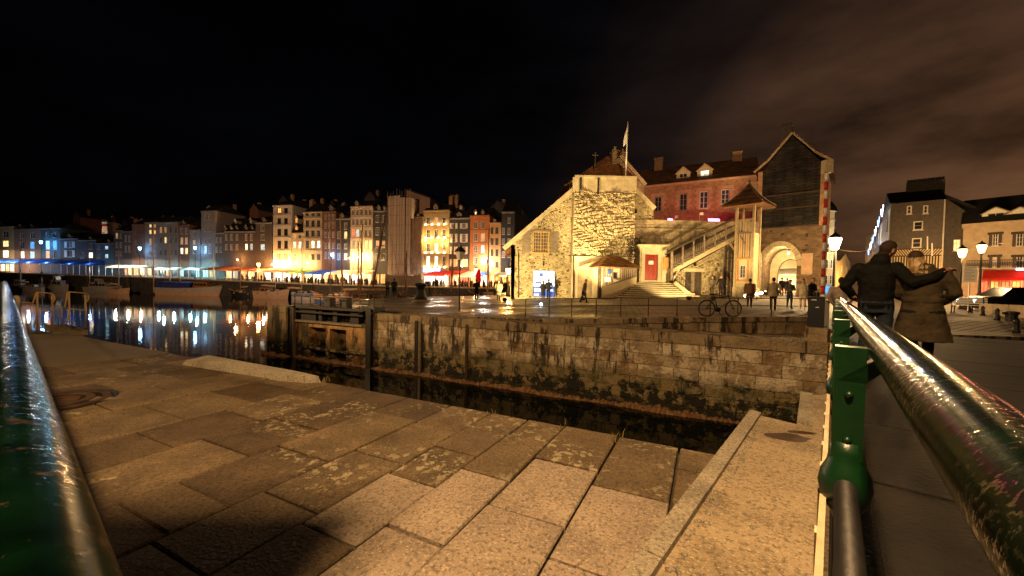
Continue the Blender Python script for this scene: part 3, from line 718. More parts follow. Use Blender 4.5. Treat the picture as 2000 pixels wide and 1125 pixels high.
def window(parent, fp, x0, x1, z0, z1, lit=None, fmat=None, nx=2, nz=3, depth=0.16, fw=0.07, shutters=None, name='window', pane=None, sill=True):
    fmat = fmat or M['frame']
    mb = MB(); d = depth
    for a in (0, 1):
        fp.box(mb, x0 if a == 0 else x1-fw, x0+fw if a == 0 else x1, z0, z1, -d+0.02, -d+0.09)
    for a in (0, 1): fp.box(mb, x0+fw, x1-fw, z0 if a == 0 else z1-fw, z0+fw if a == 0 else z1, -d+0.022, -d+0.088)
    for i in range(1, nx):
        x = x0+(x1-x0)*i/nx; w = fw*(0.8 if (nx == 2 or i*2 == nx) else 0.35); fp.box(mb, x-w/2, x+w/2, z0+fw, z1-fw, -d+0.024, -d+0.07)
    for i in range(1, nz):
        z = z0+(z1-z0)*i/nz; fp.box(mb, x0+fw, x1-fw, z-fw*0.2, z+fw*0.2, -d+0.026, -d+0.065)
    if sill: fp.box(mb, x0-0.06, x1+0.06, z0-0.09, z0-0.012, -d, 0.07)
    o = mb.build(name, fmat, parent, fix=False)
    mb = MB(); mb.quad(fp.P(x0, z0, -d+0.015), fp.P(x1, z0, -d+0.015), fp.P(x1, z1, -d+0.015), fp.P(x0, z1, -d+0.015))
    mb.build('pane', LIT[lit] if lit else (pane or M['pane']), o, fix=False)
    if shutters:
        sw = (x1-x0)*0.5
        for sgn, xa in ((-1, x0-0.05-sw), (1, x1+0.05)):
            mb = MB(); fp.box(mb, xa, xa+sw, z0-0.02, z1+0.02, 0.005, 0.045)
            for k in range(3): fp.box(mb, xa+0.02, xa+sw-0.02, z0+(z1-z0)*(0.1+0.4*k)-0.05, z0+(z1-z0)*(0.1+0.4*k)+0.05, 0.048, 0.07)
            mb.build('shutter', shutters, o, fix=False)
    return o
def pxwin(parent, fp, px0, px1, py0, py1, **kw):
    (a, t), (b_, _), (c, bt) = fp.sz(px0, (py0+py1)/2), fp.sz(px1, (py0+py1)/2), fp.sz((px0+px1)/2, py1)
    t = fp.sz((px0+px1)/2, py0)[1]
    window(parent, fp, a, b_, bt, t, **kw); return rect(a, b_, bt, t)
def pxrect(fp, px0, px1, py0, py1):
    a = fp.sz(px0, (py0+py1)/2)[0]; b_ = fp.sz(px1, (py0+py1)/2)[0]; return rect(a, b_, fp.sz((px0+px1)/2, py1)[1], fp.sz((px0+px1)/2, py0)[1])

# masonry materials for the old harbour building
def rubble_mat(name, col, scale=2.6, dark=0.35, bump=0.8):
    m = mat(name, col, 0.85, var=0.2, scale=0.7, bump=0.0, spec=0.2)
    geo = m.node_tree.nodes['geo']; b = m.node_tree.nodes['Principled BSDF']
    mp = nd(m, 'ShaderNodeMapping'); mp.inputs['Scale'].default_value = (1, 1, 1.7); lk(m, geo.outputs['Position'], mp.inputs[0])
    vo = nd(m, 'ShaderNodeTexVoronoi', Scale=scale); lk(m, mp.outputs[0], vo.inputs['Vector'])
    ve = nd(m, 'ShaderNodeTexVoronoi', Scale=scale, feature='DISTANCE_TO_EDGE'); lk(m, mp.outputs[0], ve.inputs['Vector'])
    sp = nd(m, 'ShaderNodeSeparateColor'); lk(m, vo.outputs['Color'], sp.inputs[0])
    mx = nd(m, 'ShaderNodeMixRGB', blend_type='MULTIPLY'); mx.inputs[0].default_value = 0.6
    lk(m, b.inputs['Base Color'].links[0].from_socket, mx.inputs[1])
    cr = nd(m, 'ShaderNodeMapRange'); cr.inputs['To Min'].default_value = 0.45; cr.inputs['To Max'].default_value = 1.3; lk(m, sp.outputs[0], cr.inputs['Value'])
    lk(m, cr.outputs[0], mx.inputs[2]); lk(m, mx.outputs[0], b.inputs['Base Color'])
    overlay(m, math_(m, 'MULTIPLY', math_(m, 'MULTIPLY', ramp_of(m, sp.outputs[1], 1-dark, 1-dark+0.02), ramp_of(m, ve.outputs['Distance'], 0.09, 0.14)), 0.85), (0.035, 0.025, 0.014))
    hgt = math_(m, 'ADD', math_(m, 'MULTIPLY', ramp_of(m, ve.outputs['Distance'], 0.0, 0.12), 1.0), math_(m, 'MULTIPLY', noise_of(m, 12, 4), 0.6))
    bp = nd(m, 'ShaderNodeBump', Strength=bump, Distance=0.05); lk(m, hgt, bp.inputs['Height']); lk(m, bp.outputs[0], b.inputs['Normal'])
    return m
def tile_mat(name, col, row=0.22, bw=0.18, var=0.45):
    m = mat(name, col, 0.8, var=var, scale=0.9, bump=0.0, spec=0.25)
    geo = m.node_tree.nodes['geo']; b = m.node_tree.nodes['Principled BSDF']
    br = nd(m, 'ShaderNodeTexBrick'); br.inputs['Scale'].default_value = 1.0; br.inputs['Brick Width'].default_value = bw; br.inputs['Row Height'].default_value = row; br.inputs['Mortar Size'].default_value = 0.02
    br.inputs['Color1'].default_value = (0.45, 0.45, 0.45, 1); br.inputs['Color2'].default_value = (1.35, 1.35, 1.35, 1); br.inputs['Mortar'].default_value = (0.25, 0.25, 0.25, 1)
    # rows follow the height of the roof, columns the plan
    sp = nd(m, 'ShaderNodeSeparateXYZ'); lk(m, geo.outputs['Position'], sp.inputs[0])
    cb = nd(m, 'ShaderNodeCombineXYZ'); lk(m, math_(m, 'ADD', sp.outputs[0], math_(m, 'MULTIPLY', sp.outputs[1], 0.9)), cb.inputs[0]); lk(m, math_(m, 'ADD', sp.outputs[2], math_(m, 'MULTIPLY', noise_of(m, 1.3, 2), 0.12)), cb.inputs[1])
    lk(m, cb.outputs[0], br.inputs['Vector'])
    mx = nd(m, 'ShaderNodeMixRGB', blend_type='MULTIPLY'); mx.inputs[0].default_value = 0.85
    lk(m, b.inputs['Base Color'].links[0].from_socket, mx.inputs[1]); lk(m, br.outputs['Color'], mx.inputs[2]); lk(m, mx.outputs[0], b.inputs['Base Color'])
    bp = nd(m, 'ShaderNodeBump', Strength=0.9, Distance=0.05); lk(m, math_(m, 'ADD', math_(m, 'MULTIPLY', br.outputs['Fac'], -1.0), noise_of(m, 6, 3)), bp.inputs['Height']); lk(m, bp.outputs[0], b.inputs['Normal'])
    return m
M['rubble'] = rubble_mat('flint_rubble', (0.46, 0.37, 0.21), 4.6, 0.17, 1.0)
M['tower_stone'] = mat('tower_stone', (0.44, 0.36, 0.21), 0.85, var=0.3, scale=1.8, bump=0.9, bscale=9, spec=0.2, bdist=0.06)
M['ashlar'] = mat('pale_ashlar', (0.46, 0.38, 0.24), 0.8, var=0.25, scale=1.5, bump=0.4, bscale=14, spec=0.2, bdist=0.03)
M['ashlar_dk'] = mat('weathered_ashlar', (0.33, 0.26, 0.16), 0.85, var=0.4, scale=1.8, bump=0.7, bscale=12, spec=0.2, bdist=0.04)
M['plaster'] = mat('cream_plaster', (0.55, 0.45, 0.28), 0.85, var=0.12, bump=0.2)
M['tile'] = tile_mat('clay_tiles', (0.17, 0.085, 0.045))
M['tile_mid'] = tile_mat('red_brown_tiles', (0.30, 0.13, 0.06)); M['tile_bright'] = tile_mat('orange_clay_tiles', (0.36, 0.17, 0.06))
M['slate'] = tile_mat('slate_shingles', (0.030, 0.026, 0.022), 0.13, 0.24, 0.8)
M['slate_roof'] = mat('roof_slate', (0.016, 0.015, 0.015), 0.7, var=0.3, bump=0.2, spec=0.3)
M['brick'] = mat('red_brick', (0.31, 0.185, 0.105), 0.85, var=0.4, scale=3, bump=0.6, bscale=14, spec=0.2, bdist=0.03)
M['quoin'] = mat('quoin_stone', (0.42, 0.27, 0.17), 0.8, var=0.2, bump=0.3)
M['timber'] = mat('weathered_timber', (0.19, 0.145, 0.10), 0.8, var=0.35, scale=5, bump=0.5, bscale=25)
M['timber_dk'] = mat('dark_timber', (0.055, 0.038, 0.024), 0.8, var=0.4, scale=5, bump=0.5, bscale=25)
M['timber_pale'] = mat('pale_timber', (0.40, 0.31, 0.19), 0.7, var=0.25, scale=5, bump=0.3, bscale=25)
M['red_door'] = mat('red_door_paint', (0.28, 0.028, 0.012), 0.45, var=0.2, bump=0.2)
M['ochre'] = mat('ochre_paint', (0.50, 0.22, 0.05), 0.6, var=0.2, bump=0.2)
M['white'] = mat('white_paint', (0.75, 0.72, 0.66), 0.5, var=0.06, bump=0)
M['blue_paint'] = mat('blue_print', (0.03, 0.10, 0.42), 0.4, var=0.15, bump=0)
M['pale_blue'] = mat('pale_blue_print', (0.42, 0.58, 0.75), 0.4, var=0.5, scale=3, bump=0)
M['ivy'] = mat('bare_ivy', (0.055, 0.04, 0.025), 0.9, var=0.5, scale=6, bump=0.5)

M['riser_shade'] = mat('shaded_riser_stone', (0.17, 0.13, 0.08), 0.9, var=0.4, scale=2.5, bump=0.7, bscale=12)  # risers coloured darker: shade under each tread put into the stone colour
GZ = 0.28     # level at the foot of the harbour building
# ---- gable house
YG = 36.3
fg = FP(atY(998, 500, YG), atY(1280, 500, YG))
gh = thing('stone_house', 'flint rubble gabled house with barred shuttered window and blue poster door', 'house', fg.P(3, GZ))
out = [fg.sz(998, 584), fg.sz(1276, 584), fg.sz(1276, 406), fg.sz(1236, 368), fg.sz(1128, 364), fg.sz(998, 478)]
out[0] = (out[0][0], GZ-0.4); out[1] = (out[1][0], GZ-0.4)
hw = pxrect(fg, 1041, 1072, 452, 493); hd = pxrect(fg, 1041, 1084, 528, 581); hs = pxrect(fg, 1060.5, 1063.5, 510, 519); hq = pxrect(fg, 1236, 1245, 408, 417)
hd[0] = (hd[0][0], GZ+0.05); hd[1] = (hd[1][0], GZ+0.05)
mb = MB(); wall(mb, fg, out, [hw, hd, hs, hq], 0.3, 0.6); mb.build('gable_wall', M['rubble'], gh)
mb = MB(); a = fg.P(out[5][0], 0); b_ = fg.P(out[5][0], 0, -11)
mb.hexa([lift(a, GZ-0.4), lift(b_, GZ-0.4), lift(b_+fg.s*0.4, GZ-0.4), lift(a+fg.s*0.4, GZ-0.4)], [lift(a, out[5][1]), lift(b_, out[5][1]), lift(b_+fg.s*0.4, out[5][1]), lift(a+fg.s*0.4, out[5][1])]); mb.build('side_wall', M['rubble'], gh)
for h_, dp in ((hs, 0.28), (hq, 0.28)):
    mb = MB(); mb.quad(*[fg.P(x, z, -dp) for x, z in h_]); mb.build('slit', M['pane'], gh)
w_ = window(gh, fg, hw[0][0], hw[1][0], hw[0][1], hw[2][1], fmat=M['frame_gold'], nx=6, nz=6, depth=0.2, fw=0.09)
for px0, px1 in ((1020, 1036.5), (1073.5, 1090)):
    r = pxrect(fg, px0, px1, 453, 493)
    n = 5
    for k in range(n):
        mb = MB(); x0 = r[0][0]+(r[1][0]-r[0][0])*k/n+0.008; x1 = r[0][0]+(r[1][0]-r[0][0])*(k+1)/n-0.008
        fg.box(mb, x0, x1, r[0][1], r[2][1], 0.01, 0.05); mb.build('shutter_board', M['timber'], w_)
    for zf_ in (0.15, 0.85):
        mb = MB(); z = r[0][1]+(r[2][1]-r[0][1])*zf_; fg.box(mb, r[0][0], r[1][0], z-0.06, z+0.06, 0.052, 0.08); mb.build('shutter_board', M['timber'], w_)
mb = MB(); r = pxrect(fg, 1035, 1076, 448.5, 452); fg.box(mb, r[0][0], r[1][0], r[0][1], r[2][1], 0.005, 0.08); mb.build('lintel', M['timber'], gh)
# poster filling the doorway: pale picture above, white band, blue field with lettering below
dp = thing('poster_door', 'doorway filled by a blue and white printed poster behind a standing couple', 'poster', fg.P((hd[0][0]+hd[1][0])/2, GZ, -0.25))
x0, x1, z0, z1 = hd[0][0]+0.02, hd[1][0]-0.02, GZ+0.05, hd[2][1]-0.02
def strip(za, zb, m, o_, nm, xa=0.0, xb=1.0):
    mb = MB(); fg.box(mb, x0+(x1-x0)*xa, x0+(x1-x0)*xb, z0+(z1-z0)*za, z0+(z1-z0)*zb, -0.26, -0.24+o_); return mb.build(nm, m, dp)
M['poster_blue'] = emat('emissive_poster_blue', (0.02, 0.10, 0.50), 0.35, 0.3, 2.0); M['poster_pale'] = emat('emissive_poster_pale', (0.45, 0.65, 0.9), 0.55, 0.8, 2.2); M['poster_white'] = emat('emissive_poster_white', (0.85, 0.92, 1.0), 0.65, 0.2, 3.0)  # the poster prints carry their own emission
strip(0.0, 0.40, M['poster_blue'], 0, 'blue_field'); strip(0.40, 0.72, M['poster_white'], 0.003, 'white_field'); strip(0.72, 1.0, M['poster_pale'], 0.0, 'picture')
for k, (xa, xb, za, zb) in enumerate(((0.06, 0.14, 0.2, 0.33), (0.17, 0.22, 0.2, 0.33), (0.25, 0.36, 0.2, 0.33), (0.06, 0.12, 0.04, 0.12), (0.16, 0.27, 0.04, 0.12), (0.80, 0.94, 0.22, 0.3))):
    strip(za, zb, M['poster_white'], 0.012, 'lettering', xa, xb)
strip(0.78, 0.9, M['poster_blue'], 0.01, 'figure', 0.3, 0.45); strip(0.5, 0.58, M['poster_blue'], 0.01, 'lettering', 0.1, 0.4)
# verges and red downpipe
for (pa, pb) in (((984, 486), (1131, 361)), ((1236, 366), (1278, 408))):
    mb = MB(); mb.bar(fg.Q(*pa, 0.05), fg.Q(*pb, 0.05), 0.4, 0.26, up=fg.n); mb.build('verge', M['ashlar'], gh)
mb = MB(); mb.tube([fg.Q(1013, 493, 0.1), fg.Q(1013, 581, 0.1)], 0.05, 8); mb.build('downpipe', M['iron'], gh, True)
# main tiled roofs behind
def roof_slab(name, pts, m, parent, th=0.18):
    mb = MB(); mb.prism(pts, (0, 0, -th)); return mb.build(name, m, parent)
lt = fg.Q(985, 484); rt = fg.Q(1131, 362); back = Vector((0, 11, 0))
roof_slab('roof', [lt+Vector((0, 0.3, 0)), lt+back, rt+back, rt+Vector((0, 0.3, 0))], M['tile'], gh)
la, ra, ap = atY(1103, 361, 37.2), atY(1243, 346, 37.2), atY(1187, 304, 41.5)
rb = ap+Vector((0.3, 9, 0)); lb = la+Vector((0, 12, 0)); rbk = ra+Vector((0, 12, 0))
mb = MB(); mb.add([la, ra, ap, rb, lb, rbk], [(0, 1, 2), (0, 2, 3, 4), (1, 5, 3, 2), (4, 3, 5), (0, 4, 5, 1)]); mb.build('hip_roof', M['tile_mid'], gh)
a, b_ = atY(1115, 362, 37.6), atY(1126, 362, 37.6); mb = MB(); mb.hexa([lift(a, 6), lift(b_, 6), lift(b_+back*0.5, 6), lift(a+back*0.5, 6)], [a, b_, b_+back*0.5, a+back*0.5]); mb.build('upper_wall', M['ashlar'], gh)
# plain gable with coping that rises behind, its chimneys
fb = FP(atY(1180, 400, 40.5), atY(1262, 400, 40.5))
mb = MB(); wall(mb, fb, [fb.sz(1200, 400), fb.sz(1258, 400), fb.sz(1258, 362), fb.sz(1212, 306), fb.sz(1200, 318)], (), 0.1, 0.5); mb.build('rear_gable', M['ashlar_dk'], gh)
mb = MB(); mb.bar(fb.Q(1211, 305, 0.1), fb.Q(1260, 362, 0.1), 0.35, 0.3, up=fb.n); mb.build('verge', M['ashlar'], gh)
a, b_ = fb.Q(1212, 304, -0.3), fb.Q(1260, 362, -0.3); roof_slab('roof', [a, b_, b_+Vector((0, 9, 0)), a+Vector((0, 9, 0))], M['tile'], gh)
for px0, px1, py0, py1, Y, m in ((1196, 1210, 295, 322, 39.8, 'ashlar_dk'), (1214, 1223, 299, 322, 42, 'brick')):
    a, b_ = atY(px0, py1, Y), atY(px1, py0, Y); mb = MB(); mb.box(a.x, b_.x, Y, Y+1.0, a.z, b_.z); mb.box(a.x-0.06, b_.x+0.06, Y-0.06, Y+1.06, b_.z, b_.z+0.12)
    mb.lathe([(0.16, 0), (0.13, 0.5)], 8, ((a.x+b_.x)/2, Y+0.5, b_.z+0.12)); mb.build('chimney', M[m], gh)
a = atY(1162, 322, 38.5); cr_ = thing('roof_cross', 'small weathered metal cross on the tiled roof', 'cross', a)
mb = MB(); b_ = atY(1163, 298, 38.5); mb.tube([a-Vector((0, 0, 0.4)), b_], 0.05, 6); mb.build('shaft', M['rail_steel'], cr_)
mb = MB(); c = a.lerp(b_, 0.78); mb.bar(c-Vector((0.28, 0, 0)), c+Vector((0.28, 0, 0)), 0.07); mb.build('arm', M['rail_steel'], cr_)

# ---- stone tower
YT = 35.1
ft = FP(atY(1118, 500, YT), atY(1240, 500, YT))
tw = thing('stone_tower', 'squat rough stone tower with smooth parapet, floodlit yellow from below', 'tower', ft.P(3, GZ))
xl, xr = ft.sz(1119, 500)[0], ft.sz(1240, 440)[0]; zt = ft.sz(1180, 343)[1]; zp = ft.sz(1180, 374)[1]; zl = ft.sz(1180, 503)[1]
mb = MB(); q = [(xl, -0.25), (xr, -0.25), (xr, -4.5), (xl, -4.5)]
mb.hexa([ft.P(x, GZ-0.4, o) for x, o in q], [ft.P(x, zp, o) for x, o in q]); mb.build('tower_core', M['ashlar_dk'], tw)
mb = MB(); ft.box(mb, xl+0.1, xr, zp, zt-0.18, -4.5, -0.12)
ft.box(mb, xl+0.02, xr+0.08, zt-0.18, zt, -4.6, 0.02); mb.build('parapet', M['ashlar'], tw)
for px in (1124.5, 1166.5, 1238):
    mb = MB(); x = ft.sz(px, 358)[0]; ft.box(mb, x-0.26, x+0.26, zp-0.05, zt-0.19, -0.118, 0.0); mb.build('pilaster', M['ashlar'], tw)
for px in (1134.5, 1168.8):
    mb = MB(); x = ft.sz(px, 358)[0]; ft.box(mb, x-0.09, x+0.09, zp-0.2, zt-0.2, -0.11, 0.025); mb.build('chute', M['black_steel'], tw)
# rough stones, too many to pick apart
mb = MB(); z = zl+0.02
while z < zp-0.05:
    h = rnd.uniform(0.13, 0.27); x = xl-0.02
    while x < xr:
        l = rnd.uniform(0.18, 0.55); e = min(x+l, xr+0.02)
        o = rnd.uniform(-0.13, 0.13) + 0.07*math.sin(x*1.9+z*0.8); g_ = 0.02
        jz = [rnd.uniform(-0.06, 0.06) for _ in range(4)]
        wv = lambda X_: 0.13*math.sin(1.1*X_+z*2.1)+0.07*math.sin(2.9*X_+z*5.0)
        bk_ = [(x, z+wv(x)), (e, z+wv(e)), (e, z+h+wv(e)), (x, z+h+wv(x))]
        md = [(x+g_, z+g_+jz[0]+wv(x)), (e-g_, z+g_+jz[1]+wv(e)), (e-g_, z+h-g_+jz[2]+wv(e)), (x+g_, z+h-g_+jz[3]+wv(x))]
        fr = [(p[0]+(x+e-2*p[0])*0.17, p[1]+(2*z+h-2*p[1])*0.17) for p in md]
        V_ = [ft.P(*p, -0.27) for p in bk_]+[ft.P(*p, o-0.06) for p in md]+[ft.P(*p, o+rnd.uniform(-0.02, 0.03)) for p in fr]
        fs_ = [(8, 9, 10, 11)]
        for k in range(4):
            n = (k+1) % 4; fs_ += [(k, n, 4+n, 4+k), (4+k, 4+n, 8+n, 8+k)]
        mb.add(V_, fs_); x = e
    z += h
mb.build('rubble_stones', M['tower_stone'], tw)['kind'] = 'stuff'
mb = MB(); ft.box(mb, xl-0.05, ft.sz(1176, 510)[0], GZ-0.3, zl, -0.3, 0.06); mb.build('plinth', M['ashlar'], tw)
mb = MB(); ft.box(mb, ft.sz(1176.3, 510)[0], xr, GZ-0.3, zl, -0.3, 0.0); mb.build('plinth', M['tower_stone'], tw)
mb = MB(); ft.box(mb, xl-0.08, xr+0.05, zl-0.05, zl+0.07, -0.3, 0.12); mb.build('string_course', M['ashlar'], tw)
mb = MB(); mb.tube([ft.Q(1119.5, 500, 0.16), ft.Q(1119, 582, 0.16)], 0.05, 8); mb.build('downpipe', M['iron'], tw, True)
r = pxrect(ft, 1128, 1168, 527, 578); mb = MB(); ft.box(mb, r[0][0], r[1][0], GZ, r[2][1], 0.062, 0.08); mb.build('recess_panel', M['ashlar_dk'], tw)
a = ft.Q(1129, 522, 0.06); b_ = ft.Q(1172, 507, 0.06); mb = MB(); mb.hexa([a, b_, b_+ft.n*0.5, a+ft.n*0.5], [a+Vector((0, 0, 0.1)), b_+Vector((0, 0, 0.1)), b_+ft.n*0.5+Vector((0, 0, 0.1)), a+ft.n*0.5+Vector((0, 0, 0.1))]); mb.build('lean_roof', M['tile_bright'], tw)
# flagpole
a = ft.Q(1225, 343, -0.5); b_ = ft.Q(1229.5, 233, -0.5)
fl = thing('flagpole', 'white flagpole with limp pale flag above the tower', 'flagpole', a)
mb = MB(); mb.tube([a-Vector((0, 0, 0.5)), b_], [0.075, 0.045], 10); mb.build('pole', M['white'], fl, True)
mb = MB(); n = 10; top = a.lerp(b_, 0.985); bot = a.lerp(b_, 0.62)
for i in range(n+1):
    p = top.lerp(bot, i/n); w = 0.05+0.26*math.sin(min(1, i/n*1.15)*1.6)
    for j in range(6): mb.v.append(p+Vector((-w*j/5, 0.10*math.sin(j*2.2+i*0.4)*j/5, -0.35*j/5)))
for i in range(n):
    for j in range(5): mb.f.append((i*6+j, i*6+j+1, i*6+7+j, i*6+6+j)); mb.m.append(0)
mb.build('flag', M['white'], fl, True, fix=False)

# ---- terrace wall right of the tower, with its floor
ftw = FP(atY(1236, 500, 36.2), atY(1445, 500, 36.2))
tr = thing('terrace_wall', 'high coursed stone terrace wall between tower and bell turret', 'wall', ftw.P(4, GZ))
xr_ = ftw.sz(1480, 500)[0]; ztr = ftw.sz(1340, 433)[1]
mb = MB(); ftw.box(mb, 0, xr_, GZ-0.5, ztr-0.05, -0.5, -0.07); mb.build('wall_core', M['ashlar_dk'], tr)
mb = MB(); z = GZ-0.3; k = 0
while z < ztr-0.2:
    h = rnd.choice((0.27, 0.33, 0.38)); x = 0.0
    while x < xr_-0.02:
        l = rnd.uniform(0.35, 0.95); e = min(x+l, xr_); o = rnd.uniform(-0.03, 0.03)
        md = [(x+0.012, z+0.012), (e-0.012, z+0.012), (e-0.012, z+h-0.012), (x+0.012, z+h-0.012)]
        mb.hexa([ftw.P(*p, -0.08) for p in md], [ftw.P(*p, o) for p in md]); x = e
    z += h
o = mb.build('wall_stones', M['ashlar_dk'], tr); o['kind'] = 'stuff'
mb = MB(); ftw.box(mb, 0, xr_, ztr-0.05, ztr+0.1, -0.6, 0.08); mb.build('coping', M['ashlar_dk'], tr)
mb = MB(); zc = ftw.sz(1340, 449)[1]; ftw.box(mb, 0, xr_-3.4, zc-0.08, zc+0.08, 0.03, 0.14); mb.build('string_course', M['ashlar_dk'], tr)
mb = MB(); ftw.box(mb, 0, xr_, ztr-0.4, ztr-0.2, -12, -0.5); mb.build('terrace_floor', M['ashlar_dk'], tr)

# ---- brick wing with quoined windows
fw_ = FP(atY(1250, 400, 44.0), atY(1477, 400, 38.8))
bw = thing('brick_wing', 'long red brick wing with stone quoined windows, tiled roof and two dormers', 'house', fw_.P(6, 0))
ze = (fw_.sz(1300, 362)[1]+fw_.sz(1470, 338)[1])/2
wins = [(1278, 1292, 384, 413, 'frame_dk'), (1327, 1342, 378, 411, 'frame_dk'), (1366, 1383, 373, 407, 'frame'), (1408, 1425, 369, 398, 'frame'), (1465, 1473, 362, 386, 'frame')]
holes = [pxrect(fw_, a, b_, c, d) for a, b_, c, d, _ in wins]
mb = MB(); wall(mb, fw_, [(0, 5), (fw_.w, 5), (fw_.w, ze), (0, ze)], holes, 0.22, 0.4); mb.build('brick_wall', M['brick'], bw)
for h_, w_ in zip(holes, wins):
    window(bw, fw_, h_[0][0], h_[1][0], h_[0][1], h_[2][1], fmat=M[w_[4]], nx=2, nz=3, depth=0.2, fw=0.09, pane=M['pane_blue'] if w_[4] == 'frame' else M['pane'])
    x0, x1, z0, z1 = h_[0][0], h_[1][0], h_[0][1], h_[2][1]; n = 6
    for sgn in (-1, 1):
        for k in range(n):
            l = 0.42 if k % 2 else 0.26; hh = (z1-z0)/n; xa = x0-l if sgn < 0 else x1
            mb = MB(); fw_.box(mb, xa+0.005, xa+l-0.005, z0+k*hh+0.008, z0+(k+1)*hh-0.008, 0.004, 0.05); mb.build('quoin', M['quoin'], bw, fix=False)
    mb = MB(); fw_.box(mb, x0-0.35, x1+0.35, z1+0.01, z1+0.34, 0.004, 0.06); mb.build('lintel', M['quoin'], bw)
mb = MB(); fw_.box(mb, 0, fw_.w, ze-0.25, ze, 0.0, 0.12); mb.build('cornice', M['quoin'], bw)
zr = fw_.shift(-4.2).sz(1380, 318)[1]
e0, e1 = fw_.P(-0.6, ze-0.05, 0.35), fw_.P(fw_.w+0.2, ze-0.05, 0.35); r0, r1 = fw_.P(-0.6, zr, -4.2), fw_.P(fw_.w+0.2, zr, -4.2); k0, k1 = fw_.P(-0.6, ze, -8.6), fw_.P(fw_.w+0.2, ze, -8.6)
mb = MB(); mb.add([e0, e1, r1, r0, k0, k1], [(0, 1, 2, 3), (3, 2, 5, 4), (0, 3, 4), (1, 5, 2), (0, 4, 5, 1)]); mb.build('roof', M['tile'], bw)
def dormer(parent, fp, pxc, pyb, pyt, w, lit, back=1.6, fm=None, out=0.0):
    f = fp.shift(out); x, zb = f.sz(pxc, pyb); ztp = f.sz(pxc, pyt)[1]; zw = zb+(ztp-zb)*0.62
    h_ = rect(x-w*0.30, x+w*0.30, zb+0.12, zw-0.03)
    mb = MB(); wall(mb, f, [(x-w/2, zb), (x+w/2, zb), (x+w/2, zw), (x, ztp-0.1), (x-w/2, zw)], [h_], 0.08, back)
    d = mb.build('dormer', fm or M['plaster'], parent)
    mb = MB()
    for s_ in (-1, 1):
        a = f.P(x, ztp, 0.15); b_ = f.P(x+s_*(w/2+0.15), zw-0.12, 0.15); mb.prism([a, b_, b_-f.n*(back+0.3), a-f.n*(back+0.3)], (0, 0, 0.1))
    mb.build('dormer_roof', M['slate_roof'], d)
    mb = MB()
    for s_ in (-1, 1): mb.bar(f.P(x, ztp-0.05, 0.17), f.P(x+s_*(w/2+0.1), zw-0.12, 0.17), 0.09, 0.07, up=f.n)
    mb.build('bargeboard', M['timber_pale'], d)
    xs0, xs1, z0, z1 = h_[0][0], h_[1][0], h_[0][1], h_[2][1]
    mb = MB(); mb.quad(f.P(xs0, z0, -0.06), f.P(xs1, z0, -0.06), f.P(xs1, z1, -0.06), f.P(xs0, z1, -0.06)); mb.build('pane', LIT[lit] if lit else M['pane'], d, fix=False)
    mb = MB()
    for xx in (xs0+0.03, (xs0+xs1)/2, xs1-0.03): f.box(mb, xx-0.03, xx+0.03, z0, z1, -0.055, 0.01)
    for zz in (z0+0.03, (z0+z1)/2, z1-0.03): f.box(mb, xs0, xs1, zz-0.028, zz+0.028, -0.05, 0.012)
    mb.build('window_frame', M['frame'], d, fix=False)
    return d
dormer(bw, fw_, 1334, 357, 326, 1.35, None, 2.2, out=-0.6); dormer(bw, fw_, 1376, 352, 320, 1.45, 'p', 2.2, out=-0.6)
for px, py0, py1, o in ((1287, 312, 334, -4.0), (1440, 300, 316, -4.0)):
    f = fw_.shift(o); x, z1 = f.sz(px, py0); z0 = f.sz(px, py1)[1]-0.6; mb = MB(); f.box(mb, x-0.45, x+0.45, z0, z1, -0.4, 0.4); f.box(mb, x-0.52, x+0.52, z1, z1+0.12, -0.47, 0.47); mb.build('chimney', M['brick'], bw)
mb = MB(); a = fw_.P(0, ze-0.1, -0.1); c = atY(1256, 380, 40.6); mb.hexa([lift(a, 6), lift(c, 6), lift(c, 6)-fw_.n*0.3, lift(a, 6)-fw_.n*0.3], [a, lift(c, a.z), lift(c, a.z)-fw_.n*0.3, a-fw_.n*0.3]); mb.build('return_wall', M['brick'], bw)

# ---- doorway block and steps
fd = FP(atY(1250, 500, 34.6), atY(1302, 500, 34.6))
db = thing('doorway', 'pale stone classical doorway with red panelled door at the top of the steps', 'doorway', fd.P(1, 1.7))
zb = fd.sz(1276, 553)[1]; zt = fd.sz(1276, 478)[1]; w = fd.w
hd_ = pxrect(fd, 1259.5, 1285, 497, 545); hd_[0] = (hd_[0][0], zb+0.25); hd_[1] = (hd_[1][0], zb+0.25)
mb = MB(); wall(mb, fd, [(0, zb), (w, zb), (w, zt-0.3), (0, zt-0.3)], [hd_], 0.25, 1.5); mb.build('surround', M['ashlar'], db)
for k, (o, h) in enumerate(((0.06, 0.10), (0.12, 0.09), (0.2, 0.1))):
    mb = MB(); fd.box(mb, -o, w+o, zt-0.3+0.1*k, zt-0.2+0.1*k-0.004, -1.6, o); mb.build('cornice', M['ashlar'], db)
for x in (0.12, w-0.42):
    mb = MB(); fd.box(mb, x, x+0.3, zb, zt-0.305, 0.003, 0.09); mb.build('pilaster', M['ashlar'], db)
x0, x1, z0, z1 = hd_[0][0], hd_[1][0], hd_[0][1], hd_[2][1]
mb = MB(); fd.box(mb, x0, x1, z0, z1, -0.24, -0.2); dr = mb.build('door', M['red_door'], db)
for i in range(3):
    for j, (za, zc) in enumerate(((0.04, 0.26), (0.30, 0.62), (0.66, 0.96))):
        mb = MB(); wx = (x1-x0)/3; fd.box(mb, x0+i*wx+0.06, x0+(i+1)*wx-0.06, z0+(z1-z0)*za, z0+(z1-z0)*zc, -0.199, -0.165); mb.build('panel', M['red_door'], dr, fix=False)
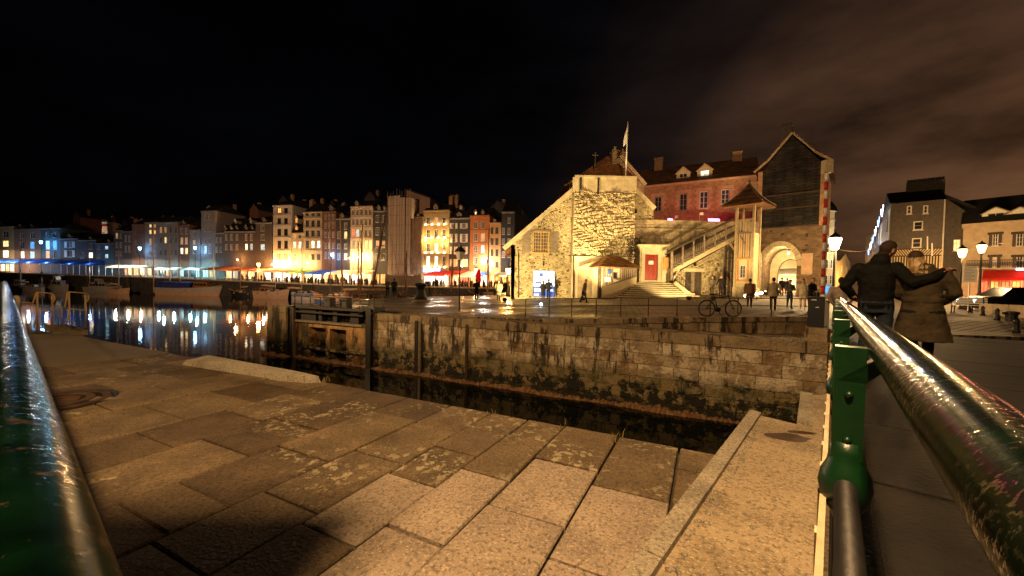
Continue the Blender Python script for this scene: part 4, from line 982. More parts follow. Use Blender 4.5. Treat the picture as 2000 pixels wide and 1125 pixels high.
mb = MB(); xm = (x0+x1)/2; fd.box(mb, xm-0.2, xm+0.22, z0+(z1-z0)*0.62, z0+(z1-z0)*0.76, -0.16, -0.145); mb.build('notice', M['white'], dr)
st = thing('stone_steps', 'wide worn stone steps rising to the red door', 'steps', (12, 32.5, GZ))
ns = 9; ztop = zb+0.02
xc = (fd.P(w/2, 0)).x
for k in range(ns):
    z1 = ztop-(ztop-GZ)*k/ns; z0 = GZ-0.35; hw_l = 1.5+0.30*k; hw_r = 1.6+0.22*k; yf = 34.5-0.36*k-0.35
    mb = MB(); mb.box(xc-hw_l, xc+hw_r, yf+0.05, 34.7+0.01*k, z0, z1-0.065); sp_ = mb.build('step', M['riser_shade'], st)
    mb = MB(); mb.box(xc-hw_l-0.03, xc+hw_r+0.03, yf-0.03, 34.7+0.01*k, z1-0.06, z1); mb.build('tread', M['ashlar'], sp_)
M['grey_slate_wall'] = mat('grey_slate_hanging', (0.075, 0.062, 0.055), 0.75, var=0.25, scale=3, bump=0.3, bscale=20)
# ---- half-timbered ticket hut at the foot of the tower
fh = FP(atY(1176, 540, 33.2), atY(1243, 540, 34.0))
hu = thing('ticket_hut', 'small half timbered hut with orange tiled hipped roof beside the steps', 'hut', fh.P(1.2, GZ))
zt = fh.sz(1210, 522)[1]; w = fh.w
pb0, pb1 = fh.sz(1177, 562)[1], fh.sz(1242, 540)[1]
mb = MB(); wall(mb, fh, [(0, GZ-0.2), (w, GZ-0.2), (w, pb1), (0, pb0)], (), 0.1, 2.4, 0.05); mb.build('plinth', M['plaster'], hu)
hwn = pxrect(fh, 1198, 1207, 531, 544)
mb = MB(); wall(mb, fh, [(0, pb0), (w, pb1), (w, zt), (0, zt)], [hwn], 0.12, 2.4); mb.build('infill_wall', M['plaster'], hu)
window(hu, fh, hwn[0][0], hwn[1][0], hwn[0][1], hwn[2][1], nx=1, nz=1, depth=0.1, fw=0.05, fmat=M['timber'], pane=M['pane_blue'])
for px in (1177.5, 1181, 1186, 1190.5, 1195.5, 1211, 1215.5, 1219.5, 1223.5, 1227.5, 1231.5, 1235.5, 1239, 1242):
    x = fh.sz(px, 535)[0]; zb = pb0+(pb1-pb0)*x/w; mb = MB(); fh.box(mb, x-0.055, x+0.055, zb+0.1, zt-0.12, 0.004, 0.04); mb.build('timber_post', M['timber'], hu)
mb = MB(); fh.box(mb, -0.03, w+0.03, zt-0.12, zt, 0.0, 0.06); mb.build('top_plate', M['timber'], hu)
mb = MB(); mb.bar(fh.P(0, pb0+0.05, 0.06), fh.P(w, pb1+0.05, 0.06), 0.12, 0.09, up=fh.n); mb.build('sole_plate', M['timber'], hu)
for a, b_ in (((1178, 560), (1185, 549)), ((1185, 560), (1179, 550))):
    mb = MB(); mb.bar(fh.Q(*a, 0.05), fh.Q(*b_, 0.05), 0.08, 0.05, up=fh.n); mb.build('brace', M['timber'], hu)
r = pxrect(fh, 1180.5, 1192, 541, 550); mb = MB(); fh.box(mb, r[0][0], r[1][0], r[0][1], r[2][1], 0.06, 0.08); mb.build('sign', M['white'], hu)
r = pxrect(fh, 1186.5, 1193, 527, 535); mb = MB(); fh.box(mb, r[0][0], r[1][0], r[0][1], r[2][1], 0.06, 0.075); mb.build('sign', M['blue_paint'], hu)
mb = MB(); mb.bar(fh.P(-0.02, GZ, -0.4), fh.P(-0.02, zt, -0.4), 0.2, 0.6); mb.build('side_door', M['timber_dk'], hu)
ev = [fh.P(-0.45, zt-0.02, 0.5), fh.P(w+0.25, zt-0.02, 0.5), fh.P(w+0.25, zt-0.02, -2.6), fh.P(-0.45, zt-0.02, -2.6)]
r0, r1 = fh.P(w*0.30, zt+1.02, -1.0), fh.P(w*0.66, zt+1.02, -1.0)
mb = MB(); mb.add(ev+[r0, r1], [(0, 1, 5, 4), (1, 2, 5), (2, 3, 4, 5), (3, 0, 4), (3, 2, 1, 0)]); mb.build('roof', M['tile_bright'], hu)
# bare climber on the wall behind the hut
mb = MB()
for _ in range(150):
    p = ftw.Q(rnd.uniform(1222, 1250), rnd.uniform(474, 512), 0.25); q = p
    if p.x < ft.P(xr, 0).x+0.05: p = p-Vector((0, 1.0, 0))
    pts = [p]
    for k in range(4): pts.append(pts[-1]+Vector((rnd.uniform(-0.22, 0.22), rnd.uniform(-0.08, 0.08), rnd.uniform(-0.1, 0.32))))
    mb.tube(pts, 0.022, 4)
tag(mb.build('ivy', M['ivy'], fix=False), 'tangle of bare dark climber stems beside the stone doorway', 'climber', kind='stuff')

# ---- wooden staircase up to the terrace
fs = FP(atY(1300, 500, 33.9), atY(1440, 500, 33.3))
ws = thing('wooden_staircase', 'covered timber staircase climbing diagonally to the bell turret', 'staircase', fs.P(0, 1.2))
for o in (0.0, -1.1):
    mb = MB(); mb.bar(fs.Q(1309, 532, o), fs.Q(1437, 464, o), 0.34, 0.12, up=fs.n); mb.build('stringer', M['timber_pale'], ws)
a, b_ = fs.Q(1310, 524), fs.Q(1437, 458)
for k in range(19):
    p = a.lerp(b_, (k+0.5)/19); mb = MB(); mb.hexa([p+fs.n*o_+fs.s*x for x, o_ in ((-0.17, 0), (0.17, 0), (0.17, -1.1), (-0.17, -1.1))], [p+fs.n*o_+fs.s*x+Vector((0, 0, 0.06)) for x, o_ in ((-0.17, 0), (0.17, 0), (0.17, -1.1), (-0.17, -1.1))]); mb.build('tread', M['timber'], ws)
mb = MB(); mb.quad(fs.Q(1312, 527, -0.05), fs.Q(1437, 461, -0.05), fs.Q(1437, 449, -0.05), fs.Q(1312, 515, -0.05)); mb.build('riser_board', M['timber_dk'], ws)
for o in (0.05, -1.1):
    mb = MB(); mb.bar(fs.Q(1298.5, 497, o), fs.Q(1440, 424, o), 0.13, 0.13); mb.build('handrail', M['timber_dk'], ws)
    mb = MB(); mb.bar(fs.Q(1312, 504, o), fs.Q(1440, 437, o), 0.07, 0.07); mb.build('middle_rail', M['timber_dk'], ws)
for px, t_, b2 in ((1333, 484, 518), (1354, 472, 506), (1375, 462, 495), (1396, 451, 483), (1417, 440, 472)):
    mb = MB(); mb.bar(fs.Q(px, b2, 0.06), fs.Q(px, t_-6, 0.06), 0.10, 0.10, up=fs.n); mb.build('newel', M['timber'], ws)
mb = MB(); mb.bar(fs.Q(1311, 549, 0.06), fs.Q(1311.5, 492, 0.06), 0.2, 0.2, up=fs.n); mb.build('newel', M['timber'], ws)
for k in range(10):
    x = 1314+k*12.3; y = 516-6.55*k
    for j in range(3):
        mb = MB(); xx = x+j*4; yy = y-j*2.1; mb.bar(fs.Q(xx, yy, 0.03), fs.Q(xx+1.5, yy-10.5, 0.03), 0.05, 0.04, up=fs.n); mb.build('baluster', M['timber'], ws, fix=False)
for a, b_ in (((1313, 548), (1326, 527)), ((1436, 490), (1421, 470))):
    mb = MB(); mb.bar(fs.Q(*a, 0.02), fs.Q(*b_, 0.02), 0.14, 0.12, up=fs.n); mb.build('brace', M['timber_pale'], ws)
r = pxrect(fs, 1299, 1309, 502, 526); mb = MB(); fs.box(mb, r[0][0], r[1][0], r[0][1], r[2][1], -0.6, -0.5); mb.build('orange_panel', M['ochre'], ws)
# iron balustrade beside the steps
ib = thing('step_balustrade', 'sloping wrought iron balustrade on the right flank of the steps', 'balustrade', fs.Q(1330, 575, 1.3))
for k in range(9):
    px = 1313+k*3.4; yb = 549+k*3.2; mb = MB(); mb.tube([fs.Q(px, yb+3, 1.0), fs.Q(px, yb-17, 1.0)], 0.018, 5); mb.build('baluster', M['black_steel'], ib)
mb = MB(); mb.tube([fs.Q(1311, 530, 1.0), fs.Q(1343, 560, 1.0)], 0.03, 6); mb.build('rail', M['black_steel'], ib)
mb = MB(); mb.bar(fs.Q(1309, 552, 1.0), fs.Q(1345, 580, 1.0), 0.35, 0.3); mb.build('flank_stone', M['ashlar_dk'], ib)
# store doors below the stairs, in a lower wall
fl_ = FP(atY(1318, 550, 34.7), atY(1438, 550, 34.7))
sw = thing('store_wall', 'rough stone wall under the timber stairs with a small dark vent', 'wall', fl_.P(3, 0.4))
ho = pxrect(fl_, 1338, 1371, 531, 577); ho[0] = (ho[0][0], 0.3); ho[1] = (ho[1][0], 0.3); hv = pxrect(fl_, 1354.5, 1361.5, 511, 519.5)
mb = MB(); wall(mb, fl_, [(0, 0.1), (fl_.w, 0.1), (fl_.w, fl_.sz(1438, 468)[1]), (0.2, fl_.sz(1322, 532)[1])], [ho, hv], 0.25, 1.3); mb.build('stone_face', M['rubble'], sw)
mb = MB(); mb.quad(*[fl_.P(x, z, -0.24) for x, z in hv]); mb.build('vent', M['pane'], sw)
mb = MB(); fl_.box(mb, ho[0][0]-0.15, ho[1][0]+0.15, ho[2][1]+0.01, ho[2][1]+0.3, 0.004, 0.06); mb.build('lintel', M['ashlar'], sw)
sd = thing('store_doors', 'weathered grey plank double doors below the timber stairs', 'door', fl_.P((ho[0][0]+ho[1][0])/2, 0.5))
n = 10
for k in range(n):
    x0 = ho[0][0]+(ho[1][0]-ho[0][0])*k/n; x1 = ho[0][0]+(ho[1][0]-ho[0][0])*(k+1)/n
    mb = MB(); fl_.box(mb, x0+0.01, x1-0.01, 0.4, ho[2][1]-0.02, -0.2, -0.15+0.012*(k % 2)); mb.build('plank', M['timber_dk'] if k not in (4, 5) else M['timber'], sd)

# ---- bell turret
ftu = FP(atY(1436.5, 500, 32.4), atY(1470, 500, 31.4))
tu = thing('bell_turret', 'slender timber turret with flared shingle roof, open belfry and blue paned window', 'turret', ftu.P(0.8, zq(18.5, 32)))
w = ftu.w; D = w
def fr(py): return ftu.sz(1453, py)[1]
z0_ = zq(18.5, 32)-0.3
mb = MB(); ftu.box(mb, -0.12, w+0.12, z0_, fr(561), -D-0.1, 0.12); mb.build('stone_base', M['ashlar'], tu)
hwn = pxrect(ftu, 1445, 1456, 518, 543)
mb = MB(); wall(mb, ftu, [(0, fr(561)), (w, fr(561)), (w, fr(455)), (0, fr(455))], [hwn], 0.12, D); mb.build('panel_wall', M['plaster'], tu)
window(tu, ftu, hwn[0][0], hwn[1][0], hwn[0][1], hwn[2][1], nx=2, nz=3, depth=0.1, fw=0.05, pane=M['pane_blue'])
for x in (0.0, w):
    for d_ in (0.0, -D):
        mb = MB(); mb.bar(ftu.P(x, fr(561), d_), ftu.P(x, fr(400), d_), 0.17, 0.17, up=ftu.n); mb.build('corner_post', M['timber_pale'], tu)
for py, m in ((505, 'ochre'), (455, 'timber'), (430, 'timber_pale'), (548, 'ochre')):
    mb = MB(); ftu.box(mb, 0.09, w-0.09, fr(py)-0.07, fr(py)+0.07, 0.0, 0.06); mb.build('cross_beam', M[m], tu)
for px in (1442, 1446.5, 1451, 1455.5, 1460, 1464.5):
    x = ftu.sz(px, 480)[0]; mb = MB(); ftu.box(mb, x-0.045, x+0.045, fr(503), fr(457), 0.004, 0.04); mb.build('timber_stud', M['ochre'] if px in (1446.5, 1460) else M['timber'], tu)
mb = MB(); mb.bar(ftu.Q(1446, 460, 0.06), ftu.Q(1455, 476, 0.06), 0.07, 0.05, up=ftu.n); mb.build('brace', M['timber'], tu)
for px in (1441, 1461):
    x = ftu.sz(px, 530)[0]; mb = MB(); ftu.box(mb, x-0.06, x+0.06, fr(546), fr(508), 0.004, 0.045); mb.build('timber_stud', M['ochre'], tu)
for k in range(6):
    x = w*(k+0.5)/6; mb = MB(); ftu.box(mb, x-0.05, x+0.05, fr(454), fr(431), -0.05, 0.02); mb.build('baluster', M['timber_pale'], tu)
    y_ = -D*(k+0.5)/6; mb = MB(); q = ftu.P(0, fr(454), y_); mb.bar(q, lift(q, fr(431)), 0.09, 0.05, up=ftu.s); mb.build('baluster', M['timber_pale'], tu)
zc, za = fr(400), fr(360); cx = ftu.P(w/2, 0, -D/2); mb = MB()
rings = [(1.55, zc-0.15), (1.5, zc), (1.0, zc+0.42), (0.55, zc+0.95), (0.06, za+0.1)]
for r_, z in rings:
    for sx, sy in ((-1, -1), (1, -1), (1, 1), (-1, 1)): mb.v.append(cx+ftu.s*(sx*r_*0.98)-ftu.n*(sy*r_*-0.98)*-1+Vector((0, 0, z)))
for i in range(len(rings)-1):
    for k in range(4): mb.f.append((i*4+k, i*4+(k+1) % 4, i*4+4+(k+1) % 4, i*4+4+k)); mb.m.append(0)
mb.f.append((3, 2, 1, 0)); mb.m.append(0); mb.build('turret_roof', M['tile'], tu)
mb = MB()
for k, (sx, sy) in enumerate(((-1, -1), (1, -1), (1, 1), (-1, 1))):
    pts = [cx+ftu.s*(sx*r_)-ftu.n*(sy*r_*-1)*-1+Vector((0, 0, z+0.03)) for r_, z in rings[1:]]; mb.tube(pts, 0.05, 5)
mb.build('hip_ridge', M['timber'], tu)
mb = MB(); mb.tube([cx+Vector((0, 0, za)), cx+Vector((0, 0, za+0.45))], 0.03, 6); mb.ball(cx+Vector((0, 0, za+0.3)), 0.09); mb.build('finial', M['iron'], tu)
for d_ in (0.75, -D-0.75):
    mb = MB(); ftu.box(mb, -0.75, w+0.75, zc-0.2, zc-0.06, d_-0.1, d_); mb.build('eaves_board', M['ochre'] if d_ > 0 else M['timber'], tu)
# timber lean-to between stairs and turret
lt_ = thing('timber_screen', 'grey brown vertical plank screen with pointed arch left of the turret', 'screen', ftu.P(-1, z0_))
flt = FP(atY(1413, 500, 33.6), atY(1435, 500, 33.4))
for k in range(9):
    x0, x1 = flt.w*k/9, flt.w*(k+1)/9; mb = MB(); flt.box(mb, x0+0.006, x1-0.006, 0.3, flt.sz(1424, 474+2)[1], -0.08, 0.0+0.012*(k % 2)); mb.build('plank', M['timber_dk'] if k % 3 else M['timber'], lt_)
for a, b_ in (((1415, 503), (1424, 480)), ((1424, 480), (1433, 503)), ((1415, 505), (1433, 505)), ((1418, 531), (1433, 529))):
    mb = MB(); mb.bar(flt.Q(*a, 0.06), flt.Q(*b_, 0.06), 0.09, 0.08, up=flt.n); mb.build('moulding', M['timber_dk'], lt_)

# ---- slate-clad gatehouse with the lit archway
M['arch_stone'] = rubble_mat('brown_arch_stone', (0.17, 0.115, 0.07), 2.2, 0.1)
fa = FP(atY(1478, 500, 36.6), atY(1607, 500, 33.4))
ga = thing('slate_gatehouse', 'tall dark slate gabled gatehouse over a lit stone archway', 'house', fa.P(3, 0.8))
def fz(px, py): return fa.sz(px, py)
gz = zq(22, 35)
p_arch = []
xl_, xr_a = fz(1489, 520)[0], fz(1556, 520)[0]; zsp = fz(1522, 520)[1]; zcr = fz(1522, 480)[1]
for k in range(13):
    an = math.pi*k/12; p_arch.append(((xl_+xr_a)/2+(xr_a-xl_)/2*math.cos(an), zsp+(zcr-zsp)*math.sin(an)))
arch = [(xl_, gz-0.2), (xr_a, gz-0.2)]+p_arch
zs0, zs1 = fz(1480, 449)[1], fz(1605, 438)[1]; zsl = (zs0+zs1)/2
mb = MB(); wall(mb, fa, [(0, gz-0.6), (fa.w, gz-0.6), (fa.w, zsl), (0, zsl)], [arch], 6.0, 6.5); mb.build('stone_base', M['arch_stone'], ga)
# voussoirs round the arch
for k in range(12):
    a0, a1 = math.pi*k/12, math.pi*(k+1)/12; cx_ = (xl_+xr_a)/2; rx, rz = (xr_a-xl_)/2, zcr-zsp
    q = [(cx_+(rx+e)*math.cos(a_), zsp+(rz+e)*math.sin(a_)) for a_, e in ((a0+0.01, 0.01), (a1-0.01, 0.01), (a1-0.01, 0.42), (a0+0.01, 0.42))]
    mb = MB(); mb.hexa([fa.P(*p, 0.003) for p in q], [fa.P(*p, 0.05) for p in q]); mb.build('voussoir', M['ashlar'], ga)
ze_ = (fz(1476, 335)[1]+fz(1612, 316)[1])/2; za_ = fz(1543, 266)[1]
mb = MB(); wall(mb, fa, [(0.25, zsl), (fa.w-0.35, zsl), (fa.w-0.35, ze_), (fa.w/2, za_), (0.25, ze_)], (), 0.1, 9.0, 0.06); mb.build('slate_face', M['slate'], ga)
for x0, x1 in ((-0.1, 0.25), (fa.w-0.35, fa.w)):
    mb = MB(); fa.box(mb, x0, x1, zsl, ze_-0.1, -9, 0.10); mb.build('brick_pier', M['brick'], ga)
for py in (392, 425):
    pass
for zz in (zsl+0.04, fz(1540, 387)[1]-0.9, fz(1540, 387)[1]+0.35):
    mb = MB(); a, b_ = fa.P(0.26, zz, 0.11), fa.P(fa.w-0.36, zz, 0.11); mb.bar(a, b_, 0.12, 0.1, up=fa.n); mb.build('drip_board', M['timber_dk'], ga)
cxm = fa.w/2
for s_ in (-1, 1):
    pts = [(cxm, za_+0.15), (cxm+s_*fa.w*0.36, ze_+0.75), (cxm+s_*(fa.w/2+0.42), ze_-0.12)]
    for a, b_ in zip(pts, pts[1:]):
        mb = MB(); mb.bar(fa.P(*a, 0.45), fa.P(*b_, 0.45), 0.15, 0.10, up=fa.n); mb.build('bargeboard', M['timber_pale'], ga)
        mb = MB(); mb.prism([fa.P(*a, 0.5), fa.P(*b_, 0.5), fa.P(*b_, -9.5), fa.P(*a, -9.5)], (0, 0, 0.14)); mb.build('roof', M['tile'], ga)
mb = MB(); f = fa.shift(-3); x, z1 = f.sz(1537, 244); f.box(mb, x-0.4, x+0.45, za_-0.8, z1, -0.4, 0.4); f.box(mb, x-0.46, x+0.51, z1-0.25, z1-0.1, -0.5, 0.5); mb.build('chimney', M['grey_slate_wall'], ga)
r = pxrect(fa, 1565, 1587, 495, 536); mb = MB(); fa.box(mb, r[0][0], r[1][0], r[0][1], r[2][1], 0.0, 0.05); mb.build('plaque', M['quoin'], ga)
# rubble stump left of the arch
mb = MB(); f = fa; x0, x1 = fz(1468, 520)[0]-0.3, xl_-0.02
mb.hexa([f.P(x, gz-0.3, o) for x, o in ((x0, 0.05), (x1, 0.05), (x1, 1.4), (x0, 1.4))], [f.P(x, z, o) for x, z, o in ((x0+0.2, fz(1475, 500)[1], 0.05), (x1, fz(1488, 490)[1], 0.05), (x1, fz(1488, 497)[1], 0.9), (x0+0.2, fz(1475, 510)[1], 0.9))]); mb.build('buttress', M['rubble'], ga)
# inner arch of the passage and a hanging lamp
f2 = fa.shift(-4.5); mb = MB(); a2 = [(x*0.82+cx_*0.18+0.4, z if z < 1 else gz+(z-gz)*0.80) for x, z in arch]
wall(mb, f2, [(xl_-0.05, gz-0.3), (xr_a+0.05, gz-0.3), (xr_a+0.05, zcr+0.1), (xl_-0.05, zcr+0.1)], [a2], 0.8, 0.1); mb.build('inner_arch', M['ashlar'], ga)
al = thing('passage_lamp', 'small lamp glowing inside the stone archway', 'lamp', fa.P(cx_+0.5, zcr-0.5, -1.6))
mb = MB(); mb.ball(al.location, 0.12); mb.build('globe', LIT['p'], al); mb = MB(); mb.tube([al.location+Vector((0, 0, 0.1)), al.location+Vector((0, 0, 0.6))], 0.02, 6); mb.build('rod', M['black_steel'], al)

# ------------------------------------------------------------------ town on the right
M['cream_wall'] = mat('cream_render', (0.42, 0.33, 0.23), 0.85, var=0.15, bump=0.2)
M['yellow_wall'] = mat('yellow_render', (0.50, 0.38, 0.18), 0.85, var=0.12, bump=0.15)
def canvas(name, col):
    m = mat(name, col, 0.8, var=0.15, bump=0.1); b = m.node_tree.nodes['Principled BSDF']; out = m.node_tree.nodes['Material Output']
    tr_ = nd(m, 'ShaderNodeBsdfTranslucent'); tr_.inputs['Color'].default_value = (*col, 1); mx = nd(m, 'ShaderNodeMixShader'); mx.inputs[0].default_value = 0.5
    lk(m, b.outputs[0], mx.inputs[1]); lk(m, tr_.outputs[0], mx.inputs[2]); lk(m, mx.outputs[0], out.inputs['Surface']); return m
for k_, c_ in (('red', (0.50, 0.03, 0.015)), ('blue', (0.03, 0.13, 0.55)), ('white', (0.72, 0.66, 0.52)), ('green', (0.25, 0.45, 0.06)), ('pink', (0.62, 0.28, 0.16)), ('orange', (0.45, 0.16, 0.06))): M[k_+'_cloth'] = canvas(k_+'_canvas', c_)
# grey house
f = FP(atY(1736, 500, 47), Vector((48.75, 44.2, 0))); GZ2 = 0.6
gr = thing('slate_hung_house', 'tall grey slate hung house with half timbered first floor and long chimney stack', 'house', f.P(4, GZ2))
wl_ = [(1771, 1781, 402, 418), (1803, 1813, 401, 417), (1784, 1803, 432, 449), (1781, 1800, 465, 484)]
hs_ = [pxrect(f, *q) for q in wl_]
ze2 = f.sz(1790, 394)[1]; zh0, zh1 = f.sz(1790, 526)[1], f.sz(1790, 486)[1]
mb = MB(); wall(mb, f, [(0, GZ2-0.6), (f.w, GZ2-0.6), (f.w, ze2), (0, ze2)], hs_, 0.15, 9); mb.build('slate_wall', M['grey_slate_wall'], gr)
for h_ in hs_: window(gr, f, h_[0][0], h_[1][0], h_[0][1], h_[2][1], nx=2 if h_[1][0]-h_[0][0] > 0.9 else 1, nz=2, depth=0.1, fw=0.11)
mb = MB(); f.box(mb, 0.1, f.w-0.02, zh0, zh1, 0.004, 0.05); mb.build('plaster_band', M['plaster'], gr)
zm_ = zh0+(zh1-zh0)*0.66
for z in (zh0, zm_, zh1):
    mb = MB(); f.box(mb, 0.08, f.w, z-0.07, z+0.07, 0.052, 0.10); mb.build('rail_timber', M['timber_dk'], gr)
for k in range(19):
    x = 0.15+(f.w-0.3)*k/18; mb = MB(); f.box(mb, x-0.07, x+0.07, zh0+0.07, zm_-0.07, 0.052, 0.09); mb.build('stud', M['timber_dk'] if k < 18 else M['ochre'], gr)
    if k < 18:
        s_ = 0.22 if k < 9 else -0.22
        mb = MB(); mb.bar(f.P(x+0.14+s_, zm_+0.06, 0.07), f.P(x+0.14-s_, zh1-0.06, 0.07), 0.10, 0.04, up=f.n); mb.build('brace', M['timber_dk'], gr)
for px, y0, y1 in ((1811, 462, 488), (1820, 475, 500)):
    mb = MB(); mb.tube([f.Q(px, y1, 0.12), f.Q(px, y0, 0.12)], 0.06, 6); mb.build('vent_pipe', M['white'], gr)
mb = MB(); mb.tube([f.P(f.w-0.1, GZ2, 0.1), f.P(f.w-0.1, ze2, 0.1)], 0.06, 6); mb.build('downpipe', M['frame'], gr)
zr2 = f.shift(-4).sz(1790, 372)[1]; mb = MB(); a = [f.P(-0.1, ze2, 0.2), f.P(f.w+0.1, ze2, 0.2), f.P(f.w+0.1, zr2, -4), f.P(-0.1, zr2, -4), f.P(f.w+0.1, ze2, -9), f.P(-0.1, ze2, -9)]
mb.add(a, [(0, 1, 2, 3), (3, 2, 4, 5), (0, 3, 5), (1, 4, 2), (0, 5, 4, 1)]); rf = mb.build('roof', M['slate_roof'], gr)
f_ = f.shift(-4); xa, z1 = f_.sz(1771, 358); xb = f_.sz(1845, 355)[0]; mb = MB(); f_.box(mb, xa, xb, zr2-0.8, z1, -0.4, 0.4); mb.build('chimney', M['grey_slate_wall'], rf)
for k in range(11):
    x = xa+(xb-xa)*(k+0.5)/11; mb = MB(); mb.lathe([(0.16, 0), (0.13, 0.35)], 8, f_.P(x, z1)); mb.build('chimney_pot', M['grey_slate_wall'], rf)
# street side of it, hung with blue-white lights
fsd = FP(atY(1699, 500, 82), f.P(-0.05, 0, -0.3))
sid = thing('street_house', 'narrow street front hung with blue white festive lights beside the grey house', 'house', f.P(-4, GZ2, -17))
mb = MB(); wall(mb, fsd, [(0, GZ2-0.5), (fsd.w, GZ2-0.5), (fsd.w, ze2-0.4), (fsd.w*0.5, ze2-0.4), (fsd.w*0.5, ze2-2.0), (0, ze2-2.0)], (), 0.1, 0.3); mb.build('front_wall', M['cream_wall'], sid)
for i in range(9):
    for j in range(3):
        x = fsd.w*(i+0.5)/9; z = 3.6+j*2.7; window(sid, fsd, x-0.5, x+0.5, z, z+1.6, nx=2, nz=2, depth=-0.03, fw=0.08)
M['led_blue'] = emat('blue_white_led', (0.20, 0.42, 1.0), 3.5); M['led_white'] = emat('white_led', (0.75, 0.86, 1.0), 5.0); M['led_warm'] = emat('warm_bulb', (1.0, 0.72, 0.36), 14.0)
for k in range(7):
    xm = fsd.w*(k+0.7)/7; mb = MB(); pts = [fsd.P(xm-2.0+4.0*i/12, 9.0+0.48*k-0.9*math.sin(math.pi*i/12)+(0.5 if i % 2 else 0), 0.6) for i in range(13)]
    mb.tube(pts, 0.03, 5); g_ = tag(mb.build('light_garland', M['led_blue' if k % 2 else 'led_white'], smooth=True), ['white', 'pale blue'][k % 2]+' festive garland on the narrow street front, number %s from the far end' % ('one', 'two', 'three', 'four', 'five', 'six', 'seven')[k], 'garland', 'festive garlands')
# dark infill and cream café house
fi = FP(atY(1839, 500, 45.5), atY(1880, 500, 44.6))
inf = thing('dark_infill_house', 'dark narrow house with one lit window between grey and cream houses', 'house', fi.P(1.3, GZ2))
hi = pxrect(fi, 1862, 1875.5, 468, 490)
mb = MB(); wall(mb, fi, [(0.02, GZ2-0.5), (fi.w, GZ2-0.5), (fi.w, fi.sz(1880, 412)[1]), (0.02, fi.sz(1841, 385)[1])], [hi], 0.15, 8); mb.build('wall', M['grey_slate_wall'], inf)
window(inf, fi, hi[0][0], hi[1][0], hi[0][1], hi[2][1], nx=2, nz=3, lit='y', depth=0.1, fw=0.06)
a = [fi.Q(1840, 378, 0.2), fi.Q(1905, 404, 0.2), fi.Q(1905, 404, -9), fi.Q(1840, 378, -9)]; roof_slab('roof', a, M['slate_roof'], inf, 0.3)
fc = FP(atY(1879, 500, 44.0), atY(2040, 500, 39.6))
cf = thing('cafe_house', 'cream fronted cafe house with red awning, iron balcony and white dormers', 'house', fc.P(5, GZ2))
zc_ = (fc.sz(1890, 441)[1]+fc.sz(2000, 433)[1])/2
wl_ = [(1931, 1957, 456, 480), (1977, 2006, 455, 481), (1931, 1954, 500, 524), (1977, 2006, 500, 525)]
hs_ = [pxrect(fc, *q) for q in wl_]; zaw = fc.sz(1940, 528)[1]
hsh = [rect(fc.sz(px, 560)[0], fc.sz(px+17, 560)[0], GZ2+0.5, fc.sz(px, 549)[1]) for px in (1913, 1934, 1955, 1976, 1997)]
mb = MB(); wall(mb, fc, [(0, GZ2-0.6), (fc.w, GZ2-0.6), (fc.w, zc_), (0, zc_)], hs_+hsh, 0.2, 9); mb.build('front_wall', M['cream_wall'], cf)
for i, h_ in enumerate(hs_):
    window(cf, fc, h_[0][0]+0.25*(i < 4), h_[1][0]-0.25, h_[0][1], h_[2][1], nx=2, nz=3, depth=0.15, fw=0.07, lit='d' if i == 2 else None)
    mb = MB(); fc.box(mb, h_[0][0]-0.1, h_[1][0]+0.1, h_[2][1]-0.12, h_[2][1]+0.14, 0.004, 0.1); mb.build('awning_box', M['timber_dk'], cf)
for i, h_ in enumerate(hsh): window(cf, fc, h_[0][0], h_[1][0], h_[0][1], h_[2][1], nx=2, nz=1, depth=0.15, fw=0.05, lit=('r', 'o', 'd', 'o', 'r')[i], fmat=M['timber_dk'], name='shop_window', sill=False)
for k, (dz, o) in enumerate(((0.0, 0.12), (0.22, 0.3))): mb = MB(); fc.box(mb, -0.1, fc.w, zc_-0.25+dz, zc_-0.03+dz, 0.004, o); mb.build('cornice', M['cream_wall'], cf)
mb = MB(); fc.box(mb, 0.3, fc.w, fc.sz(1940, 485)[1]-0.06, fc.sz(1940, 485)[1]+0.06, 0.004, 0.08); mb.build('string_course', M['cream_wall'], cf)
zb_ = fc.sz(1940, 524)[1]; zbt = fc.sz(1940, 509)[1]
mb = MB(); fc.box(mb, 0.4, fc.w, zb_-0.12, zb_, 0.0, 0.9); bal = mb.build('balcony', M['cream_wall'], cf)
mb = MB(); mb.tube([fc.P(0.4, zbt, 0.87), fc.P(fc.w, zbt, 0.87)], 0.035, 6)
for k in range(46):
    x = 0.4+(fc.w-0.4)*k/45; mb.tube([fc.P(x, zb_, 0.87), fc.P(x, zbt, 0.87)], 0.014, 4)
    if k < 45:
        c = fc.P(x+(fc.w-0.4)/90, (zb_+zbt)/2, 0.87); mb.tube([c+fc.s*0.10*math.cos(q)+Vector((0, 0, 0.18*math.sin(q))) for q in [2*math.pi*i/8 for i in range(8)]], 0.014, 4, closed=True)
mb.build('iron_railing', M['black_steel'], bal)
mb = MB(); mb.prism([fc.P(1.6, zaw, 0.05), fc.P(fc.w, zaw, 0.05), fc.P(fc.w, fc.sz(1940, 544)[1], 1.8), fc.P(1.6, fc.sz(1940, 544)[1], 1.8)], (0, 0, -0.04)); aw = mb.build('awning', M['red_cloth'], cf)
mb = MB(); fc.box(mb, 1.6, fc.w, fc.sz(1940, 549)[1], fc.sz(1940, 544)[1], 1.78, 1.8); mb.build('valance', M['red_cloth'], aw)
for xx in (4.6, 9.3):
    lw = thing('awning_lamp', 'white strip lamp glowing above the red cafe awning, '+('left' if xx < 6 else 'right')+' one', 'lamp', fc.P(xx, zaw+0.2, 1.0)); mb = MB(); fc.box(mb, xx-0.8, xx+0.8, zaw-0.05, zaw+0.05, 1.0, 1.12); mb.build('tube', M['led_white'], lw)
